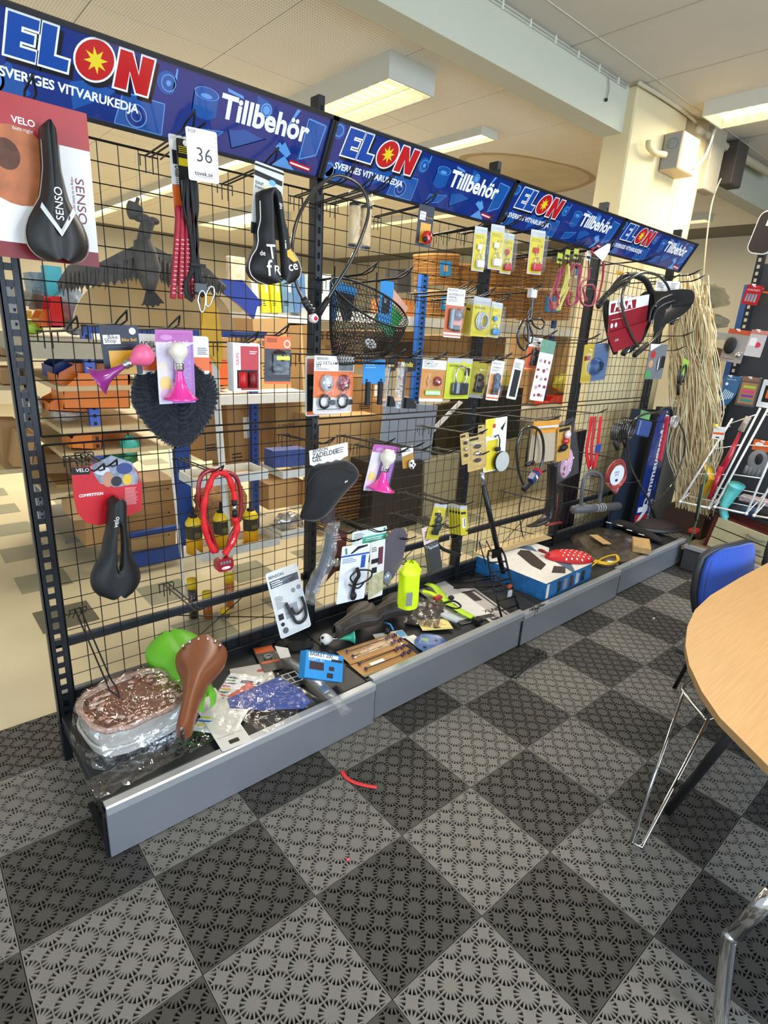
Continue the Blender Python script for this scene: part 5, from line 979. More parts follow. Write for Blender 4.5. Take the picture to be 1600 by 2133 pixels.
b.tube(spline(pxs([(1372, 866), (1380, 852), (1396, 852), (1400, 866)], .36), 5), .012, DBLK, 8); b.obj('coiled_wire', t)
t = thing('round_label_lock', 'dusty red coiled cable lock with a round white paper label', 'lock'); b = B(); rm = mat('a8403e', .25, var=.1, coat=.5)
for k in range(4): b.tube([aY(1283, 985, .42)+Vector((.135*math.cos(a)*(1-.05*k), -.008*k, .098*math.sin(a)*(1-.06*k)-.01*k)) for a in [j*math.pi/14 for j in range(28)]], .007, rm, 7, closed=True)
b.tube(pxs([(1266, 1005), (1282, 1026)], .41), .015, mat('c26a70', .3, coat=.5), 8); b.tube(pxs([(1282, 1026), (1290, 1008)], .41), .014, mat('c26a70', .3, coat=.5), 8); b.obj('cable', t)
m = Matrix.Translation(aY(1286, 990, .37)) @ Ry(0); b = B(); b.poly(ell(0, 0, .100, .074), -.0006, .0006, mat('dfe3ea', .4), m); b.text('STEELLINE', -.045, .02, .014, -.0012, TXT, m, bold=.01); b.rect(-.02, -.045, .018, -.028, -.0012, TXT, m); b.lines(-.04, .012, .07, 3, .006, -.0012, LTXT, M=m); b.obj('round_label', t); hook(aY(1283, 985, .42).x, aY(1283, 960, .42).z, 'hook inside the dusty red lock with the round label')
t = thing('shackle_lock', 'grey U-shaped shackle lock with number wheels, low in the last bay', 'lock'); gl = mat('55565a', .45, var=.05); b = B(); b.tube(spline(pxs([(1210, 1062), (1213, 1015), (1220, 992), (1236, 984), (1252, 992), (1252, 1020), (1247, 1055)], .42), 6), .013, gl, 10); b.obj('shackle', t)
b = B(); p0, p1 = aY(1195, 1062, .42), aY(1288, 1054, .42); b.tube([p0, p1], .030, gl, 16); b.obj('cross_bar', t); b = B()
for k in range(4): q = p0.lerp(p1, .46+.055*k); b.tube([q+Vector((-.004, 0, 0)), q+Vector((.004, 0, 0))], .0315, mat('b8b8b4', .3), 16)
b.obj('number_wheel', t); hook(aY(1236, 990, .74).x-.03, aY(1236, 990, .74).z, 'hook carrying the grey U-shaped lock')
# upright sign board standing in the corner + dark panels
t = thing('upright_sign_board', 'blue shop sign board standing on end in the corner behind the teardrop cable', 'sign'); M, w, h = frame((1366, 893), (1396, 893), (1366, 1096), ('Y', .60, 0, 0)); b = B(M=M); b.box((0, .012, -h*.40), (w*1.25, .02, h*1.2), BLACK); b.rect(-w*.55, -h*.99, w*.55, h*.18, -.0005, BL0)
b.text('Dammsugarpåsar', w*.16, -h*.76, w*.42, -.002, WHT, rot=90, bold=.03); b.rect(-w*.5, -h*.97, w*.3, -h*.83, -.002, SRD); b.text('N', w*.18, -h*.955, w*.85, -.003, WHT, rot=90, bold=.05); b.text('SVERIGES', w*.48, -h*.97, w*.22, -.003, WHT, rot=90)
for (z0, z1) in ((.2, .35), (.5, .62), (.68, .8)): b.poly([(w*.3, -h*z0), (w*.5, -h*(z0+z1)/2), (w*.3, -h*z1)], -.0015, -.0015, BL1)
b.obj('board', t)
M, w, h = frame((1318, 880), (1368, 880), (1318, 1080), ('Y', .70)); tag(B(M=M).box((0, .02, -h*.5), (w, .03, h*1.25), mat('1d2838', .5)).obj('dark_blue_board'), 'tall dark blue board standing behind the teardrop cable lock', 'board')
M, w, h = frame((1400, 885), (1430, 885), (1400, 1060), ('Y', .66)); tag(B(M=M).box((.03, .03, -h*.52), (w*1.7, .03, h*1.42), mat('5c5a58', .7)).obj('grey_board'), 'tall grey board standing between the blue sign and the raffia', 'board')
# ================================================================== GOODS ON THE SHELF DECK   (deck top z = .200)
DZ = .2015
t = thing('wrapped_basket', 'large pink and brown flowered basket wrapped in clear film, left end of shelf', 'basket'); c = aZ(282, 1478, .28); M_ = Matrix.Translation((c.x, c.y, 0)) @ Rz(6)
def superell(a, rx, ry, e=.62): return (rx*math.copysign(abs(math.cos(a))**e, math.cos(a)), ry*math.copysign(abs(math.sin(a))**e, math.sin(a)))
fb = mat('8a4a36', .5, var=.55, sc=26); fbm = mat('6e3b2c', .5, var=.7, sc=55)
b = B(M=M_); rx, ry = .185, .155
for i in range(1):
    n = 48; rings = [(1, .225), (1.0, .255), (.99, .30), (1.03, .318), (1.0, .333), (.93, .335), (.90, .30)]
    vs = []; [vs.extend([(superell(2*math.pi*k/n, rx*s, ry*s)+(z,)) for k in range(n)]) for s, z in rings]; fs = [(r*n+k, r*n+(k+1) % n, (r+1)*n+(k+1) % n, (r+1)*n+k) for r in range(len(rings)-1) for k in range(n)]
    b.add(vs, fs, mat('c9c5bd', .35), True)
b.add([superell(2*math.pi*k/48, rx*.92, ry*.92)+(.328,) for k in range(48)], [tuple(range(48))], fbm); b.tube([superell(2*math.pi*k/60, rx*.99, ry*.99)+(.335+.003*math.sin(k*1.3),) for k in range(60)], .011, mat('c49a8c', .5, var=.5, sc=60), 6, closed=True)
b.tube([superell(2*math.pi*k/60, rx*1.03, ry*1.03)+(.262,) for k in range(60)], .006, mat('d9d8d2', .3), 6, closed=True); b.add([superell(2*math.pi*k/48, rx*.98, ry*.98)+(.204,) for k in range(48)]+[superell(2*math.pi*k/48, rx*1.0, ry*1.0)+(.228,) for k in range(48)], [(k, (k+1) % 48, (k+1) % 48+48, k+48) for k in range(48)]+[tuple(range(48))], mat('2e2725', .5)); b.obj('basket_body', t)
RF_ = random.Random(2); b = B(M=M_)
for k in range(90):
    a = RF_.uniform(0, 6.28); q = RF_.uniform(.55, .95); x, y = superell(a, rx*q, ry*q); b.ball((x, y, .332), (.010+.01*RF_.random(), .007+.006*RF_.random(), .003), mat(('e3b9ae', 'c98a74', '5a2a20', 'eedbd0')[k % 4], .5), 6)
tag(b.obj('flower_pattern', t), kind='stuff')
film = plastic('crackle', (1, 1, 1), .16, .05, bst=1, bsc=22); b = B(M=M_)
def cf_(u, v):
    a = 2*math.pi*u
    if v < .55: q = v/.55; x, y = superell(a, rx*1.04*q, ry*1.04*q); z = .352
    else: q = (v-.55)/.45; x, y = superell(a, rx*(1.04+.16*q), ry*(1.04+.26*q)); z = .352-.145*q**.8
    nn = noise.noise(Vector((x*28, y*28, z*22)))*.014+abs(noise.noise(Vector((x*60, y*50, 3))))*.010
    return (x*(1+nn*2), y*(1+nn*2)-.0*q if v > .55 else y, z+nn*(.9 if v < .9 else .2))
b.patch(cf_, 90, 44, film)
b.patch(lambda u, v: ((u-.5)*.52, -ry-.03-.10*v, .214+.012*noise.noise(Vector((u*16, v*7, 2)))+.012*(1-v)), 40, 10, film)
tag(b.obj('film', t))
# saddles green and brown with card
t = thing('saddle_card', 'plain grey white hanging card under the brown saddle, slot towards the front', 'card', frame((392, 1450), (448, 1432), (428, 1580), ('Z', .225))[0]); M, w, h = frame((392, 1450), (448, 1432), (428, 1580), ('Z', .225)); b = B(); b.poly(rrect(w, h, .008), -.0008, .0008, mat('d9d6d0', .5)); b.poly(rrect(w*.34, h*.06, .005, 0, -h*.885), -.0012, -.0012, TXT); b.rect(-w*.42, -h*.815, w*.42, -h*.81, -.0012, LTXT)
for q in ((-.2, .5), (.1, .6), (.15, .35)): b.poly(ell(w*q[0], -h*q[1], .002, .002, 8), -.0013, -.0013, TXT)
b.obj('card', t)
def deck_saddle(name, label, TL, TR, BL, z, mt, tilt, yaw, nose, fn=None, thick=.05, L=None, **k):
    M, w, h = frame(TL, TR, BL, ('Z', z)); M = M @ T(0, 0, -h/2) @ Ry(yaw) @ Rx(tilt) @ T(0, 0, h/2); t = thing(name, label, 'saddle', M); o, hw = saddle_obj(L or h, w, mt, t, nose=nose, thick=thick, **k)
    if fn: fn(t, w, h, hw)
    return t
# nose points towards the viewer: rotate 180 so the tail is at the back
M, w, h = frame((345, 1352), (462, 1348), (385, 1478), ('Z', .30)); M = M @ T(.0, 0, -h/2) @ Ry(150) @ T(0, .0, h/2); t = thing('bicycle_saddle', 'bright green saddle lying under the brown leather saddle', 'saddle', M @ Rx(-12)); saddle_obj(h*.95, w*.98, mat('6dbb2c', .5, var=.04), t, nose=.42, thick=.055)
M, w, h = frame((368, 1372), (471, 1366), (402, 1528), ('Z', .36)); M = M @ T(0, 0, -h/2) @ Ry(184) @ T(0, 0, h/2); t = thing('bicycle_saddle', 'brown leather saddle with chrome rivets lying on the green saddle', 'saddle', M @ Rx(-8)); LB = mat('7c4526', .38, var=.06, sc=12); o, hw = saddle_obj(h, w*1.02, LB, t, nose=.27, thick=.045, cut=.0)
for k in range(6):
    a = math.radians(205+26*k); b = B(); b.ball((math.cos(a)*w*.40, -.043, -h*.80+math.sin(a)*w*.36), (.0075, .012, .0075), CHROME, 10); b.obj('rivet', t)
pack('swim_cap_pack', 'clear pack with white oval and rainbow wavy print beside the brown saddle', 'pack', (481, 1402), (556, 1412), (474, 1532), ('Z', .222), mat('dfe2e6', .35), [('r', .4, .10, .92, .16, mat('2c3a6c', .4)), ('t', 'TURBO', .45, .15, .09, mat('d84a3a', .4), 'l', .02), ('p', [(.62, .12), (.9, .2), (.55, .5), (.3, .42)], mat('dd5a48', .4)), ('e', .62, .58, .33, .42, mat('f0efea', .4)), ('t', 'SQUARE', .42, .44, .085, TXT), ('t', 'SILICONE', .42, .49, .085, TXT), ('t', 'SWIM CAP', .42, .54, .085, TXT), ('l', .4, .60, .4, 3, .025, LTXT)]+
     [('p', [(.02, y), (.16+.1*(k % 3), y-.012), (.30-.05*(k % 2), y+.01), (.18, y+.022), (.02, y+.02)], mat(c, .4)) for k, (y, c) in enumerate(zip([.08+.055*i for i in range(16)], ['1f3d78', '2f9a5a', '28397a', 'c84a6a', 'e8b23a', '1c6a4a', 'd86a3a', '2a2f6a', 'e6d23c', '3a9ac4', 'c23a4a', 'e8d84a', '1f4a7a', 'b8c83a', '2a6ab0', 'e0c83a']))], lambda t, w, h: (lambda b: (b.patch(lambda u, v: ((u-.5)*w*1.04, -.006-.004*noise.noise(Vector((u*9, v*9, 0))), -v*h*1.02), 16, 20, CLEAR), b.obj('film', t)))(B()), hk=False)
t = pack('blue_fabric_pack', 'flat blue fabric in crinkled clear film beside the swim cap pack', 'pack', (570, 1402), (662, 1456), (520, 1502), ('Z', .225), mat('2d4fa6', .6, var=.12, sc=14, bump=.4, bs=60), [], lambda t, w, h: (lambda b: (b.patch(lambda u, v: ((u-.5)*w*1.12, -.010-.008*noise.noise(Vector((u*12, v*12, 4))), -v*h*1.08), 26, 26, CLEAR), b.obj('film', t)))(B()), hk=False, outline=lambda w, h: [(-w*.36, 0), (w*.1, 0), (w*.48, -h*.12), (w*.5, -h*.3), (w*.1, -h*.72), (-w*.3, -h*1.0), (-w*.5, -h*.9)])
pack('tyre_card', 'grey cardboard piece with red logo partly under the swim cap pack', 'card', (478, 1394), (560, 1380), (500, 1440), ('Z', .212), mat('c9c6c2', .5), [('e', .75, .3, .12, .06, mat('b01c24', .4)), ('l', .1, .5, .4, 3, .1, LTXT)], None, hk=False)
pack('spare_part_pack', 'small clear pack with orange stripes and coiled black part', 'pack', (525, 1350), (566, 1342), (545, 1402), ('Z', .215), mat('4a4442', .35), [('r', .05, .05, .95, .28, ORANGE), ('r', .1, .62, .95, .70, ORANGE), ('l', .1, .32, .8, 3, .08, LTXT)], lambda t, w, h: (lambda b: (b.tube([(.018*math.cos(a), -.006-.002*a/6, -h*.5+.012*math.sin(a)) for a in [k*.5 for k in range(36)]], .003, mat('bcbcbc', .3, .6), 5), b.obj('coil', t)))(B()), hk=False)
pack('line_drawing_pack', 'dark pack with white outline drawing between blue fabric and white blister', 'pack', (575, 1402), (612, 1390), (600, 1436), ('Z', .214), mat('23252c', .35), [('r', .1, .2, .9, .26, CARD), ('r', .1, .5, .9, .55, CARD), ('r', .1, .2, .16, .8, CARD), ('r', .84, .2, .9, .8, CARD), ('r', .1, .76, .9, .8, CARD), ('r', .45, .2, .5, .8, CARD)], None, hk=False)
t = thing('tube_bag', 'long twisted clear bag lying over the front edge of the shelf', 'bag'); P = [aZ(x, y, z) for x, y, z in ((578, 1356, .24), (602, 1375, .245), (628, 1392, .255), (655, 1415, .255), (682, 1442, .25), (702, 1462, .245), (722, 1484, .235))]
b = B(); n = len(spline(P, 8)); b.tube(spline(P, 8), .030, FOG, 18, flat=.35, cap=False, fn=lambda q: (.55+1.1*q if q < .5 else 1.1-.75*(q-.5)) if q < .88 else .68+3*(q-.88)); b.obj('bag', t); b = B(); b.tube(spline(P[1:5], 8), .016, mat('b9c4d2', .15, .7, var=.3, sc=60), 10, flat=.35); b.obj('foil_strip', t); b = B(); b.add([aZ(x, y, .275) for x, y in ((572, 1345), (600, 1350), (606, 1368), (584, 1372))], [(0, 1, 2, 3)], mat('d9dadb', .4)); b.obj('header_card', t)
t = thing('black_cloth', 'crumpled black cloth bundle lying behind the small orange striped pack', 'cloth'); b = B(); cm = mat('1a1a1b', .85, var=.2, bump=.4, bs=150)
for (x, y, r) in ((555, 1335, .05), (590, 1340, .045), (615, 1345, .05), (637, 1340, .045)):
    c = aZ(x, y, .215); b.patch(lambda u, v: (lambda a, q: (c.x+r*math.sin(q)*math.cos(a)*(1+.3*noise.noise(Vector((a*2, q*3, x)))), c.y+r*.8*math.sin(q)*math.sin(a), c.z-.008+r*.5*math.cos(q)*(1+.4*noise.noise(Vector((a, q*2, y))))))(2*math.pi*u, math.pi/2*v), 18, 8, cm)
tag(b.obj('cloth', t))
# standing white blister with two black rods
def bent(t, w, h):
    dome(w*.92, h*.97, .022, CLEAR, 0, -h*.5, t, y=-.002, ex=10)
    b = B(); b.tube(spline([(-w*.14, -.016, -h*.50), (-w*.06, -.016, -h*.66), (w*.02, -.016, -h*.82), (w*.18, -.016, -h*.86), (w*.36, -.016, -h*.80), (w*.40, -.016, -h*.62), (w*.36, -.016, -h*.50)], 6), .0075, DBLK, 8); b.tube(spline([(w*.0, -.014, -h*.60), (w*.06, -.014, -h*.70), (w*.18, -.014, -h*.72), (w*.38, -.014, -h*.66)], 6), .0055, DBLK, 8); b.obj('rod', t)
pack('rod_blister', 'large white and grey blister card with bent black rods leaning on the mesh', 'blister pack', (552, 1196), (618, 1172), (578, 1335), ('Y', .56, -4, -14), mat('dcdcda', .4), [('t', 'BENSON', .06, .10, .12, TXT, 'l', .02), ('r', .06, .13, .95, .24, mat('3a3c40', .4)), ('l', .10, .15, .4, 3, .03, CARD), ('e', .70, .37, .07, .07, mat('8a8c90', .5)), ('e', .88, .35, .07, .07, mat('8a8c90', .5)), ('l', .1, .38, .25, 9, .022, LTXT), ('r', .08, .64, .24, .73, TXT), ('e', .16, .80, .06, .06, TXT), ('e', .2, .9, .09, .09, mat('5a5a5a', .5)), ('r', .30, .55, .72, .75, mat('9b9d9f', .3)), ('t', 'FIETSVAG', .33, .69, .08, TXT)], bent, hk=False, r=.012)
hpx(555, 1060, 'hook above the white rod blister near the foil tray') if 0 else None
# blue box
t = thing('blue_box', 'small blue box with black pictures standing among the packs', 'box'); M, w, h = frame((632, 1352), (722, 1368), (632, 1408), ('Y', .29, 10, -30)); t.matrix_world = M; b = B(); b.box((0, .022, -h*.52), (w*.86, .044, h*1.04), mat('2c8fd2', .4), ch=.001); yy = -.0008
for r in ((-.34, -.40, -.02, -.70, '3a201c'), (.10, -.50, .22, -.66, '3a201c'), (.06, -.76, .2, -.95, '2a2624'), (-.38, -.06, .30, -.26, 'e8eaec'), (.14, -.20, .40, -.30, '1b2430')): b.rect(r[0]*w, r[3]*h, r[2]*w, r[1]*h, yy, mat(r[4], .4)); yy -= .0002
b.text('BASKET 200', -.36*w, -.18*h, w*.10, yy, TXT, bold=.01); b.text('LIGHT SET', -.38*w, -.36*h, w*.08, yy, CARD); b.obj('carton', t)
tag(B(M=M).box((w*.50, .05, -h*.62), (.03, .06, h*.7), mat('4a4a4c', .9, bump=.5)).obj('grey_foam_pad'), 'grey foam pad just right of the small blue box', 'pad')
t = thing('ball_horn', 'turquoise bulb horn with a football pattern ball lying on the shelf', 'horn', Matrix.Translation(aZ(698, 1330, .235)) @ Rz(-28) @ Ry(-90)); c_ = mat('45bfa0', .25, coat=.5); horn(t, Matrix.Identity(4), .10, .036, .030, mat('ecebe6', .35), c_, CHROME)
b = B()
for a, q in ((0, 0), (60, 1), (150, 1), (240, 1), (320, 1), (100, 1.9)): th_ = q*.95; v = Vector((math.sin(th_)*math.cos(math.radians(a)), math.sin(th_)*math.sin(math.radians(a)), math.cos(th_))); v = Vector((-abs(v.z), v.x, v.y)) if 0 else v; b.ball(Vector((0, 0, .012+.030*1.25))+v*.0275, (.0085, .0085, .0085), DBLK, 8)
b.obj('ball_patches', t)
# two dark saddles
SB = mat('352c28', .5, var=.12, sc=15, bump=.15, bs=500)
for (pts, lab) in ((((655, 1262), (775, 1255), (668, 1345)), 'dark brown black saddle on the shelf, left of two with grey stitching'), (((745, 1232), (835, 1232), (745, 1318)), 'dark brown black saddle on the shelf, right of two behind the bottle cage card')):
    M, w, h = frame(pts[0], pts[1], pts[2], ('Z', .29)); t = thing('bicycle_saddle', lab, 'saddle', M @ T(0, 0, -h*.5) @ Ry(228) @ T(0, 0, .13)); saddle_obj(.31, .20, SB, t, nose=.30, thick=.05, piping=mat('6a6664', .5)); b = B(); b.tube([(-.02, .0, -.06), (-.02, .045, -.12), (-.03, .045, -.18), (-.05, .01, -.23)], .0035, CHROME, 6); b.tube([(.02, .0, -.06), (.02, .045, -.12), (.03, .045, -.18), (.05, .01, -.23)], .0035, CHROME, 6); b.obj('rail', t)
# rods on brown cards
def rods(t, w, h):
    pm_ = mat('4a2a5c', .25, .3, coat=.5)
    for z in (-.30, -.68):
        b = B(); b.tube([(-w*.36, -.008, h*z), (w*.34, -.008, h*z)], .0022, DBLK, 6); b.obj('spoke', t); b = B(); b.ball((-w*.38, -.010, h*z), (.010, .008, .010), pm_, 8); b.obj('purple_bead', t)
        b = B(); [b.ball((w*(.28+.06*k), -.010, h*z+(.006 if k % 2 else -.004)), (.011, .008, .010), pm_, 8) for k in range(4)]; b.obj('purple_flower', t)
pack('spoke_card', 'brown card with two purple beaded spokes, at the front edge of the shelf', 'spokes', (724, 1382), (836, 1340), (758, 1412), ('Z', .206), KRAFT, [('r', .25, .42, .5, .58, CARD), ('p', [(0, .9), (.3, 1), (0, 1)], mat('3a6a58', .4))], rods, hk=False)
pack('spoke_card', 'brown card with purple beaded spokes, the rear one half under clear film', 'spokes', (700, 1358), (820, 1318), (724, 1386), ('Z', .212), KRAFT, [], lambda t, w, h: (rods(t, w, h), dome(w*.95, h*.9, .012, CLEAR, 0, -h*.5, t)), hk=False)
pack('valve_card', 'small white card with a black and light blue bicycle part, front of the dark saddles', 'card', (776, 1322), (838, 1312), (790, 1338), ('Z', .206), mat('dedcd6', .4), [('r', .75, .1, .98, .8, mat('5aa0d4', .4))], lambda t, w, h: (lambda b: (b.ball((-w*.05, -.018, -h*.2), (.02, .018, .016), DBLK, 10), b.tube([(w*.1, -.03, -h*.4), (w*.08, -.045, 0), (-w*.05, -.04, h*.5)], .005, mat('3c8ad0', .3), 8), b.obj('clip_part', t)))(B()), hk=False)
pack('blue_blister', 'blue blister with dark wheels on a white card near the front lip', 'blister pack', (868, 1318), (935, 1328), (858, 1352), ('Z', .210), mat('1f62b4', .3, var=.25, sc=30, coat=.5), [('e', .3, .35, .12, .10, mat('7fae6a', .4)), ('e', .65, .3, .06, .06, TXT), ('e', .35, .8, .06, .06, TXT)], lambda t, w, h: dome(w*.9, h*.9, .02, CLEAR, 0, -h*.5, t), hk=False, outline=lambda w, h: ell(0, -h*.5, w*.5, h*.55, 20))
pack('barcode_card', 'white card strip sticking out from under the blue blister', 'card', (843, 1328), (862, 1322), (880, 1362), ('Z', .205), CARD, [('r', .2, .7, .9, .95, GOLD)], None, hk=False)
pack('label_bag', 'dark contents in a clear bag with a yellow label, front of the neon bag', 'bag', (862, 1252), (925, 1262), (850, 1300), ('Z', .214), mat('3b3733', .4, var=.3, sc=40), [], lambda t, w, h: (lambda b: (b.patch(lambda u, v: ((u-.5)*w*1.05, -.016-.012*noise.noise(Vector((u*8, v*8, 1))), h*.1-v*h*1.15), 18, 16, SMOKE), b.obj('film', t)))(B()), hk=False)
pack('yellow_label', 'pale yellow label with a thin red printed text lying at the bag edge', 'label', (868, 1292), (930, 1288), (878, 1314), ('Z', .222), mat('e6d88a', .5), [('l', .08, .25, .8, 3, .16, mat('c8884a', .5)), ('r', .4, .76, .62, .86, TXT), ('r', .02, .06, .98, .08, mat('8a6a3a', .5)), ('r', .02, .92, .98, .94, mat('8a6a3a', .5))], None, hk=False)
# neon drawstring bag standing
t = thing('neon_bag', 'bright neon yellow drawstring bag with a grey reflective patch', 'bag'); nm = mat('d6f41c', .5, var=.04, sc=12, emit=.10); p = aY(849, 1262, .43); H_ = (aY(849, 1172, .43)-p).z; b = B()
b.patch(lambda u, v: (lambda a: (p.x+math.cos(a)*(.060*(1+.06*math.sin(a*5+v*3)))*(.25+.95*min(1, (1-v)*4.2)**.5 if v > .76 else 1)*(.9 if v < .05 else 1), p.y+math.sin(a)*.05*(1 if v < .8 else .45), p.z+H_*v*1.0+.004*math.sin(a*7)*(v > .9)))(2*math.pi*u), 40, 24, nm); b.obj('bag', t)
b = B(); b.tube([(p.x+.022*math.cos(a), p.y+.018*math.sin(a), p.z+H_*.93) for a in [k*.628 for k in range(10)]], .004, mat('8aa010', .5), 5, closed=True); b.tube([(p.x-.01, p.y-.02, p.z+H_*.95), (p.x-.03, p.y+.1, p.z+H_+.03)], .002, DBLK, 5); b.obj('drawstring', t)
b = B(); q = [aY(x, y, .372) for x, y in ((847, 1236), (860, 1234), (858, 1262), (845, 1263))]; b.add(q, [(0, 1, 2, 3)], mat('8f9494', .35)); b.obj('reflective_patch', t)
t = thing('neon_straps', 'crumpled neon yellow reflective straps with red and black clips', 'straps'); b = B(); b.tube(spline([aZ(x, y, z) for x, y, z in ((888, 1216, .24), (905, 1222, .245), (920, 1240, .235), (935, 1258, .23), (955, 1270, .235), (985, 1286, .225))], 6), .026, mat('b9e22a', .45, var=.15, sc=30), 8, flat=.18); b.tube(spline([aZ(x, y, .235) for x, y in ((880, 1232), (898, 1236), (915, 1246))], 6), .02, nm, 8, flat=.4); b.obj('strap', t)
b = B(); b.box(aZ(912, 1245, .25), (.06, .03, .02), mat('b42a34', .4), ch=.004); b.obj('red_clip', t); b = B(); b.box(aZ(995, 1292, .225), (.05, .045, .028), DBLK, ch=.004); b.obj('black_clip', t); b = B(); b.ball(aZ(940, 1245, .245), (.02, .02, .014), DBLK, 10); b.tube(spline([aZ(x, y, .24) for x, y in ((930, 1262), (950, 1268), (960, 1262), (945, 1252), (925, 1256))], 5), .006, DBLK, 6); b.obj('black_loop', t)
pack('barcode_roll', 'small pale blue grey barcode label curled on the white card', 'label', (926, 1276), (960, 1290), (922, 1284), ('Z', .235), mat('c2ccd8', .4), [('r', .2+.06*k, .2, .23+.06*k, .8, TXT) for k in range(9)] if 0 else [('r', .3, .2, .34, .8, TXT), ('r', .4, .2, .42, .8, TXT), ('r', .5, .2, .54, .8, TXT), ('r', .6, .2, .62, .8, TXT)], None, hk=False, th=.012)
pack('white_board_card', 'large white card with a dark stripe and a cut black window, front middle', 'card', (918, 1204), (1032, 1284), (880, 1238), ('Z', .208), mat('e6e3df', .45), [('r', .93, 0, 1, 1, mat('3e3c3d', .4)), ('p', [(.0, 0), (.42, 0), (.42, 1), (0, 1)], mat('b9b8b8', .45)), ('r', .60, .55, .78, .78, DBLK), ('t', 'XLAB75', .90, .12, .08, TXT, 'l', .01, 90)], None, hk=False)
pack('lock_card', 'grey card with a picture of a frame lock under the black carrier', 'card', (985, 1222), (1078, 1290), (955, 1244), ('Z', .205), mat('bdb7b6', .45), [('r', .1, .1, .92, .16, TXT), ('r', .1, .8, .92, .86, TXT), ('r', .1, .1, .14, .86, TXT), ('r', .88, .1, .92, .86, TXT), ('r', .14, .3, .4, .62, mat('3a3436', .4)), ('t', 'AXA', .70, .70, .1, TXT, 'l', .01)], None, hk=False)
t = thing('luggage_carrier', 'black metal rear bicycle luggage carrier standing tilted on the shelf', 'carrier'); cmt = mat('121214', .3, .5); P1 = [aY(x, y, Y) for x, y, Y in ((1045, 1285, .22), (1028, 1225, .33), (1016, 1160, .42), (1018, 1148, .43))]; P2 = [aY(x, y, Y) for x, y, Y in ((1082, 1272, .22), (1068, 1225, .31), (1052, 1158, .40), (1044, 1142, .43))]
b = B(); b.tube(P1, .0065, cmt, 8); b.tube(P2, .0065, cmt, 8); b.tube([P1[-1], P2[-1]], .0065, cmt, 8); b.tube([aY(998, 1128, .46), aY(1012, 1175, .42)], .004, cmt, 6); b.tube([aY(1013, 1126, .46), aY(1030, 1160, .42)], .004, cmt, 6); b.obj('side_rail', t)
for k in range(6):
    q = .10+.16*k; A = P1[0].lerp(P1[2], q); C_ = P2[0].lerp(P2[2], q); b = B(); b.tube([A, C_], .005, cmt, 6); b.obj('cross_bar', t)
b = B(); b.box(P1[2].lerp(P2[2], .5)+Vector((0, 0, .02)), (.085, .012, .05), cmt, ch=.003); b.obj('lamp_plate', t); b = B(); b.box(aY(1062, 1238, .30), (.028, .012, .05), mat('c8cdd6', .4)); b.box(aY(1062, 1222, .30), (.03, .013, .02), mat('c8502c', .4)); b.obj('price_label', t)
b = B()
for (a, c) in (((940, 1205), (1030, 1200)), ((945, 1225), (1035, 1222)), ((985, 1190), (990, 1215)), ((960, 1215), (1030, 1205)), ((1000, 1230), (1060, 1215))): b.tube([aZ(*a, .225), aZ(*c, .235)], .004, cmt, 6)
tag(thing('carrier_rods', 'loose black metal rods lying behind the luggage carrier', 'rods'), None); b.obj('rod', bpy.data.objects['carrier_rods'])
# big boxed item
t = thing('product_box', 'large flat white and blue printed box lying in the middle of the shelf', 'box'); q = [aZ(x, y, .32) for x, y in ((1000, 1160), (1088, 1122), (1232, 1172), (1140, 1218))]; ctr = sum(q, Vector())/4; ux = ((q[2]-q[1])+(q[3]-q[0])).normalized(); ux.z = 0; uy = Vector((-ux.y, ux.x, 0)); wx = ((q[2]-q[1]).length+(q[3]-q[0]).length)/2; wy = ((q[1]-q[0]).length+(q[2]-q[3]).length)/2
Mb = Matrix.Identity(4)
for i, c in enumerate((ux, Vector((0, 0, -1)), uy)):
    for k in range(3): Mb[k][i] = c[k]
Mb.translation = ctr; t.matrix_world = Mb; b = B(); hb = .118
b.box((0, hb/2, 0), (wx, hb, wy), mat('2a6fae', .4, var=.35, sc=18)); b.rect(-wx/2, -wy/2, wx/2, wy/2, -.0008, mat('e3e1dc', .4)); b.poly([(-wx*.30, wy*.12), (-wx*.22, wy*.2), (wx*.18, -wy*.02), (wx*.24, -wy*.22), (wx*.1, -wy*.2), (-wx*.25, -wy*.02)], -.0014, -.0014, mat('3b3331', .5)); b.poly([(-wx*.5, wy*.1), (-wx*.3, wy*.35), (-wx*.12, wy*.25)], -.0012, -.0012, mat('4c6f94', .4)); b.poly([(wx*.0, wy*.22), (wx*.2, wy*.42), (wx*.5, wy*.1), (wx*.5, wy*.04)], -.0012, -.0012, mat('4a6c84', .4)); b.poly([(-wx*.12, wy*.5), (-wx*.02, wy*.5), (wx*.16, wy*.22), (wx*.06, wy*.2)], -.0016, -.0016, mat('2c2a2a', .4))
b.poly([(wx*.26, wy*.02), (wx*.36, wy*.12), (wx*.47, -wy*.06), (wx*.36, -wy*.18)], -.0016, -.0016, mat('393a40', .4)); b.add([(wx/2+.0006, .01, -wy*.47), (wx/2+.0006, hb-.01, -wy*.47), (wx/2+.0006, hb-.01, -wy*.42), (wx/2+.0006, .01, -wy*.42)], [(0, 1, 2, 3)], CARD)
b.obj('carton', t)
b = B()
for k in range(5): b.add([(wx/2+.0008, .02, -wy*.25+wy*.13*k), (wx/2+.0008, hb-.015, -wy*.25+wy*.13*k), (wx/2+.0008, hb-.02, -wy*.17+wy*.13*k), (wx/2+.0008, .03, -wy*.17+wy*.13*k)], [(0, 1, 2, 3)], mat(('2a3540', '8a94a0', '4a3a38', 'b9c4cc', '1f2830')[k], .4))
b.obj('side_print', t)
pack('cardboard_sheet', 'plain beige cardboard sheet under the back of the large printed box', 'cardboard', (1000, 1150), (1130, 1116), (1002, 1162), ('Z', .33), mat('c8b183', .6), [], None, hk=False, outline=lambda w, h: rrect(w*1.1, h*1.6, .02, 0, .05))
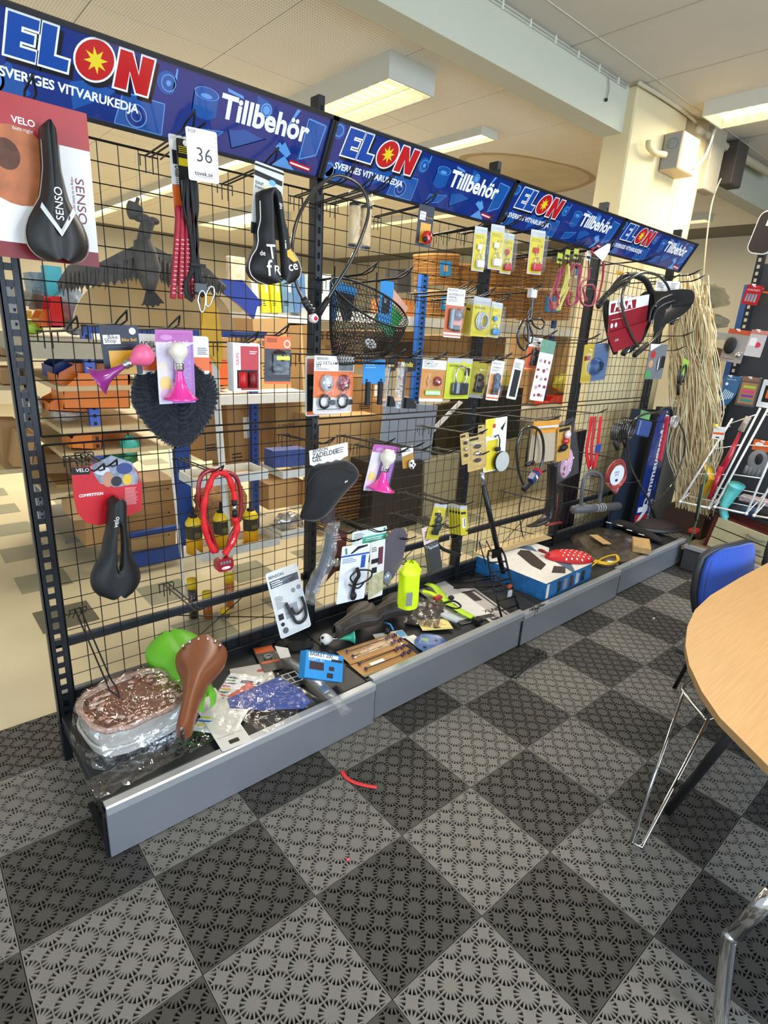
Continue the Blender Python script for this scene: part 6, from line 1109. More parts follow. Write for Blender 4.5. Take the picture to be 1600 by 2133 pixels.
# polka cover and yellow cord
t = thing('polka_cover', 'red saddle cover with white polka dots behind the large printed box', 'saddle cover'); c = aZ(1190, 1146, .385); m = Matrix.Translation(c) @ Rz(-40); b = B(M=m); b.patch(lambda u, v: (lambda a, q: (.16*math.sin(q)*math.cos(a)*(1 if math.cos(a) > 0 else 1.1), .10*math.sin(q)*math.sin(a), .055*math.cos(q)-.06+.06*(1-(2*v-1)**2)*0))(2*math.pi*u, math.pi*.5*v+.001), 30, 10, mat('c41820', .55, var=.05)); b.obj('cover', t); b = B(M=m)
for i in range(-4, 5):
    for j in range(-3, 4):
        x, y = i*.036+(j % 2)*.018, j*.028; q = (x/.16)**2+(y/.10)**2
        if q < .86: zz = .055*math.sqrt(1-q)-.06+.001; b.add([(x+.0065*math.cos(a), y+.0065*math.sin(a), zz-.0065*(x*math.cos(a)/.16**2+y*math.sin(a)/.1**2)*.055/math.sqrt(1-q)*1.0) for a in [k*.785 for k in range(8)]], [tuple(range(8))], CARD)
tag(b.obj('polka_dots', t), kind='stuff'); b = B(M=m); b.tube(spline([(-.14, -.02, -.04), (-.20, .0, -.01), (-.21, .04, -.03), (-.15, .05, -.05)], 6), .007, DRED, 8); b.obj('strap_loop', t)
t = thing('cord_bundle', 'small bundle of bright yellow cord tied in a loop by the printed box', 'cord'); b = B(); yc = mat('e0b41e', .45, var=.08, sc=120)
for k in range(4): b.tube(spline([aZ(x+k*1.5, y-k*1.2, .222+.004*k) for x, y in ((1232, 1180), (1245, 1170), (1262, 1162), (1280, 1160), (1285, 1170), (1270, 1176), (1250, 1174), (1236, 1170))], 6), .0055, yc, 7)
b.obj('cord', t)
t = thing('plastic_bag_bundle', 'dark clear plastic bag with a pale wooden block at its front end', 'bag'); b = B(); p = [aZ(x, y, .235) for x, y in ((1185, 1106), (1245, 1092), (1362, 1128), (1318, 1165), (1240, 1160))]
ctr = sum(p, Vector())/5; N = spline(p, 6, True); n = len(N); b.patch(lambda u, v: (lambda q: Vector((q.x, q.y, .203+.05*math.sin(v*math.pi/2)**.5+.012*noise.noise(q*22))))(N[int(u*n) % n].lerp(ctr, math.sin(v*math.pi/2)**1.4)), n, 10, mat('4d443a', .25, var=.4, sc=16, coat=.6)); b.obj('bag', t)
b = B(); q0 = aZ(1335, 1138, .25); b.box((0, 0, 0), (.24, .13, .055), mat('c2a06a', .4, var=.25, sc=25), Matrix.Translation((q0.x, q0.y, .258)) @ Rz(28), ch=.006); b.obj('wooden_block', t); b = B(); q0 = aZ(1250, 1125, .262); b.box((0, 0, 0), (.2, .07, .006), mat('c9a872', .4, var=.2, sc=25), Matrix.Translation((q0.x, q0.y, .268)) @ Rz(60)); b.obj('paper_patch', t)
pack('qr_label_strip', 'dark strip with a small white label at the front of the plastic bag', 'strip', (1245, 1128), (1318, 1175), (1240, 1140), ('Z', .215), mat('2a1c20', .4), [('r', .84, .05, .98, .95, CARD)], None, hk=False, th=.01)
t = thing('black_cloth', 'long black folded cloth with white edging towards the far corner', 'cloth'); b = B()
for (x0, y0, x1, y1, r) in ((1290, 1092, 1378, 1128, .045), (1255, 1088, 1330, 1100, .05)): b.tube(spline([aZ(x0, y0, .23), aZ((x0+x1)/2, (y0+y1)/2-3, .24), aZ(x1, y1, .23)], 8), r, cm, 10, flat=.5, fn=lambda q: .6+.8*math.sin(q*3.1))
b.obj('cloth', t); b = B()
for (x, y) in ((1262, 1087), (1285, 1093), (1305, 1103), (1330, 1112)): b.tube([aZ(x, y, .275), aZ(x+12, y+3, .27)], .004, CARD, 5)
b.obj('white_edging', t)
t = thing('flat_cap', 'dark brown flat slipper shaped hat with a grey rim at the far end', 'hat'); c = aZ(1375, 1092, .26); m = Matrix.Translation(c) @ Rz(-25); b = B(M=m); b.patch(lambda u, v: (lambda a, q: (.24*math.cos(a)*math.sin(q), .13*math.sin(a)*math.sin(q), .05*math.cos(q)-.01))(2*math.pi*u, math.pi/2*v), 30, 8, mat('2c2322', .8, var=.1)); b.obj('crown', t); b = B(M=m); b.tube([(.25*math.cos(a), .14*math.sin(a), -.02) for a in [k*.21 for k in range(30)]], .016, mat('3c3b3d', .4), 8, closed=True); b.obj('rim', t)
# hooks lying around
def loose(label, loc, e): o = hook(0, 0, label, force=True); o.matrix_world = Matrix.Translation(loc) @ e; return o
p = aY(1118, 1248, .17); loose('black hook hanging over the front lip, left of a close pair', (p.x-.03, .150, .232), Rz(165)); loose('black hook hanging over the front lip, right of a close pair', (p.x+.04, .152, .233), Rz(176))
p = aZ(1128, 1362, .02); loose('black hook lying on the floor tiles under the front lip', (p.x, p.y, .04), Rz(-80) @ Rx(5))
t = thing('red_ribbon', 'short strip of bright red tape lying on a dark floor tile', 'tape'); P = [aZ(x, y, .004) for x, y in ((712, 1606), (722, 1620), (740, 1630), (762, 1636), (785, 1640))]; b = B(); b.tube(spline(P, 5), .009, mat('e2383c', .5), 6, flat=.2); b.obj('tape', t)
tag(B().ball(aZ(725, 1790, .003), (.008, .006, .003), mat('e8505a', .5), 8).obj('red_scrap'), 'tiny red paper scrap on a light floor tile', 'scrap'); tag(B().ball(aZ(1362, 1288, .003), (.016, .007, .004), mat('d8d4c8', .5), 8).obj('paper_scrap'), 'small white scrap on the floor near the far end of the rack', 'scrap')
# ================================================================== BEHIND THE MESH
BROWN = ('b08a58', 'a67f4c', 'bb9664', '9c7848'); BLS = mat('24458c', .4, .2); BLL = mat('4a66c0', .35, .2); SHW = mat('e2e0d8', .4); SHB = mat('cbb58a', .5, var=.05)
def crate(name, label, cat, TL, TR, BL, Y, d, m, group=None, seams=None, yaw=0, fn=None, part='carton', ch=.0):
    M, w, h = frame(TL, TR, BL, ('Y', Y, yaw)); t = thing(name, label, cat, M, group); b = B(); b.box((0, d/2, -h/2), (w, d, h), m, ch=ch); b.obj(part, t)
    if seams:
        b = B(); tp = mat('c9ad7a', .35); b.rect(-w*.04, -h, w*.04, 0, -.0008, tp) if seams == 1 else None
        if seams == 2: b.rect(-w*.40, -h*.42, w*.40, -h*.36, -.0008, TXT); b.rect(-w*.37, -h*.41, w*.37, -h*.37, -.0010, m)
        if seams == 3: b.rect(w*.12, -h*.5, w*.36, -h*.2, -.0008, CARD); b.lines(-w*.4, -h*.7, w*.5, 3, h*.05, -.0008, TXT)
        if seams == 4: b.text('IS ENERGY', -w*.44, -h*.35, w*.16, -.0008, mat('2c241a', .6), bold=.01); b.lines(-w*.3, -h*.62, w*.5, 4, h*.05, -.0008, TXT)
        b.obj('box_print', t)
    if fn: fn(t, w, h)
    return t
def kb(k): return mat(BROWN[k % 4], .65, var=.08, sc=5)
def bin_(label, TL, TR, BL, Y, d, c, group=None):
    M, w, h = frame(TL, TR, BL, ('Y', Y)); t = thing('storage_bin', label, 'bin', M, group); b = B(); m = mat(c, .35, var=.04); e = .006
    for y in (0, d): b.poly([(-w/2, -h), (w/2, -h), (w/2, 0), (-w*.22, 0), (-w*.46, -h*.42)], y, y+e, m)
    b.box((0, d/2, -h+e/2), (w, d, e), m); b.box((w/2-e/2, d/2, -h/2), (e, d, h), m); b.box((-w*.49, d/2, -h*.74), (e, d, h*.5), m); b.box((-w*.24, d/2, -e), (w*.04, d+e*2, e*2), m)
    b.obj('bin_body', t); return t
UN = {}
def unit(k):
    lab = {'left': 'tall grey and blue shelf unit behind the mesh, at left', 'back': 'long white lipped shelf unit with wicker baskets behind the mesh', 'aisle': 'shelf unit across the aisle at the far left picture edge', 'corner': 'shelf unit with clear bags behind the raffia'}
    if k not in UN: UN[k] = thing('shelf_unit', lab[k], 'shelf')
    return UN[k]
def uk(x): return unit('aisle' if x < 20 else 'left' if x < 500 else ('back' if x < 1400 else 'corner'))
def board(label, TL, TR, Y, d, th, m, name='shelf_board'):
    p, q = aY(*TL, Y), aY(*TR, Y); z = (p.z+q.z)/2; b = B(); b.box(((p.x+q.x)/2, Y+d/2, z-th/2), (abs(q.x-p.x), d, th), m); return b.obj(name, uk((TL[0]+TR[0])/2))
def post(label, x, y, Y, z0, z1, m, w=.05, holes=True, d=.05):
    p = aY(x, y, Y); M_p = T(p.x, Y, 0); t = None; b = B(M=M_p); b.box((0, d/2, (z0+z1)/2), (w, d, z1-z0), m); t = b.obj('upright', uk(x))
    if holes:
        b = B(M=M_p); z = z0+.04
        while z < z1: b.box((0, -.001, z), (w*.3, .002, .022), DBLK); z += .05
        tag(b.obj('slot', t), kind='stuff')
    return t
def blob(name, label, cat, TL, BR, Y, m, d=.12, film=False, seed=0):
    p, q = aY(*TL, Y), aY(*BR, Y); c = (p+q)/2; w, h = abs(q.x-p.x)/2, abs(p.z-q.z)/2; b = B()
    b.patch(lambda u, v: (lambda a, s: (lambda k: (c.x+w*math.sin(s)*math.cos(a)*k, Y+d/2+d/2*math.sin(s)*math.sin(a)*k, c.z+h*math.cos(s)*(k if math.cos(s) > 0 else 1)))(1+.28*noise.noise(Vector((math.cos(a)*2.5+seed, math.sin(a)*2.5, s*2.2)))))(2*math.pi*u, math.pi*v), 22, 14, m)
    return tag(b.obj(name), label, cat)
# --- half-round board, blue beam, yellow topped stand
c = aY(338, 692, 1.95); rx_ = aY(492, 700, 1.95).x-c.x; t = thing('round_table_top', 'large tan half round board standing on edge behind the hanging bird', 'board', Matrix.Translation(c)); b = B(); b.poly([(rx_*math.cos(a), .34*math.sin(a)) for a in [math.pi*k/28 for k in range(29)]], 0, .02, mat('c3a067', .5, var=.05, sc=3), ms=mat('e0cfa6', .5)); b.obj('board', t)
crate('blue_beam', 'long dark blue steel beam in front of the half round board', 'beam', (176, 679), (556, 693), (176, 694), 1.90, .04, BLS, part='beam')
M, w, h = frame((462, 583), (542, 583), (462, 668), ('Y', 1.85)); t = thing('blue_scoop', 'bright blue plastic scoop shape right of the half round board', 'scoop', M); b = B(); b.poly([(-w*.5, 0), (w*.02, 0), (w*.42, -h*.48), (w*.5, -h*.5), (w*.48, -h*.66), (w*.36, -h*.68), (w*.24, -h), (-w*.1, -h*.62), (-w*.5, -h*.3)], 0, .03, mat('1b3fc0', .3, var=.05)); b.obj('scoop', t)
stand = t = thing('yellow_white_stand', 'white metal display stand with trays and a yellow top behind the mesh', 'stand'); b = B(); b.tube(pxs([(446, 700), (452, 830), (462, 960), (474, 1100), (487, 1290)], 1.6), .022, SHW, 4); b.obj('upright', t); b = B(); P = [aY(x, y, 1.56) for x, y in ((428, 612), (440, 610), (456, 650), (466, 735), (458, 770), (440, 740), (424, 728), (420, 690))]; b.add([v for v in P]+[v+Vector((0, .03, 0)) for v in P], [tuple(range(8)), tuple(range(15, 7, -1))]+[(i, (i+1) % 8, (i+1) % 8+8, i+8) for i in range(8)], mat('f2b81a', .4)); b.obj('yellow_top', t)
def tray(label, FL, FR, BLp, Y, lip=.05):
    p, q = aY(*FL, Y), aY(*FR, Y); z = (p.z+q.z)/2; r = aZ(BLp[0], BLp[1], z); d = max(.12, min(.4, r.y-Y)); w = q.x-p.x; t = stand; b = B(M=T((p.x+q.x)/2, Y, z))
    b.box((0, 0, -lip/2), (w, .004, lip), SHW); b.box((0, d, -lip/2), (w, .004, lip), SHW); b.box((-w/2, d/2, -lip/2), (.004, d, lip), SHW); b.box((w/2, d/2, -lip/2), (.004, d, lip), SHW); b.box((0, d/2, -lip+.004), (w-.006, d, .004), SHB); b.obj('tray', t); return t, z, d
tray('empty white tray of the display stand behind the red chain lock', (406, 1002), (558, 975), (370, 980), 1.5, .055)
_, zt, _ = tray('white tray holding three yellow glue bottles', (420, 1152), (583, 1118), (383, 1130), 1.5, .055)
_, zs, _ = tray('white tray right of the bottle tray, holding a foil pack', (588, 1108), (650, 1095), (560, 1092), 1.55, .055)
_, zu, _ = tray('white tray with blue paper boxes below the right tray', (590, 985), (645, 972), (548, 962), 1.6, .05)
_, zf, _ = tray('lowest white tray near the floor with tube containers', (425, 1308), (560, 1275), (392, 1268), 1.5, .04)
blob('foil_pack', 'crinkled silver foil pack on the tray behind the tall post', 'pack', (578, 1078), (634, 1106), 1.60, mat('c9c4c0', .2, .7, var=.3, sc=30, bump=1, bs=50), .1)
crate('blue_paper_box', 'small blue and grey paper box on the upper right tray', 'box', (570, 940), (640, 935), (572, 975), 1.68, .12, mat('3a4a86', .5, var=.3, sc=20))
def bottle(x, yb, yt, lab, Y=1.62):
    p = aY(x, yb, Y); H = (aY(x, yt, Y)-p).z; m = Matrix.Translation((p.x, Y, p.z)); t = thing('glue_bottle', lab, 'bottle', m, None); r = .048; b = B(); b.lathe([(0, 0), (r, 0), (r, H*.42)], mat('e0a416', .35), 18, cap=False); b.obj('bottle_body', t); b = B(); b.lathe([(r*1.01, H*.36), (r*1.01, H*.66)], mat('3b3320', .5, var=.2), 18, cap=False); b.rect(-.02, H*.40, .02, H*.52, -r*1.03, mat('6a5c30', .5)); b.obj('label', t)
    b = B(); b.lathe([(r, H*.66), (r, H*.72), (r*.55, H*.84), (r*.3, H*.84)], mat('ecc61c', .35), 18, cap=False); b.obj('shoulder', t); b = B(); b.lathe([(r*.5, H*.84), (r*.5, H*.88), (r*.18, H*.89), (r*.14, H*1.08), (0, H*1.08)], DBLK, 12); b.obj('nozzle', t)
bottle(406, 1150, 1062, 'yellow glue bottle with black nozzle, left of three'); bottle(462, 1140, 1052, 'yellow glue bottle with black nozzle, middle one behind the red lock'); bottle(523, 1130, 1050, 'yellow glue bottle with black nozzle, right of three')
for k, (x, y0, y1, Y, lab) in enumerate(((404, 1290, 1205, 1.6, 'yellow capped tube container, left in the lowest tray'), (434, 1298, 1232, 1.55, 'short yellow capped tube container, second from the left in the lowest tray'), (480, 1285, 1190, 1.6, 'tall yellow capped tube container beside the white stand'), (470, 1306, 1268, 1.5, 'tube container lying with only its round yellow cap showing'))):
    p = aY(x, y0, Y); H = (aY(x, y1, Y)-p).z; t = thing('tube_container', lab, 'container', T(p.x, Y, p.z)); b = B(); b.lathe([(0, 0), (.028, 0), (.028, H*.8)], mat(('3a2a20', 'a8581c', 'b8641c', '4a3a2c')[k], .25, coat=.6), 14); b.obj('tube', t); b = B(); b.lathe([(.030, H*.78), (.030, H), (0, H)], mat('e8c41e', .35), 14); b.obj('cap', t)
t = thing('thin_white_rod', 'thin white rod leaning down from the fur cover towards the floor', 'rod'); B().tube(pxs([(353, 935), (366, 1050), (383, 1215), (384, 1240)], 1.9), .008, WHITE, 6).obj('rod', t)
t = blob('wicker_bowl', 'brown wicker bowl with nuts behind the glue bottles', 'basket', (420, 1015), (530, 1105), 2.3, mat('8a6238', .7, var=.5, sc=60, bump=.6), .3)
# --- shelf unit on the left with orange bins
post('blue perforated shelf upright left of the purple horn', 196, 850, 2.55, .12, 1.80, BLL, .06)
post('dark blue perforated shelf upright right of the white stand', 533, 980, 2.7, .0, 1.55, BLS, .06); post('wide dark blue upright panel left of the glue bottles', 386, 1060, 2.5, .1, 1.2, BLS, .11, False)
for k, (x, y, Y, lab) in enumerate(((30, 640, 3.6, 'pale blue upright far left behind the end post'),)): post(lab, x, y, Y, .1, 1.9, mat('8a94a8', .4), .05)
board('wooden shelf board under the orange bins, left unit', (120, 800), (360, 806), 2.5, 1.4, .03, SHB); board('wooden shelf board with clear plastic bags, left unit', (125, 884), (360, 890), 2.5, 1.4, .03, SHB); board('wooden shelf board above the floor level goods, left unit', (128, 932), (370, 938), 2.5, 1.4, .03, SHB)
board('beige lip of the top shelf, left unit', (62, 704), (370, 712), 2.5, 1.4, .12, mat('b3ab95', .5)); board('lowest wooden shelf board of the left unit', (95, 1005), (290, 1030), 2.62, 1.3, .03, SHB)
for yy_, Y_ in ((742, 3.55), (802, 3.25), (978, 2.85), (690, 3.6)): board('', (-60, yy_), (50, yy_+4), Y_, .8, .03, SHB)
board('dark blue base beam of the left unit', (262, 1158), (382, 1138), 2.4, .06, .10, BLS, 'base_beam'); board('thin dark blue beam across the stacked cartons', (258, 1112), (380, 1096), 2.4, .04, .035, BLS, 'base_beam')
board('grey base of the left unit running back along the aisle', (128, 1062), (262, 1158), 2.9, .9, .04, mat('6c6a66', .5), 'base_beam')
bin_('dark blue storage bin above the orange ones', (104, 738), (268, 742), (104, 790), 2.75, .3, '223a80'); bin_('orange storage bin at the back of the left shelf', (114, 756), (268, 758), (114, 806), 2.62, .25, 'd9731a'); bin_('large orange storage bin at the front of the left shelf', (126, 776), (268, 780), (126, 852), 2.52, .3, 'e07a1c'); bin_('small orange storage bin on the second shelf', (101, 824), (196, 830), (101, 856), 2.6, .25, 'dc741c')
bin_('orange storage bin on the lower shelf, left of the teal packet', (150, 893), (215, 897), (150, 935), 2.55, .25, 'dd7820'); bin_('orange storage bin on the lower shelf, beside the blue upright', (200, 895), (268, 898), (200, 925), 2.75, .25, 'c96c1c'); bin_('orange storage bin at the right behind the dark fur cover', (425, 752), (480, 752), (425, 805), 2.8, .25, 'e0641c'); bin_('small orange bin beside the red bin on the top shelf', (77, 644), (122, 645), (77, 682), 2.6, .2, 'e07820'); bin_('tall red bin beside the small orange one, top shelf', (100, 616), (128, 618), (100, 680), 2.5, .2, 'd3222c')
TB = mat('9fb0c4', .25, .2, var=.35, sc=18, coat=.6)
blob('clear_bag', 'pile of pale clear plastic bags behind the bird wing', 'bag', (118, 595), (205, 702), 2.7, TB, .25, seed=1); blob('clear_bag', 'clear bag of small parts on the third shelf', 'bag', (108, 848), (182, 882), 2.6, mat('a9a294', .3, var=.4, sc=30), .2, seed=2); blob('clear_bag', 'small clear bag on the second shelf by the end post', 'bag', (65, 830), (100, 866), 2.7, mat('bdbba8', .3, var=.4, sc=30), .2, seed=3)
blob('teal_packet', 'teal and green packet leaning on the lower shelf', 'packet', (255, 912), (296, 952), 2.5, mat('3fae9a', .4, var=.2), .1, seed=4); blob('green_packet', 'green flat packet below the teal packet', 'packet', (222, 946), (298, 972), 2.5, mat('2f7a4a', .4, var=.2), .2, seed=5); blob('lime_cloth', 'lime green fabric piece on the top left shelf', 'cloth', (48, 672), (100, 700), 2.6, mat('b4d84a', .5, var=.1), .3, seed=6)
crate('teal_box', 'tall light blue and teal box behind the end of the bird wing', 'box', (93, 552), (128, 556), (94, 628), 2.9, .12, mat('48b0c4', .4, var=.15, sc=8)); crate('picture_books', 'row of small colourful boxes on the top left shelf', 'boxes', (60, 566), (94, 568), (60, 612), 3.0, .2, mat('8a98a0', .5, var=.6, sc=40)); crate('yellow_box', 'small ochre box behind the end post, top left shelf', 'box', (44, 645), (66, 648), (45, 662), 2.8, .15, mat('d9a83a', .5)); crate('purple_box', 'dull purple brown box on the top left shelf', 'box', (72, 612), (102, 616), (73, 645), 2.9, .2, mat('6a5450', .6))
crate('wire_tray', 'small grey wire tray on the top left shelf', 'tray', (38, 600), (68, 612), (40, 630), 2.8, .2, mat('8f9288', .4, .5, var=.5, sc=60))
for k, (a, bb, c, Y, s, lab) in enumerate((((228, 1012), (364, 998), (230, 1062), 2.75, 2, 'upper stacked carton above the left unit base'), ((232, 1064), (366, 1048), (234, 1112), 2.72, 2, 'middle stacked carton above the left unit base'), ((238, 1114), (366, 1098), (240, 1152), 2.70, 2, 'bottom stacked carton above the left unit base'), ((150, 935), (262, 940), (152, 962), 3.0, 0, 'dark carton on the lower shelf behind the clear packs'),
    ((95, 945), (150, 950), (97, 1000), 3.1, 0, 'brown carton behind the wire mesh, lower left unit'), ((118, 1010), (165, 1008), (120, 1040), 2.75, 1, 'carton with pamphlets on the lowest board'), ((150, 1040), (196, 1036), (152, 1085), 2.5, 1, 'white carton stuffed with papers, lowest level'), ((178, 1085), (232, 1080), (180, 1140), 2.5, 0, 'carton at the front corner of the left unit'),
    ((428, 705), (476, 703), (432, 852), 3.0, 4, 'printed carton right of the yellow topped stand, upper row'), ((478, 702), (530, 700), (480, 800), 3.1, 0, 'carton behind the red grip box'), ((526, 664), (598, 662), (528, 822), 2.95, 4, 'carton with a zigzag mark behind the orange light card'), ((598, 678), (655, 676), (598, 818), 3.0, 1, 'carton with white tape left of the tall post'),
    ((418, 846), (470, 842), (420, 962), 3.0, 3, 'carton with white shipping label, lower row left'), ((472, 842), (524, 838), (474, 990), 2.85, 3, 'carton with white shipping label, lower row beside the blue upright'), ((546, 836), (574, 836), (546, 980), 3.2, 0, 'carton in shade right of the blue upright'), ((574, 840), (628, 836), (576, 985), 2.8, 4, 'tall carton with lettering left of the first tall post'),
    ((655, 690), (760, 690), (655, 738), 3.2, 4, 'wide carton with lettering behind the wire basket'), ((760, 690), (868, 690), (760, 770), 3.5, 0, 'carton between the basket and the blue upright'), ((655, 868), (800, 866), (655, 992), 2.5, 0, 'large plain tan carton right of the first tall post'), ((745, 786), (803, 786), (745, 866), 2.9, 3, 'carton with vertical lettering behind the foam grips'),
    ((800, 835), (868, 835), (800, 912), 2.7, 0, 'small carton left of the grey panel'), ((752, 915), (800, 912), (754, 985), 2.6, 1, 'open top carton behind the pink horn'), ((900, 700), (975, 700), (900, 745), 3.3, 0, 'carton under the wicker shelf, left'), ((975, 702), (1055, 702), (975, 760), 3.3, 0, 'carton under the wicker shelf, middle'), ((1110, 700), (1190, 700), (1110, 838), 3.2, 0, 'carton under the wicker shelf, right'),
    ((880, 752), (960, 752), (880, 830), 3.0, 1, 'wood grained carton behind the brown light card'), ((560, 1010), (632, 1000), (574, 1060), 2.7, 0, 'carton low behind the first tall post, left side'), ((2, 884), (46, 884), (6, 975), 2.9, 0, 'torn open carton at the far left edge'), ((0, 770), (34, 770), (0, 800), 3.3, 0, 'carton at the left edge on a shelf'), ((36, 900), (74, 905), (38, 972), 2.7, 0, 'narrow carton beside the end post'), ((0, 690), (30, 692), (0, 740), 3.6, 0, 'carton at the left edge, upper shelf'))):
    crate('carton', lab, 'carton', a, bb, c, Y, .35 if Y > 2.6 else .3, kb(k), seams=s)
# stack of flat boards
t = thing('stack_of_boards', 'stack of thin brown boards lying flat behind the black saddle cover', 'boards'); p = aY(700, 1090, 2.3); q = aY(780, 985, 2.3)
for k in range(14): b = B(); z = p.z+(q.z-p.z)*k/14; b.box(((p.x+q.x)/2+random.uniform(-.02, .02), 2.5, z+.01), (q.x-p.x, .36, (q.z-p.z)/14*.62), mat(('6e4a28', '7d5630', '5c3c20')[k % 3], .5, var=.15)); b.obj('board', t)
crate('tan_panel', 'upright tan board edge left of the flat board stack', 'board', (672, 1010), (690, 1008), (668, 1100), 2.35, .3, mat('c89a58', .5))
# cabinets
DW = mat('2c2826', .5, var=.2, sc=20)
crate('dark_cabinet', 'dark brown wooden cabinet standing behind the low white cards', 'cabinet', (782, 968), (882, 958), (790, 1165), 2.15, .45, DW, part='cabinet_body', ch=.004)
def doors(n, m):
    def fn(t, w, h):
        for k in range(n): b = B(); b.box((-w/2+w*(k+.5)/n, -.009, -h/2), (w/n-.008, .018, h-.012), m, ch=.003); b.obj('door', t)
    return fn
crate('cream_cabinet', 'long row of cream cabinets behind the lower mesh, middle', 'cabinet', (882, 958), (1100, 908), (888, 1150), 2.2, .5, mat('8f8a70', .5), fn=doors(4, mat('a39d82', .5, var=.04)), part='cabinet_body'); crate('cream_cabinet', 'pale cabinet behind the last two bays', 'cabinet', (1102, 880), (1215, 850), (1110, 1100), 2.3, .5, mat('b3aa94', .5), fn=doors(2, mat('bfb69e', .5, var=.03)), part='cabinet_body')
crate('partition_board', 'pale blue grey panel standing above the dark cabinet', 'panel', (806, 838), (912, 845), (808, 966), 2.2, .04, mat('8f9aac', .45), part='board')
crate('black_screen', 'large black flat screen behind the ring lock pack, right of the grey panel', 'screen', (908, 845), (1000, 830), (906, 952), 2.25, .06, mat('0d0d10', .15, coat=.5), part='screen'); crate('black_cabinet', 'black cabinet top right of the black screen', 'cabinet', (1000, 820), (1090, 808), (1004, 930), 2.25, .4, mat('1c1c1e', .4), part='cabinet_body')
b = B(); P = pxs([(958, 835), (965, 838), (905, 900), (900, 893)], 2.24); b.add(P+[v+Vector((0, .01, 0)) for v in P], [(0, 1, 2, 3), (7, 6, 5, 4), (0, 1, 5, 4), (1, 2, 6, 5), (2, 3, 7, 6), (3, 0, 4, 7)], CARD); tag(b.obj('white_strip'), 'white strip running diagonally across the black screen', 'strip')
crate('dark_leather_item', 'tall dark maroon leather panel behind the last bay post', 'panel', (1178, 905), (1222, 895), (1160, 1110), .95, .05, mat('231a1e', .3, coat=.4), part='panel')
# shelf with wicker baskets
board('long white shelf lip under the wicker baskets', (640, 668), (1215, 672), 3.0, .5, .10, SHW); board('white shelf lip under the cartons, right', (1080, 848), (1215, 852), 2.9, .5, .14, SHW); board('white shelf lip below the orange bin and cartons', (418, 822), (655, 822), 2.6, .5, .07, SHW); board('white shelf board with yellow boxes', (520, 656), (655, 656), 3.0, .5, .06, SHW)
post('bright blue perforated shelf upright right of the wire basket', 881, 640, 2.85, 0, 2.3, mat('2f6cc4', .35, .1), .10); post('blue upright behind the sticker sheet', 1145, 760, 3.05, 0, 2.0, mat('2a4f9c', .4), .06)
WK = mat('a5753f', .7, var=.35, sc=40, bump=.8, bs=90); WD = mat('4e3218', .8); WK2 = mat('c6924f', .7, var=.25, sc=30)
def wicker(label, TL, TR, BL, Y, d=.3, tagc=True):
    M, w, h = frame(TL, TR, BL, ('Y', Y)); t = thing('wicker_basket', label, 'basket', M, None); b = B(); n = max(8, int(w/.04)); rows = max(6, int(h/.03))
    def f(u, v):
        a = u*2*math.pi; x, y = superell(a, w/2*(1-.06*v), d/2, .4); k = 1+.035*math.sin(v*rows*2*math.pi+(math.pi if int(u*n*4) % 2 else 0)); return (x*k, d/2+y*k, -h*v)
    b.patch(f, n*4, rows, WD)
    for j in range(rows*2):
        v = (j+.5)/(rows*2); b.tube([(lambda p: (p[0]*(1.02+.02*((i+j) % 2)), d/2+p[1]*(1.02+.02*((i+j) % 2)), -h*v))(superell(2*math.pi*i/36, w/2*(1-.06*v), d/2, .4)) for i in range(36)], h/rows*.23, (WK, WK2, WK)[j % 3], 4, closed=True)
    tag(b.obj('woven_side', t)); b = B(); b.tube([superell(2*math.pi*k/40, w/2*1.02, d/2*1.02, .4)[0:1]+(d/2+superell(2*math.pi*k/40, w/2*1.02, d/2*1.02, .4)[1], .0) for k in range(40)], .014, WK2, 8, closed=True); b.obj('rim', t)
    b = B(); b.add([superell(2*math.pi*k/40, w/2*.95, d/2*.95, .4)[0:1]+(d/2+superell(2*math.pi*k/40, w/2*.95, d/2*.95, .4)[1], -.05) for k in range(40)], [tuple(range(40))], mat('4a321c', .8)); b.obj('inside', t)
    if tagc: b = B(); b.box((-w*.05, -.012, -h*.45), (w*.36, .004, h*.5), mat('2f8fd0', .4)); b.box((-w*.05, -.0145, -h*.45), (w*.13, .002, h*.2), mat('d8a06a', .5)); b.obj('price_card', t)
for a, bb, c, Y, tg_, lab in (((898, 530), (962, 532), (900, 594), 3.1, True, 'upper wicker basket with blue card, left beside the blue upright'), ((966, 552), (1016, 554), (968, 598), 3.15, False, 'upper wicker basket in shade, second from the left'), ((1028, 530), (1098, 532), (1030, 598), 3.1, False, 'upper wicker basket behind the padlocks'), ((1116, 540), (1196, 545), (1118, 598), 3.1, False, 'upper wicker basket behind the red elastic cords'),
    ((900, 606), (965, 607), (902, 662), 3.05, True, 'lower wicker basket with blue card, left beside the blue upright'), ((1030, 600), (1098, 602), (1032, 664), 3.05, False, 'lower wicker basket right of the blue padlock'), ((1112, 604), (1200, 608), (1114, 668), 3.05, True, 'lower wicker basket with blue card, rightmost')): wicker(lab, a, bb, c, Y, tagc=tg_)
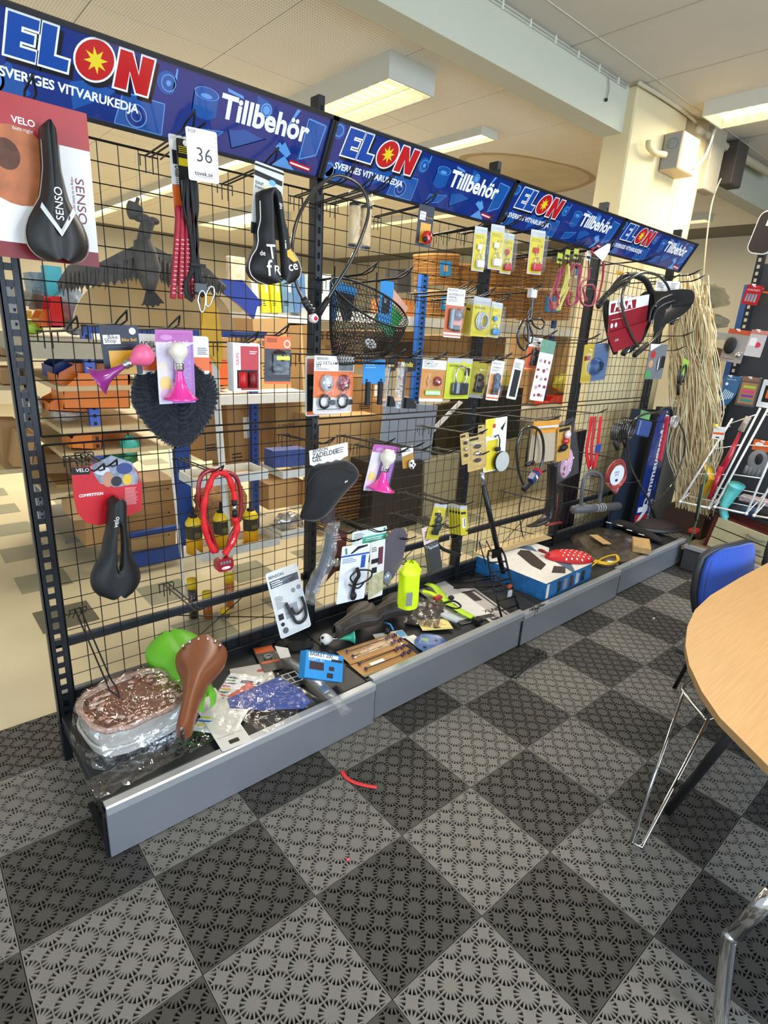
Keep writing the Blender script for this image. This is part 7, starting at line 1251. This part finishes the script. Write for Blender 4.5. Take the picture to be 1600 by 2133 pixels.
# goods on the shelf right of the half board
for k, (a, bb, c, col, lab) in enumerate((((523, 582), (536, 582), (523, 652), 'e6e2c8', 'narrow white and dark box stack, left of the yellow boxes'), ((540, 568), (556, 568), (540, 652), 'e0cc2c', 'yellow box stack, left of two under the black saddle'), ((560, 566), (580, 566), (560, 652), 'e8d41e', 'yellow box stack, right of two under the black saddle'), ((584, 566), (606, 566), (584, 652), '5c7c96', 'blue patterned box right of the yellow boxes'), ((608, 570), (634, 570), (608, 652), '4a6c94', 'second blue patterned box beside the tall post'), ((660, 570), (690, 572), (660, 655), 'cfd8cc', 'pale green and white box behind the basket'), ((830, 560), (856, 560), (830, 610), '3a3a38', 'dark box left of the bright blue upright'), ((800, 622), (862, 624), (800, 660), 'b8743c', 'brown and white boxes below the dark box'))):
    crate('product_box', lab, 'box', a, bb, c, 3.02+.02*k, .2, mat(col, .4, var=.15, sc=14), seams=3 if k in (1, 2, 3) else None)
def figure(lab, x, y):
    p = aY(x, y, 3.2); t = thing('toy_pack', lab, 'toys', Matrix.Translation(p)); b = B(); b.box((0, 0, 0), (.16, .06, .2), mat('d9b39a', .5, var=.4, sc=20), ch=.01); b.obj('pack', t)
figure('pale patterned pack on top of the blue shelf behind the black saddle', 492, 562)
post('small blue upright under the pale patterned pack', 510, 590, 3.25, 1.2, 1.78, mat('2f6cc4', .35), .06)
# right: yellow nets, red bin
blob('yellow_net_bag', 'yellow net bag on the shelf behind the sticker sheet', 'bag', (1165, 782), (1196, 818), 3.0, mat('d8b83a', .5, var=.4, sc=40), .15, seed=9); bin_('bright red orange bin on the lower right shelf', (1146, 824), (1190, 826), (1146, 848), 2.9, .25, 'e8401c'); bin_('dark blue bin behind the red orange bin', (1170, 812), (1205, 812), (1170, 838), 3.1, .2, '24307a')
blob('yellow_fruit_bag', 'yellow goods behind the narrow white light card', 'bag', (1030, 770), (1068, 822), 3.0, mat('e0cc4a', .5, var=.2, sc=20), .15, seed=12)
for k, (x, y, X_, Y_) in enumerate(((0, 0, 0, 0),)): pass
crate('picture_pack', 'dark packs standing on the shelf behind the black foam grips', 'packs', (820, 712), (870, 712), (820, 742), 3.2, .2, mat('3c302c', .5, var=.6, sc=40))
crate('hook_rail', 'row of black and white hangers above the red elastic cords', 'rail', (1160, 526), (1212, 533), (1160, 541), 3.05, .05, mat('1c1c1e', .4, var=.4, sc=60))
b = B(); b.box((4.9, YB-.09, 2.3), (.8, .04, .22), mat('b0a88e', .5)); tag(b.obj('wall_vent'), 'grey slatted vent on the back wall seen between posts', 'vent'); b = B(); c = aY(393, 543, 6.0); b.ball(c, (.13, .13, .16), mat('77756c', .4), 14); b.tube([c, Vector((c.x, c.y, ZB-.02))], .01, DBLK, 6); tag(b.obj('ceiling_globe'), 'grey globe hanging from the ceiling right of the bird', 'globe')
# ================================================================== RIGHT SIDE
t = thing('junction_box', 'beige electrical junction box on the front of the column', 'junction box'); c = aY(1412, 318, .90); b = B(); b.box((c.x+.08, .92, c.z), (.30, .15, .26), mat('c9b083', .55), ch=.008); b.obj('box_body', t); b = B(); b.box((c.x-.072, .92, c.z), (.004, .13, .24), mat('8f9190', .5)); b.lathe([(0, .0), (.035, .0), (.038, .004), (.03, .008)], mat('85878a', .5), 18, Matrix.Translation((c.x-.075, .92, c.z+.05)) @ Ry(-90)); b.obj('side_plate', t)
b = B(); b.tube(spline(pxs([(1352, 292), (1352, 305), (1365, 318), (1385, 322)], .93), 6), .022, mat('cbb98c', .6), 10); b.obj('conduit', t)
tag(B().box(aY(1480, 330, .94), (.26, .10, .52), mat('a49b84', .6), ch=.006).obj('fuse_box'), 'dusty grey fuse panel right of the junction box', 'panel'); tag(B().box(aY(1527, 345, .9), (.24, .12, .34), mat('423a32', .8), ch=.01).obj('dark_box'), 'dark brown electrical box hanging at the column right edge', 'box')
b = B(); b.tube(spline(pxs([(1445, 350), (1465, 330), (1480, 300), (1492, 265)], .84), 6), .007, mat('d8cfb8', .5), 6); b.tube(spline(pxs([(1443, 352), (1462, 338), (1476, 312), (1488, 270)], .84), 6), .007, mat('d8cfb8', .5), 6); tag(b.obj('white_cable'), 'pair of white cables curving from the junction box up to the lamp', 'cable')
b = B(); b.tube(spline(pxs([(1502, 372), (1490, 400), (1480, 440), (1470, 520), (1462, 620)], .90), 6), .007, mat('d3c8a6', .5), 6); tag(b.obj('white_cable'), 'single white cable running down the column edge from the dark box', 'cable')
b = B(); b.tube(spline(pxs([(1330, 172), (1360, 190), (1395, 212), (1435, 240), (1470, 275), (1520, 310), (1600, 350)], .97), 6), .014, mat('c2b89c', .6), 8); b.tube(spline(pxs([(1450, 268), (1500, 300), (1560, 335), (1610, 365)], .95), 6), .035, mat('b8ac90', .6), 8); tag(b.obj('conduit_pipe'), 'dusty pipes running along the ceiling from the column to the right', 'pipe')
b = B(); b.tube(spline(pxs([(1268, 162), (1269, 185), (1264, 206)], 1.055), 5), .004, mat('9a9684', .5), 5); b.ball(aY(1263, 208, 1.055), .012, DBLK, 8); tag(b.obj('loose_wire'), 'short loose wire with black tip hanging on the beam', 'wire')
# raffia
XR = 4.72; b = B(); R = random.Random(9); rf = [mat(c, .7, var=.2, sc=8) for c in ('dcc49a', 'c2a878', 'eadab4')]
for k in range(170):
    s = R.uniform(-1, 1); q = R.uniform(-1, 1); cx = lambda y: 1438-((y-590)/490)*-22 if y < 850 else 1449-(y-850)*.02
    wd = {590: 34, 700: 44, 800: 46, 900: 50, 1000: 40, 1080: 30}; pts = []
    for y in (590+R.uniform(-20, 60), 700, 780, 860, 940, 1010, 1075+R.uniform(-30, 8)):
        yk = min(wd, key=lambda v: abs(v-y)); x = cx(y)+s*wd[yk]*.9+R.uniform(-17, 17); p = aX(x, y, XR+q*.05); pts.append(p)
    b.tube(spline(pts, 4), .0042, rf[k % 3], 3, cap=False)
tag(b.obj('raffia_bundle'), 'tall bundle of pale wavy raffia strands in the corner by the column', 'raffia', kind='stuff')
t = thing('green_rod', 'thin green fishing rod leaning from the shelf corner to the floor', 'rod'); b = B(); b.tube([aX(1478, 950, 4.5), aX(1453, 1080, 4.35), aZ(1420, 1182, .0)], .006, mat('4a6a48', .4), 6); b.obj('rod', t); b = B(); b.tube([aX(1462, 1010, 4.45), aX(1450, 1085, 4.35)], .012, DBLK, 8); b.obj('grip', t)
# side gondola
GX = 5.0; DK = mat('2f3034', .6, var=.05, sc=4)
g = thing('side_rack', 'dark backed display rack turned towards the room at the right edge', 'rack', T()); b = B(); b.box((GX+.02, -1.2, 1.3), (.02, 2.9, 2.25), DK); b.obj('back_panel', g)
b = B(); b.box((GX-.01, .27, 1.25), (.05, .05, 2.5), RK); z = .3
while z < 2.45: b.box((GX-.036, .27, z), (.002, .02, .026), mat('b9b09a', .6)); z += .05
b.obj('post', g); b = B(); b.box((4.68, -1.1, .185), (.60, 2.5, .03), mat('8a7458', .5)); b.obj('shelf_deck', g); b = B(); b.box((4.385, -1.1, .10), (.012, 2.45, .18), mat('3a3a3a', .5)); b.box((4.385, -1.1, .205), (.04, 2.45, .03), LIP); b.obj('plinth_panel', g)
post('blue slotted upright behind the side rack', 1556, 640, .62, .9, 2.36, mat('254a86', .4), .10)
post('blue slotted upright low behind the raffia', 1502, 860, .66, .2, 1.35, mat('254a86', .4), .09)
def gpack(name, label, cat, TL, TR, BL, base, pr=(), X=4.75, fn=None, outline=None):
    M, w, h = frame(TL, TR, BL, ('X', X)); t = thing(name, label, cat, M); b = B(); b.poly(outline(w, h) if outline else rrect(w, h, .006), -.001, .001, base); prints(b, w, h, pr); b.obj('card', t)
    b = B(); b.tube([(0, .24, -.012), (0, -.03, -.012), (.012, -.05, .002), (-.012, -.05, .002), (0, -.03, -.012)], .004, WHITE, 6); b.obj('hanger', t)
    if fn: fn(t, w, h)
    return t
gpack('battery_pack', 'red pack with four small silver batteries, top of the side rack', 'batteries', (1558, 592), (1592, 596), (1556, 634), mat('c01c28', .35), [('t', 'KONTAKT', .1, .3, .16, CARD), ('r', .15, .45, .28, .85, CHROME), ('r', .33, .45, .46, .85, CHROME), ('r', .51, .45, .64, .85, CHROME), ('r', .69, .45, .82, .85, CHROME)])
gpack('battery_pack', 'dark and orange pack cut by the right picture edge, beside the red batteries', 'pack', (1594, 596), (1625, 600), (1592, 632), mat('3a3a30', .4), [('r', 0, .3, .9, .4, ORANGE)], X=4.8)
gpack('gadget_pack', 'clear pack with orange strip holding a black oval gadget and silver ring', 'gadget', (1520, 684), (1566, 690), (1508, 752), mat('a39a94', .3, coat=.4), [('r', 0, 0, 1, .14, mat('c8562c', .4)), ('l', .1, .9, .7, 1, .04, DRED)], fn=lambda t, w, h: (lambda b: (b.ball((-w*.18, -.02, -h*.5), (w*.28, .02, h*.27), DBLK, 16), b.obj('gadget', t), B().lathe([(0, .02), (w*.12, .02), (w*.16, .0)], CHROME, 16, T(w*.3, -.02, -h*.75) @ Rx(90)).obj('ring', t)))(B()))
gpack('keyring_pack', 'clear pack with a pink and white part, right of the gadget pack', 'pack', (1567, 686), (1602, 690), (1562, 742), mat('cfc9c8', .3, coat=.4), [('r', 0, .0, 1, .16, mat('d88a7c', .4)), ('e', .62, .55, .18, .18, mat('d83a5c', .4)), ('r', .1, .3, .5, .6, CARD)])
gpack('reflector_card', 'blue curved card with a fan of white reflector clips', 'card', (1506, 780), (1546, 785), (1488, 842), mat('3a6490', .4, var=.1), [('t', 'Reflective Clip', .28, .14, .085, CARD), ('e', .34, .28, .08, .08, CARD)]+[('p', [(.12+.12*k, .86-.03*k), (.17+.12*k, .88-.03*k), (.38+.09*k, .46+.02*k), (.33+.09*k, .45+.02*k)], mat('cfe2f0', .3)) for k in range(6)], outline=lambda w, h: [(-w*.42, 0), (w*.5, 0), (w*.44, -h*.6), (w*.2, -h*.92), (-w*.2, -h*1.06), (-w*.5, -h*1.0)])
gpack('hair_tie_card', 'brown card with green, pink, purple and teal bands', 'card', (1547, 783), (1588, 788), (1538, 844), mat('54504c', .35, coat=.4), [('r', .1, .2, .9, .92, mat('a8764a', .5)), ('p', [(.05, 0), (.9, 0), (.9, .15), (.05, .15)], mat('8c6252', .4)), ('r', .2, .30, .82, .38, mat('9fc84a', .4)), ('r', .2, .46, .82, .54, mat('d83c86', .4)), ('r', .2, .61, .82, .69, mat('7a3c9c', .4)), ('r', .2, .76, .82, .84, mat('1f8a82', .4))])
gpack('white_case_pack', 'white framed pack with dark window cut by the right picture edge', 'pack', (1592, 790), (1630, 795), (1584, 848), CARD, [('r', .2, .2, 1, .8, DBLK), ('r', .35, .35, .6, .65, ORANGE)], X=4.8)
# white wire racks leaning on the panel
def wrack(label, TL, TR, BL_, BR_, bk):
    t = thing('wire_rack', label, 'rack'); A, Bq, C_, D = aX(*TL, 4.78), aX(*TR, 4.78), aX(*BL_, 4.50), aX(*BR_, 4.50)
    b = B(); b.tube([A, C_], .009, WHITE, 6); b.tube([Bq, D], .009, WHITE, 6); b.tube([C_, D], .008, WHITE, 6); b.ball(C_, .014, WHITE, 8); b.ball(D, .014, WHITE, 8); E_ = C_+Vector((.38, 0, .12)); F_ = D+Vector((.38, 0, .12)); b.tube([C_, E_], .005, WHITE, 6); b.tube([D, F_], .005, WHITE, 6); b.obj('side_wire', t)
    for k in range(3): q = .06+.30*k; b = B(); b.tube([A.lerp(C_, q)+Vector((0, 0, 0)), Bq.lerp(D, q)], .005, WHITE, 6); b.obj('cross_wire', t)
    for k in range(3): b = B(); q = .3*(k+1); b.tube([C_.lerp(E_, q), D.lerp(F_, q)], .004, WHITE, 6); b.obj('cross_wire', t)
wrack('white wire rack, left one with the red rod inside', (1526, 872), (1584, 850), (1417, 1045), (1477, 1058), 0); wrack('white wire rack, middle one in front of the grey glove', (1600, 852), (1650, 850), (1489, 1056), (1555, 1070), 0); wrack('white wire rack cut by the right picture edge', (1680, 870), (1740, 870), (1571, 1074), (1640, 1086), 0)
t = thing('red_rod', 'dark red tapered rod standing in the left white wire rack', 'rod'); b = B(); b.tube([aX(1543, 898, 4.62), aX(1520, 950, 4.6), aX(1500, 985, 4.58)], [.010, .022, .026], mat('b0142c', .3, coat=.4), 10); b.tube([aX(1504, 972, 4.58), aX(1478, 1040, 4.55)], [.024, .016], mat('a8122a', .3, coat=.4), 10); b.obj('rod', t); b = B(); b.tube([aX(1560, 868, 4.63), aX(1543, 898, 4.62)], .022, mat('a89888', .3, coat=.6, var=.3), 8); b.obj('clear_head', t)
t = thing('teal_sock', 'turquoise stocking shaped pouch in the middle wire rack', 'pouch'); b = B(); b.tube(spline([aX(1512, 1084, 4.58), aX(1508, 1062, 4.58), aX(1516, 1040, 4.6), aX(1528, 1022, 4.62), aX(1536, 1010, 4.62)], 5), .075, mat('5fc0bd', .6, var=.1, bump=.4, bs=150), 12, flat=.6, fn=lambda q: .55+.75*q); b.obj('pouch', t)
gpack('glove_card', 'grey fingerless cycling glove under an orange header card', 'glove', (1572, 914), (1615, 922), (1566, 936), ORANGE, [('e', .3, .4, .2, .1, CARD)], X=4.7, fn=lambda t, w, h: (lambda b: (b.ball((-w*.02, -.02, -h*1.9), (w*.50, .02, h*1.1), mat('7c7d80', .7), 14), b.ball((w*.05, -.036, -h*1.7), (w*.2, .01, h*.55), mat('14141c', .6), 12), [b.tube([(w*(-.38+.2*k), -.02, -h*2.5), (w*(-.46+.21*k), -.02, -h*3.3)], .018, mat('74757a', .7), 8) for k in range(5)], b.obj('glove', t)))(B()))
gpack('white_tag_pack', 'white pack with orange stripe and yellow dot on the left wire rack', 'pack', (1487, 888), (1512, 890), (1484, 914), CARD, [('r', .05, .45, .95, .62, ORANGE), ('r', .3, .8, .6, .9, TXT)], X=4.62, fn=lambda t, w, h: B().ball((-w*.25, -.012, h*.05), .016, mat('e8cf2a', .4), 8).obj('yellow_dot', t))
tag(B().tube([aX(1470, 960, 4.7), aX(1484, 1000, 4.6), aX(1462, 1032, 4.6)], .03, mat('d8a81c', .4), 4, flat=.2).obj('yellow_banner'), 'yellow plastic piece between raffia and the white wire rack', 'plastic')
blob('colourful_gloves', 'dark and colourful gloves piled in the bottom of the wire racks', 'gloves', (1525, 1040), (1600, 1090), .30, mat('23304a', .7, var=.5, sc=30), .1) if 0 else None
p = aX(1560, 1060, 4.62); b = B()
for k, c_ in enumerate(('1c1c20', '2a3c5c', '1a1a1c')): b.ball(p+Vector((0, .10-.12*k, -.03+.01*k)), (.06, .09, .045), mat(c_, .7, var=.3), 12)
tag(b.obj('glove_pile'), 'pile of dark gloves in the bottom of the middle wire rack', 'gloves'); p = aX(1585, 1045, 4.75); tag(B().box(p, (.1, .30, .05), mat('c9a0a0', .5, var=.6, sc=40), ch=.01).obj('striped_packets'), 'red and white striped packets behind the dark gloves', 'packets')
# drawer chest
M, w, h = frame((1490, 1075), (1600, 1118), (1464, 1152), ('X', 4.55)); t = thing('drawer_chest', 'small chest with cream drawers and a dark red frame on the side rack', 'chest', M); b = B(); b.box((.02, .12, -h*.5), (w*1.12, .22, h*1.12), mat('5a1e14', .45)); b.obj('chest_body', t)
for k in range(4):
    b = B(); b.box((.03, -.004, -h*(.10+.27*k)), (w, .02, h*.24), mat('b9b08a', .45), ch=.002); b.obj('drawer', t); b = B(); b.tube(spline([(w*.18, -.03, -h*(.10+.27*k)), (w*.34, -.045, -h*(.12+.27*k)), (w*.52, -.03, -h*(.10+.27*k))], 5), .012, mat('6f6c64', .4), 8, flat=.5); b.obj('handle', t)
tag(B().box(aX(1446, 1105, 4.5)+Vector((0, 0, 0)), (.1, .06, .03), mat('a02a22', .4), ch=.003).obj('red_label_pack'), 'small red labelled pack lying in the corner of the side rack', 'pack')
p = aX(1470, 1050, 4.8); tag(B().box((p.x, p.y+.1, .32), (.3, .34, .2), mat('3a2418', .6)).obj('dark_brown_crate'), 'dark brown crate behind the drawer chest in the corner', 'crate')
# background behind side rack
board('white shelf lip behind the raffia, upper', (1452, 690), (1530, 694), 1.6, .4, .08, SHW); board('white shelf lip behind the raffia, lower', (1452, 832), (1500, 836), 1.6, .4, .08, SHW)
blob('clear_bag', 'large inflated clear bag on the shelf behind the raffia', 'bag', (1456, 578), (1532, 650), 1.7, mat('b9ad8c', .25, var=.15, coat=.6), .3, seed=21); blob('clear_bag', 'crumpled clear and grey bags under the inflated one', 'bag', (1456, 645), (1530, 690), 1.65, mat('b3ac98', .3, var=.4, sc=12), .3, seed=22)
crate('wicker_tray', 'brown woven tray tilted on the shelf behind the raffia', 'tray', (1460, 712), (1508, 728), (1448, 765), 1.7, .06, mat('7a5a34', .7, var=.4, sc=40)); crate('grey_carton', 'pale cartons on the shelf behind the raffia', 'carton', (1456, 770), (1500, 774), (1452, 830), 1.7, .3, mat('b5a68a', .6))
M, w, h = frame((1588, 436), (1640, 440), (1580, 530), ('X', 4.9)); t = thing('round_sign', 'black sign with a white rounded edge, cut off at the right picture edge', 'sign', M); b = B(); b.poly(rrect(w, h, .06), 0, .02, WHITE); b.poly(rrect(w*.92, h*.94, .05, 0, -h*.03), -.002, -.001, mat('2a2422', .3)); b.rect(-w*.1, -h*.35, w*.4, -h*.15, -.003, CARD); b.obj('board', t)
# ------------------------------------------------------------------ table and chairs
OAK = mat('d2a468', .42, var=.07, sc=3, coat=.15)
def oak():
    m = bpy.data.materials.new('m_oak'); m.use_nodes = True; nt = m.node_tree; b = nt.nodes['Principled BSDF']; tc = nt.nodes.new('ShaderNodeTexCoord'); mp = nt.nodes.new('ShaderNodeMapping'); mp.inputs['Rotation'].default_value = (0, 0, math.radians(8)); mp.inputs['Scale'].default_value = (2, 55, 1)
    n = nt.nodes.new('ShaderNodeTexNoise'); n.inputs['Scale'].default_value = 3; n.inputs['Detail'].default_value = 6; r = nt.nodes.new('ShaderNodeMix'); r.data_type = 'RGBA'; r.inputs['A'].default_value = lin('bb8a50')+(1,); r.inputs['B'].default_value = lin('d6aa6e')+(1,)
    nt.links.new(tc.outputs['Object'], mp.inputs[0]); nt.links.new(mp.outputs[0], n.inputs['Vector']); nt.links.new(n.outputs['Fac'], r.inputs['Factor']); nt.links.new(r.outputs['Result'], b.inputs['Base Color']); b.inputs['Roughness'].default_value = .42; return m
OAKM = oak(); t = thing('table', 'light oak table with a rounded corner at the right edge', 'table'); ol = [aZ(x, y, .73) for x, y in ((1600, 1172), (1540, 1204), (1480, 1240), (1448, 1270), (1432, 1305), (1428, 1345), (1436, 1385), (1462, 1440), (1500, 1495), (1550, 1545), (1600, 1595))]
ol = [(p.x, p.y) for p in ol]; ol = [(3.3, ol[0][1]+.0)]+ol; lx, ly = ol[-1]; ol += [(lx-.10, ly-.22), (lx-.12, ly-.5), (lx+.0, ly-.9), (3.3, ly-.9)]
b = B(); n = len(ol); tri = tessellate_polygon([[Vector((p[0], p[1], 0)) for p in ol]]); b.add([(p[0], p[1], .73) for p in ol]+[(p[0], p[1], .705) for p in ol], [tuple(x) for x in tri]+[tuple(i+n for i in x) for x in tri], OAKM); b.add([(p[0], p[1], .73) for p in ol]+[(p[0], p[1], .705) for p in ol], [(i, (i+1) % n, (i+1) % n+n, i+n) for i in range(n)], mat('b08c5c', .5)); b.obj('tabletop', t)
for a, c in ((aZ(1545, 1500, .70), aZ(1392, 1690, .005)), (aZ(1580, 1495, .70), aZ(1500, 1548, .12))): b = B(); b.tube([a, c], .016, DBLK, 10); b.obj('leg', t)
b = B(); b.tube([aZ(1610, 1862, .52), aZ(1530, 1945, .30)], .019, CHROME, 12); b.tube(spline([aZ(1535, 1942, .30), aZ(1523, 1950, .29), aZ(1518, 1962, .27), aZ(1508, 2050, .14), aZ(1498, 2150, .005)], 6), .019, CHROME, 12); tag(b.obj('chrome_leg'), 'bent chrome furniture leg at the bottom right corner', 'leg')
# chair tucked under table, chrome wire legs
CHB = mat('234aa8', .8, var=.08, sc=90, sheen=.3); SHL = mat('26272b', .5, bump=.3, bs=400)
def chair(label, cx, cy, rot, tilt=0, legs=True):
    t = thing('stacking_chair', label, 'chair', T(cx, cy, 0) @ Rz(rot)); k = .80
    def back(off, s, y0):
        return lambda u, v: (lambda x, z: ((.5-u)*0+x*s, y0-off+.035*(1-(2*u-1)**2)*-1+.06*(z-.45), z))((u*2-1)*.225*(1-.10*(max(0, v-.6)/.4)**2)*(.78+.22*min(1, v*3)), .45+.355*v-(.05*abs(2*u-1)**4*(v > .5)*(v-.5)*2))
    b = B(); b.patch(back(.0, 1.05, .22), 18, 14, SHL); b.patch(back(-.022, 1.05, .22), 18, 14, SHL)
    E = [back(-.011, 1.05, .22)(u, v) for u, v in [(0, q/10) for q in range(11)]+[(q/14, 1) for q in range(1, 15)]+[(1, 1-q/10) for q in range(1, 11)]]; b.tube(E, .017, SHL, 8); b.obj('back_shell', t)
    b = B(); b.patch(back(.030, .93, .22), 18, 14, CHB); E = [back(.015, .95, .22)(u, .03+.95*v) for u, v in [(0, q/10) for q in range(11)]+[(q/14, 1) for q in range(1, 15)]+[(1, 1-q/10) for q in range(1, 11)]]; b.tube(E, .014, CHB, 8); b.obj('backrest', t)
    b = B(); b.patch(lambda u, v: ((u*2-1)*.22, -.22+.44*v, .455+.02*math.sin(math.pi*u)*math.sin(math.pi*v)), 12, 12, CHB); b.box((0, 0, .44), (.43, .43, .02), SHL, ch=.01); b.obj('seat', t)
    if legs:
        for sx in (-1, 1):
            for sy in (-1, 1): b = B(); b.tube([(sx*.17, sy*.15, .44), (sx*.22, sy*.22, .0)], .011, mat('1c1c1e', .3, .4), 8); b.obj('leg', t)
    return t
c = aZ(1515, 1150, .80); chair('blue upholstered chair with black shell pushed up behind the table', c.x+.10, c.y-.20, -12)
c = aZ(1625, 1120, .80); chair('second blue chair cut by the right picture edge, behind the first', c.x+.30, c.y-.22, -10)
t = thing('wire_leg_chair', 'chrome wire chair frame with a hairpin leg reaching out from under the table', 'chair frame'); fx, fy = aZ(1328, 1762, .008).x, aZ(1328, 1762, .008).y
b = B(); top1, top2 = aZ(1424, 1440, .46), aZ(1476, 1497, .46); b.tube([top1, Vector((fx-.012, fy+.02, .015)), Vector((fx+.01, fy-.01, .008)), Vector((fx+.03, fy-.01, .015)), top2], .0065, CHROME, 8); b.obj('hairpin_leg', t)
b = B(); b.tube(spline([aZ(1440, 1418, .455), aZ(1424, 1430, .455), aZ(1424, 1442, .455), aZ(1462, 1488, .455), aZ(1472, 1498, .455), aZ(1490, 1493, .455), aZ(1530, 1478, .46)], 5), .0075, CHROME, 8); b.obj('seat_bracket', t)
b = B(); s = (top1+top2)/2+Vector((.52, .02, .012)); b.box(s, (.40, .40, .02), SHL, ch=.008); b.obj('seat', t)
for dx, dy in ((.42, .12), (.42, -.22)): b = B(); b.tube([s+Vector((dx*.4, dy*.8, -.01)), Vector((s.x+dx*.5, s.y+dy, .005))], .0065, CHROME, 8); b.obj('leg', t)

# ================================================================== groups of repeats
GR = {'display_hook': 'wire display hooks on the rack', 'carton': 'brown cartons behind the mesh', 'storage_bin': 'plastic storage bins', 'glue_bottle': 'yellow glue bottles', 'tube_container': 'yellow capped tube containers', 'wicker_basket': 'wicker baskets on the back shelf',
      'padlock_pack': 'padlocks in clear packs', 'parts_card': 'small yellow parts cards', 'elastic_cord_bundle': 'bundled elastic cords', 'bicycle_saddle': 'bicycle saddles', 'light_card': 'bicycle light cards', 'ceiling_lamp': 'ceiling lamps', 'horn_card': 'pink horn cards', 'bell_card': 'bicycle bell cards',
      'lock_card': 'lock cards', 'coil_lock': 'coiled cable locks', 'mudguard_pack': 'mudguard packs', 'spoke_card': 'purple spoke cards', 'wire_rack': 'white wire racks', 'stacking_chair': 'blue chairs', 'product_box': 'product boxes', 'fittings_card': 'gold fittings cards', 'clear_bag': 'clear bags'}
from collections import Counter
tops = [o for o in COL.objects if o.parent is None and 'label' in o and 'group' not in o]
cnt = Counter(o.name.split('.')[0] for o in tops)
for o in tops:
    k = o.name.split('.')[0]
    if k in GR and cnt[k] > 1: o['group'] = GR[k]
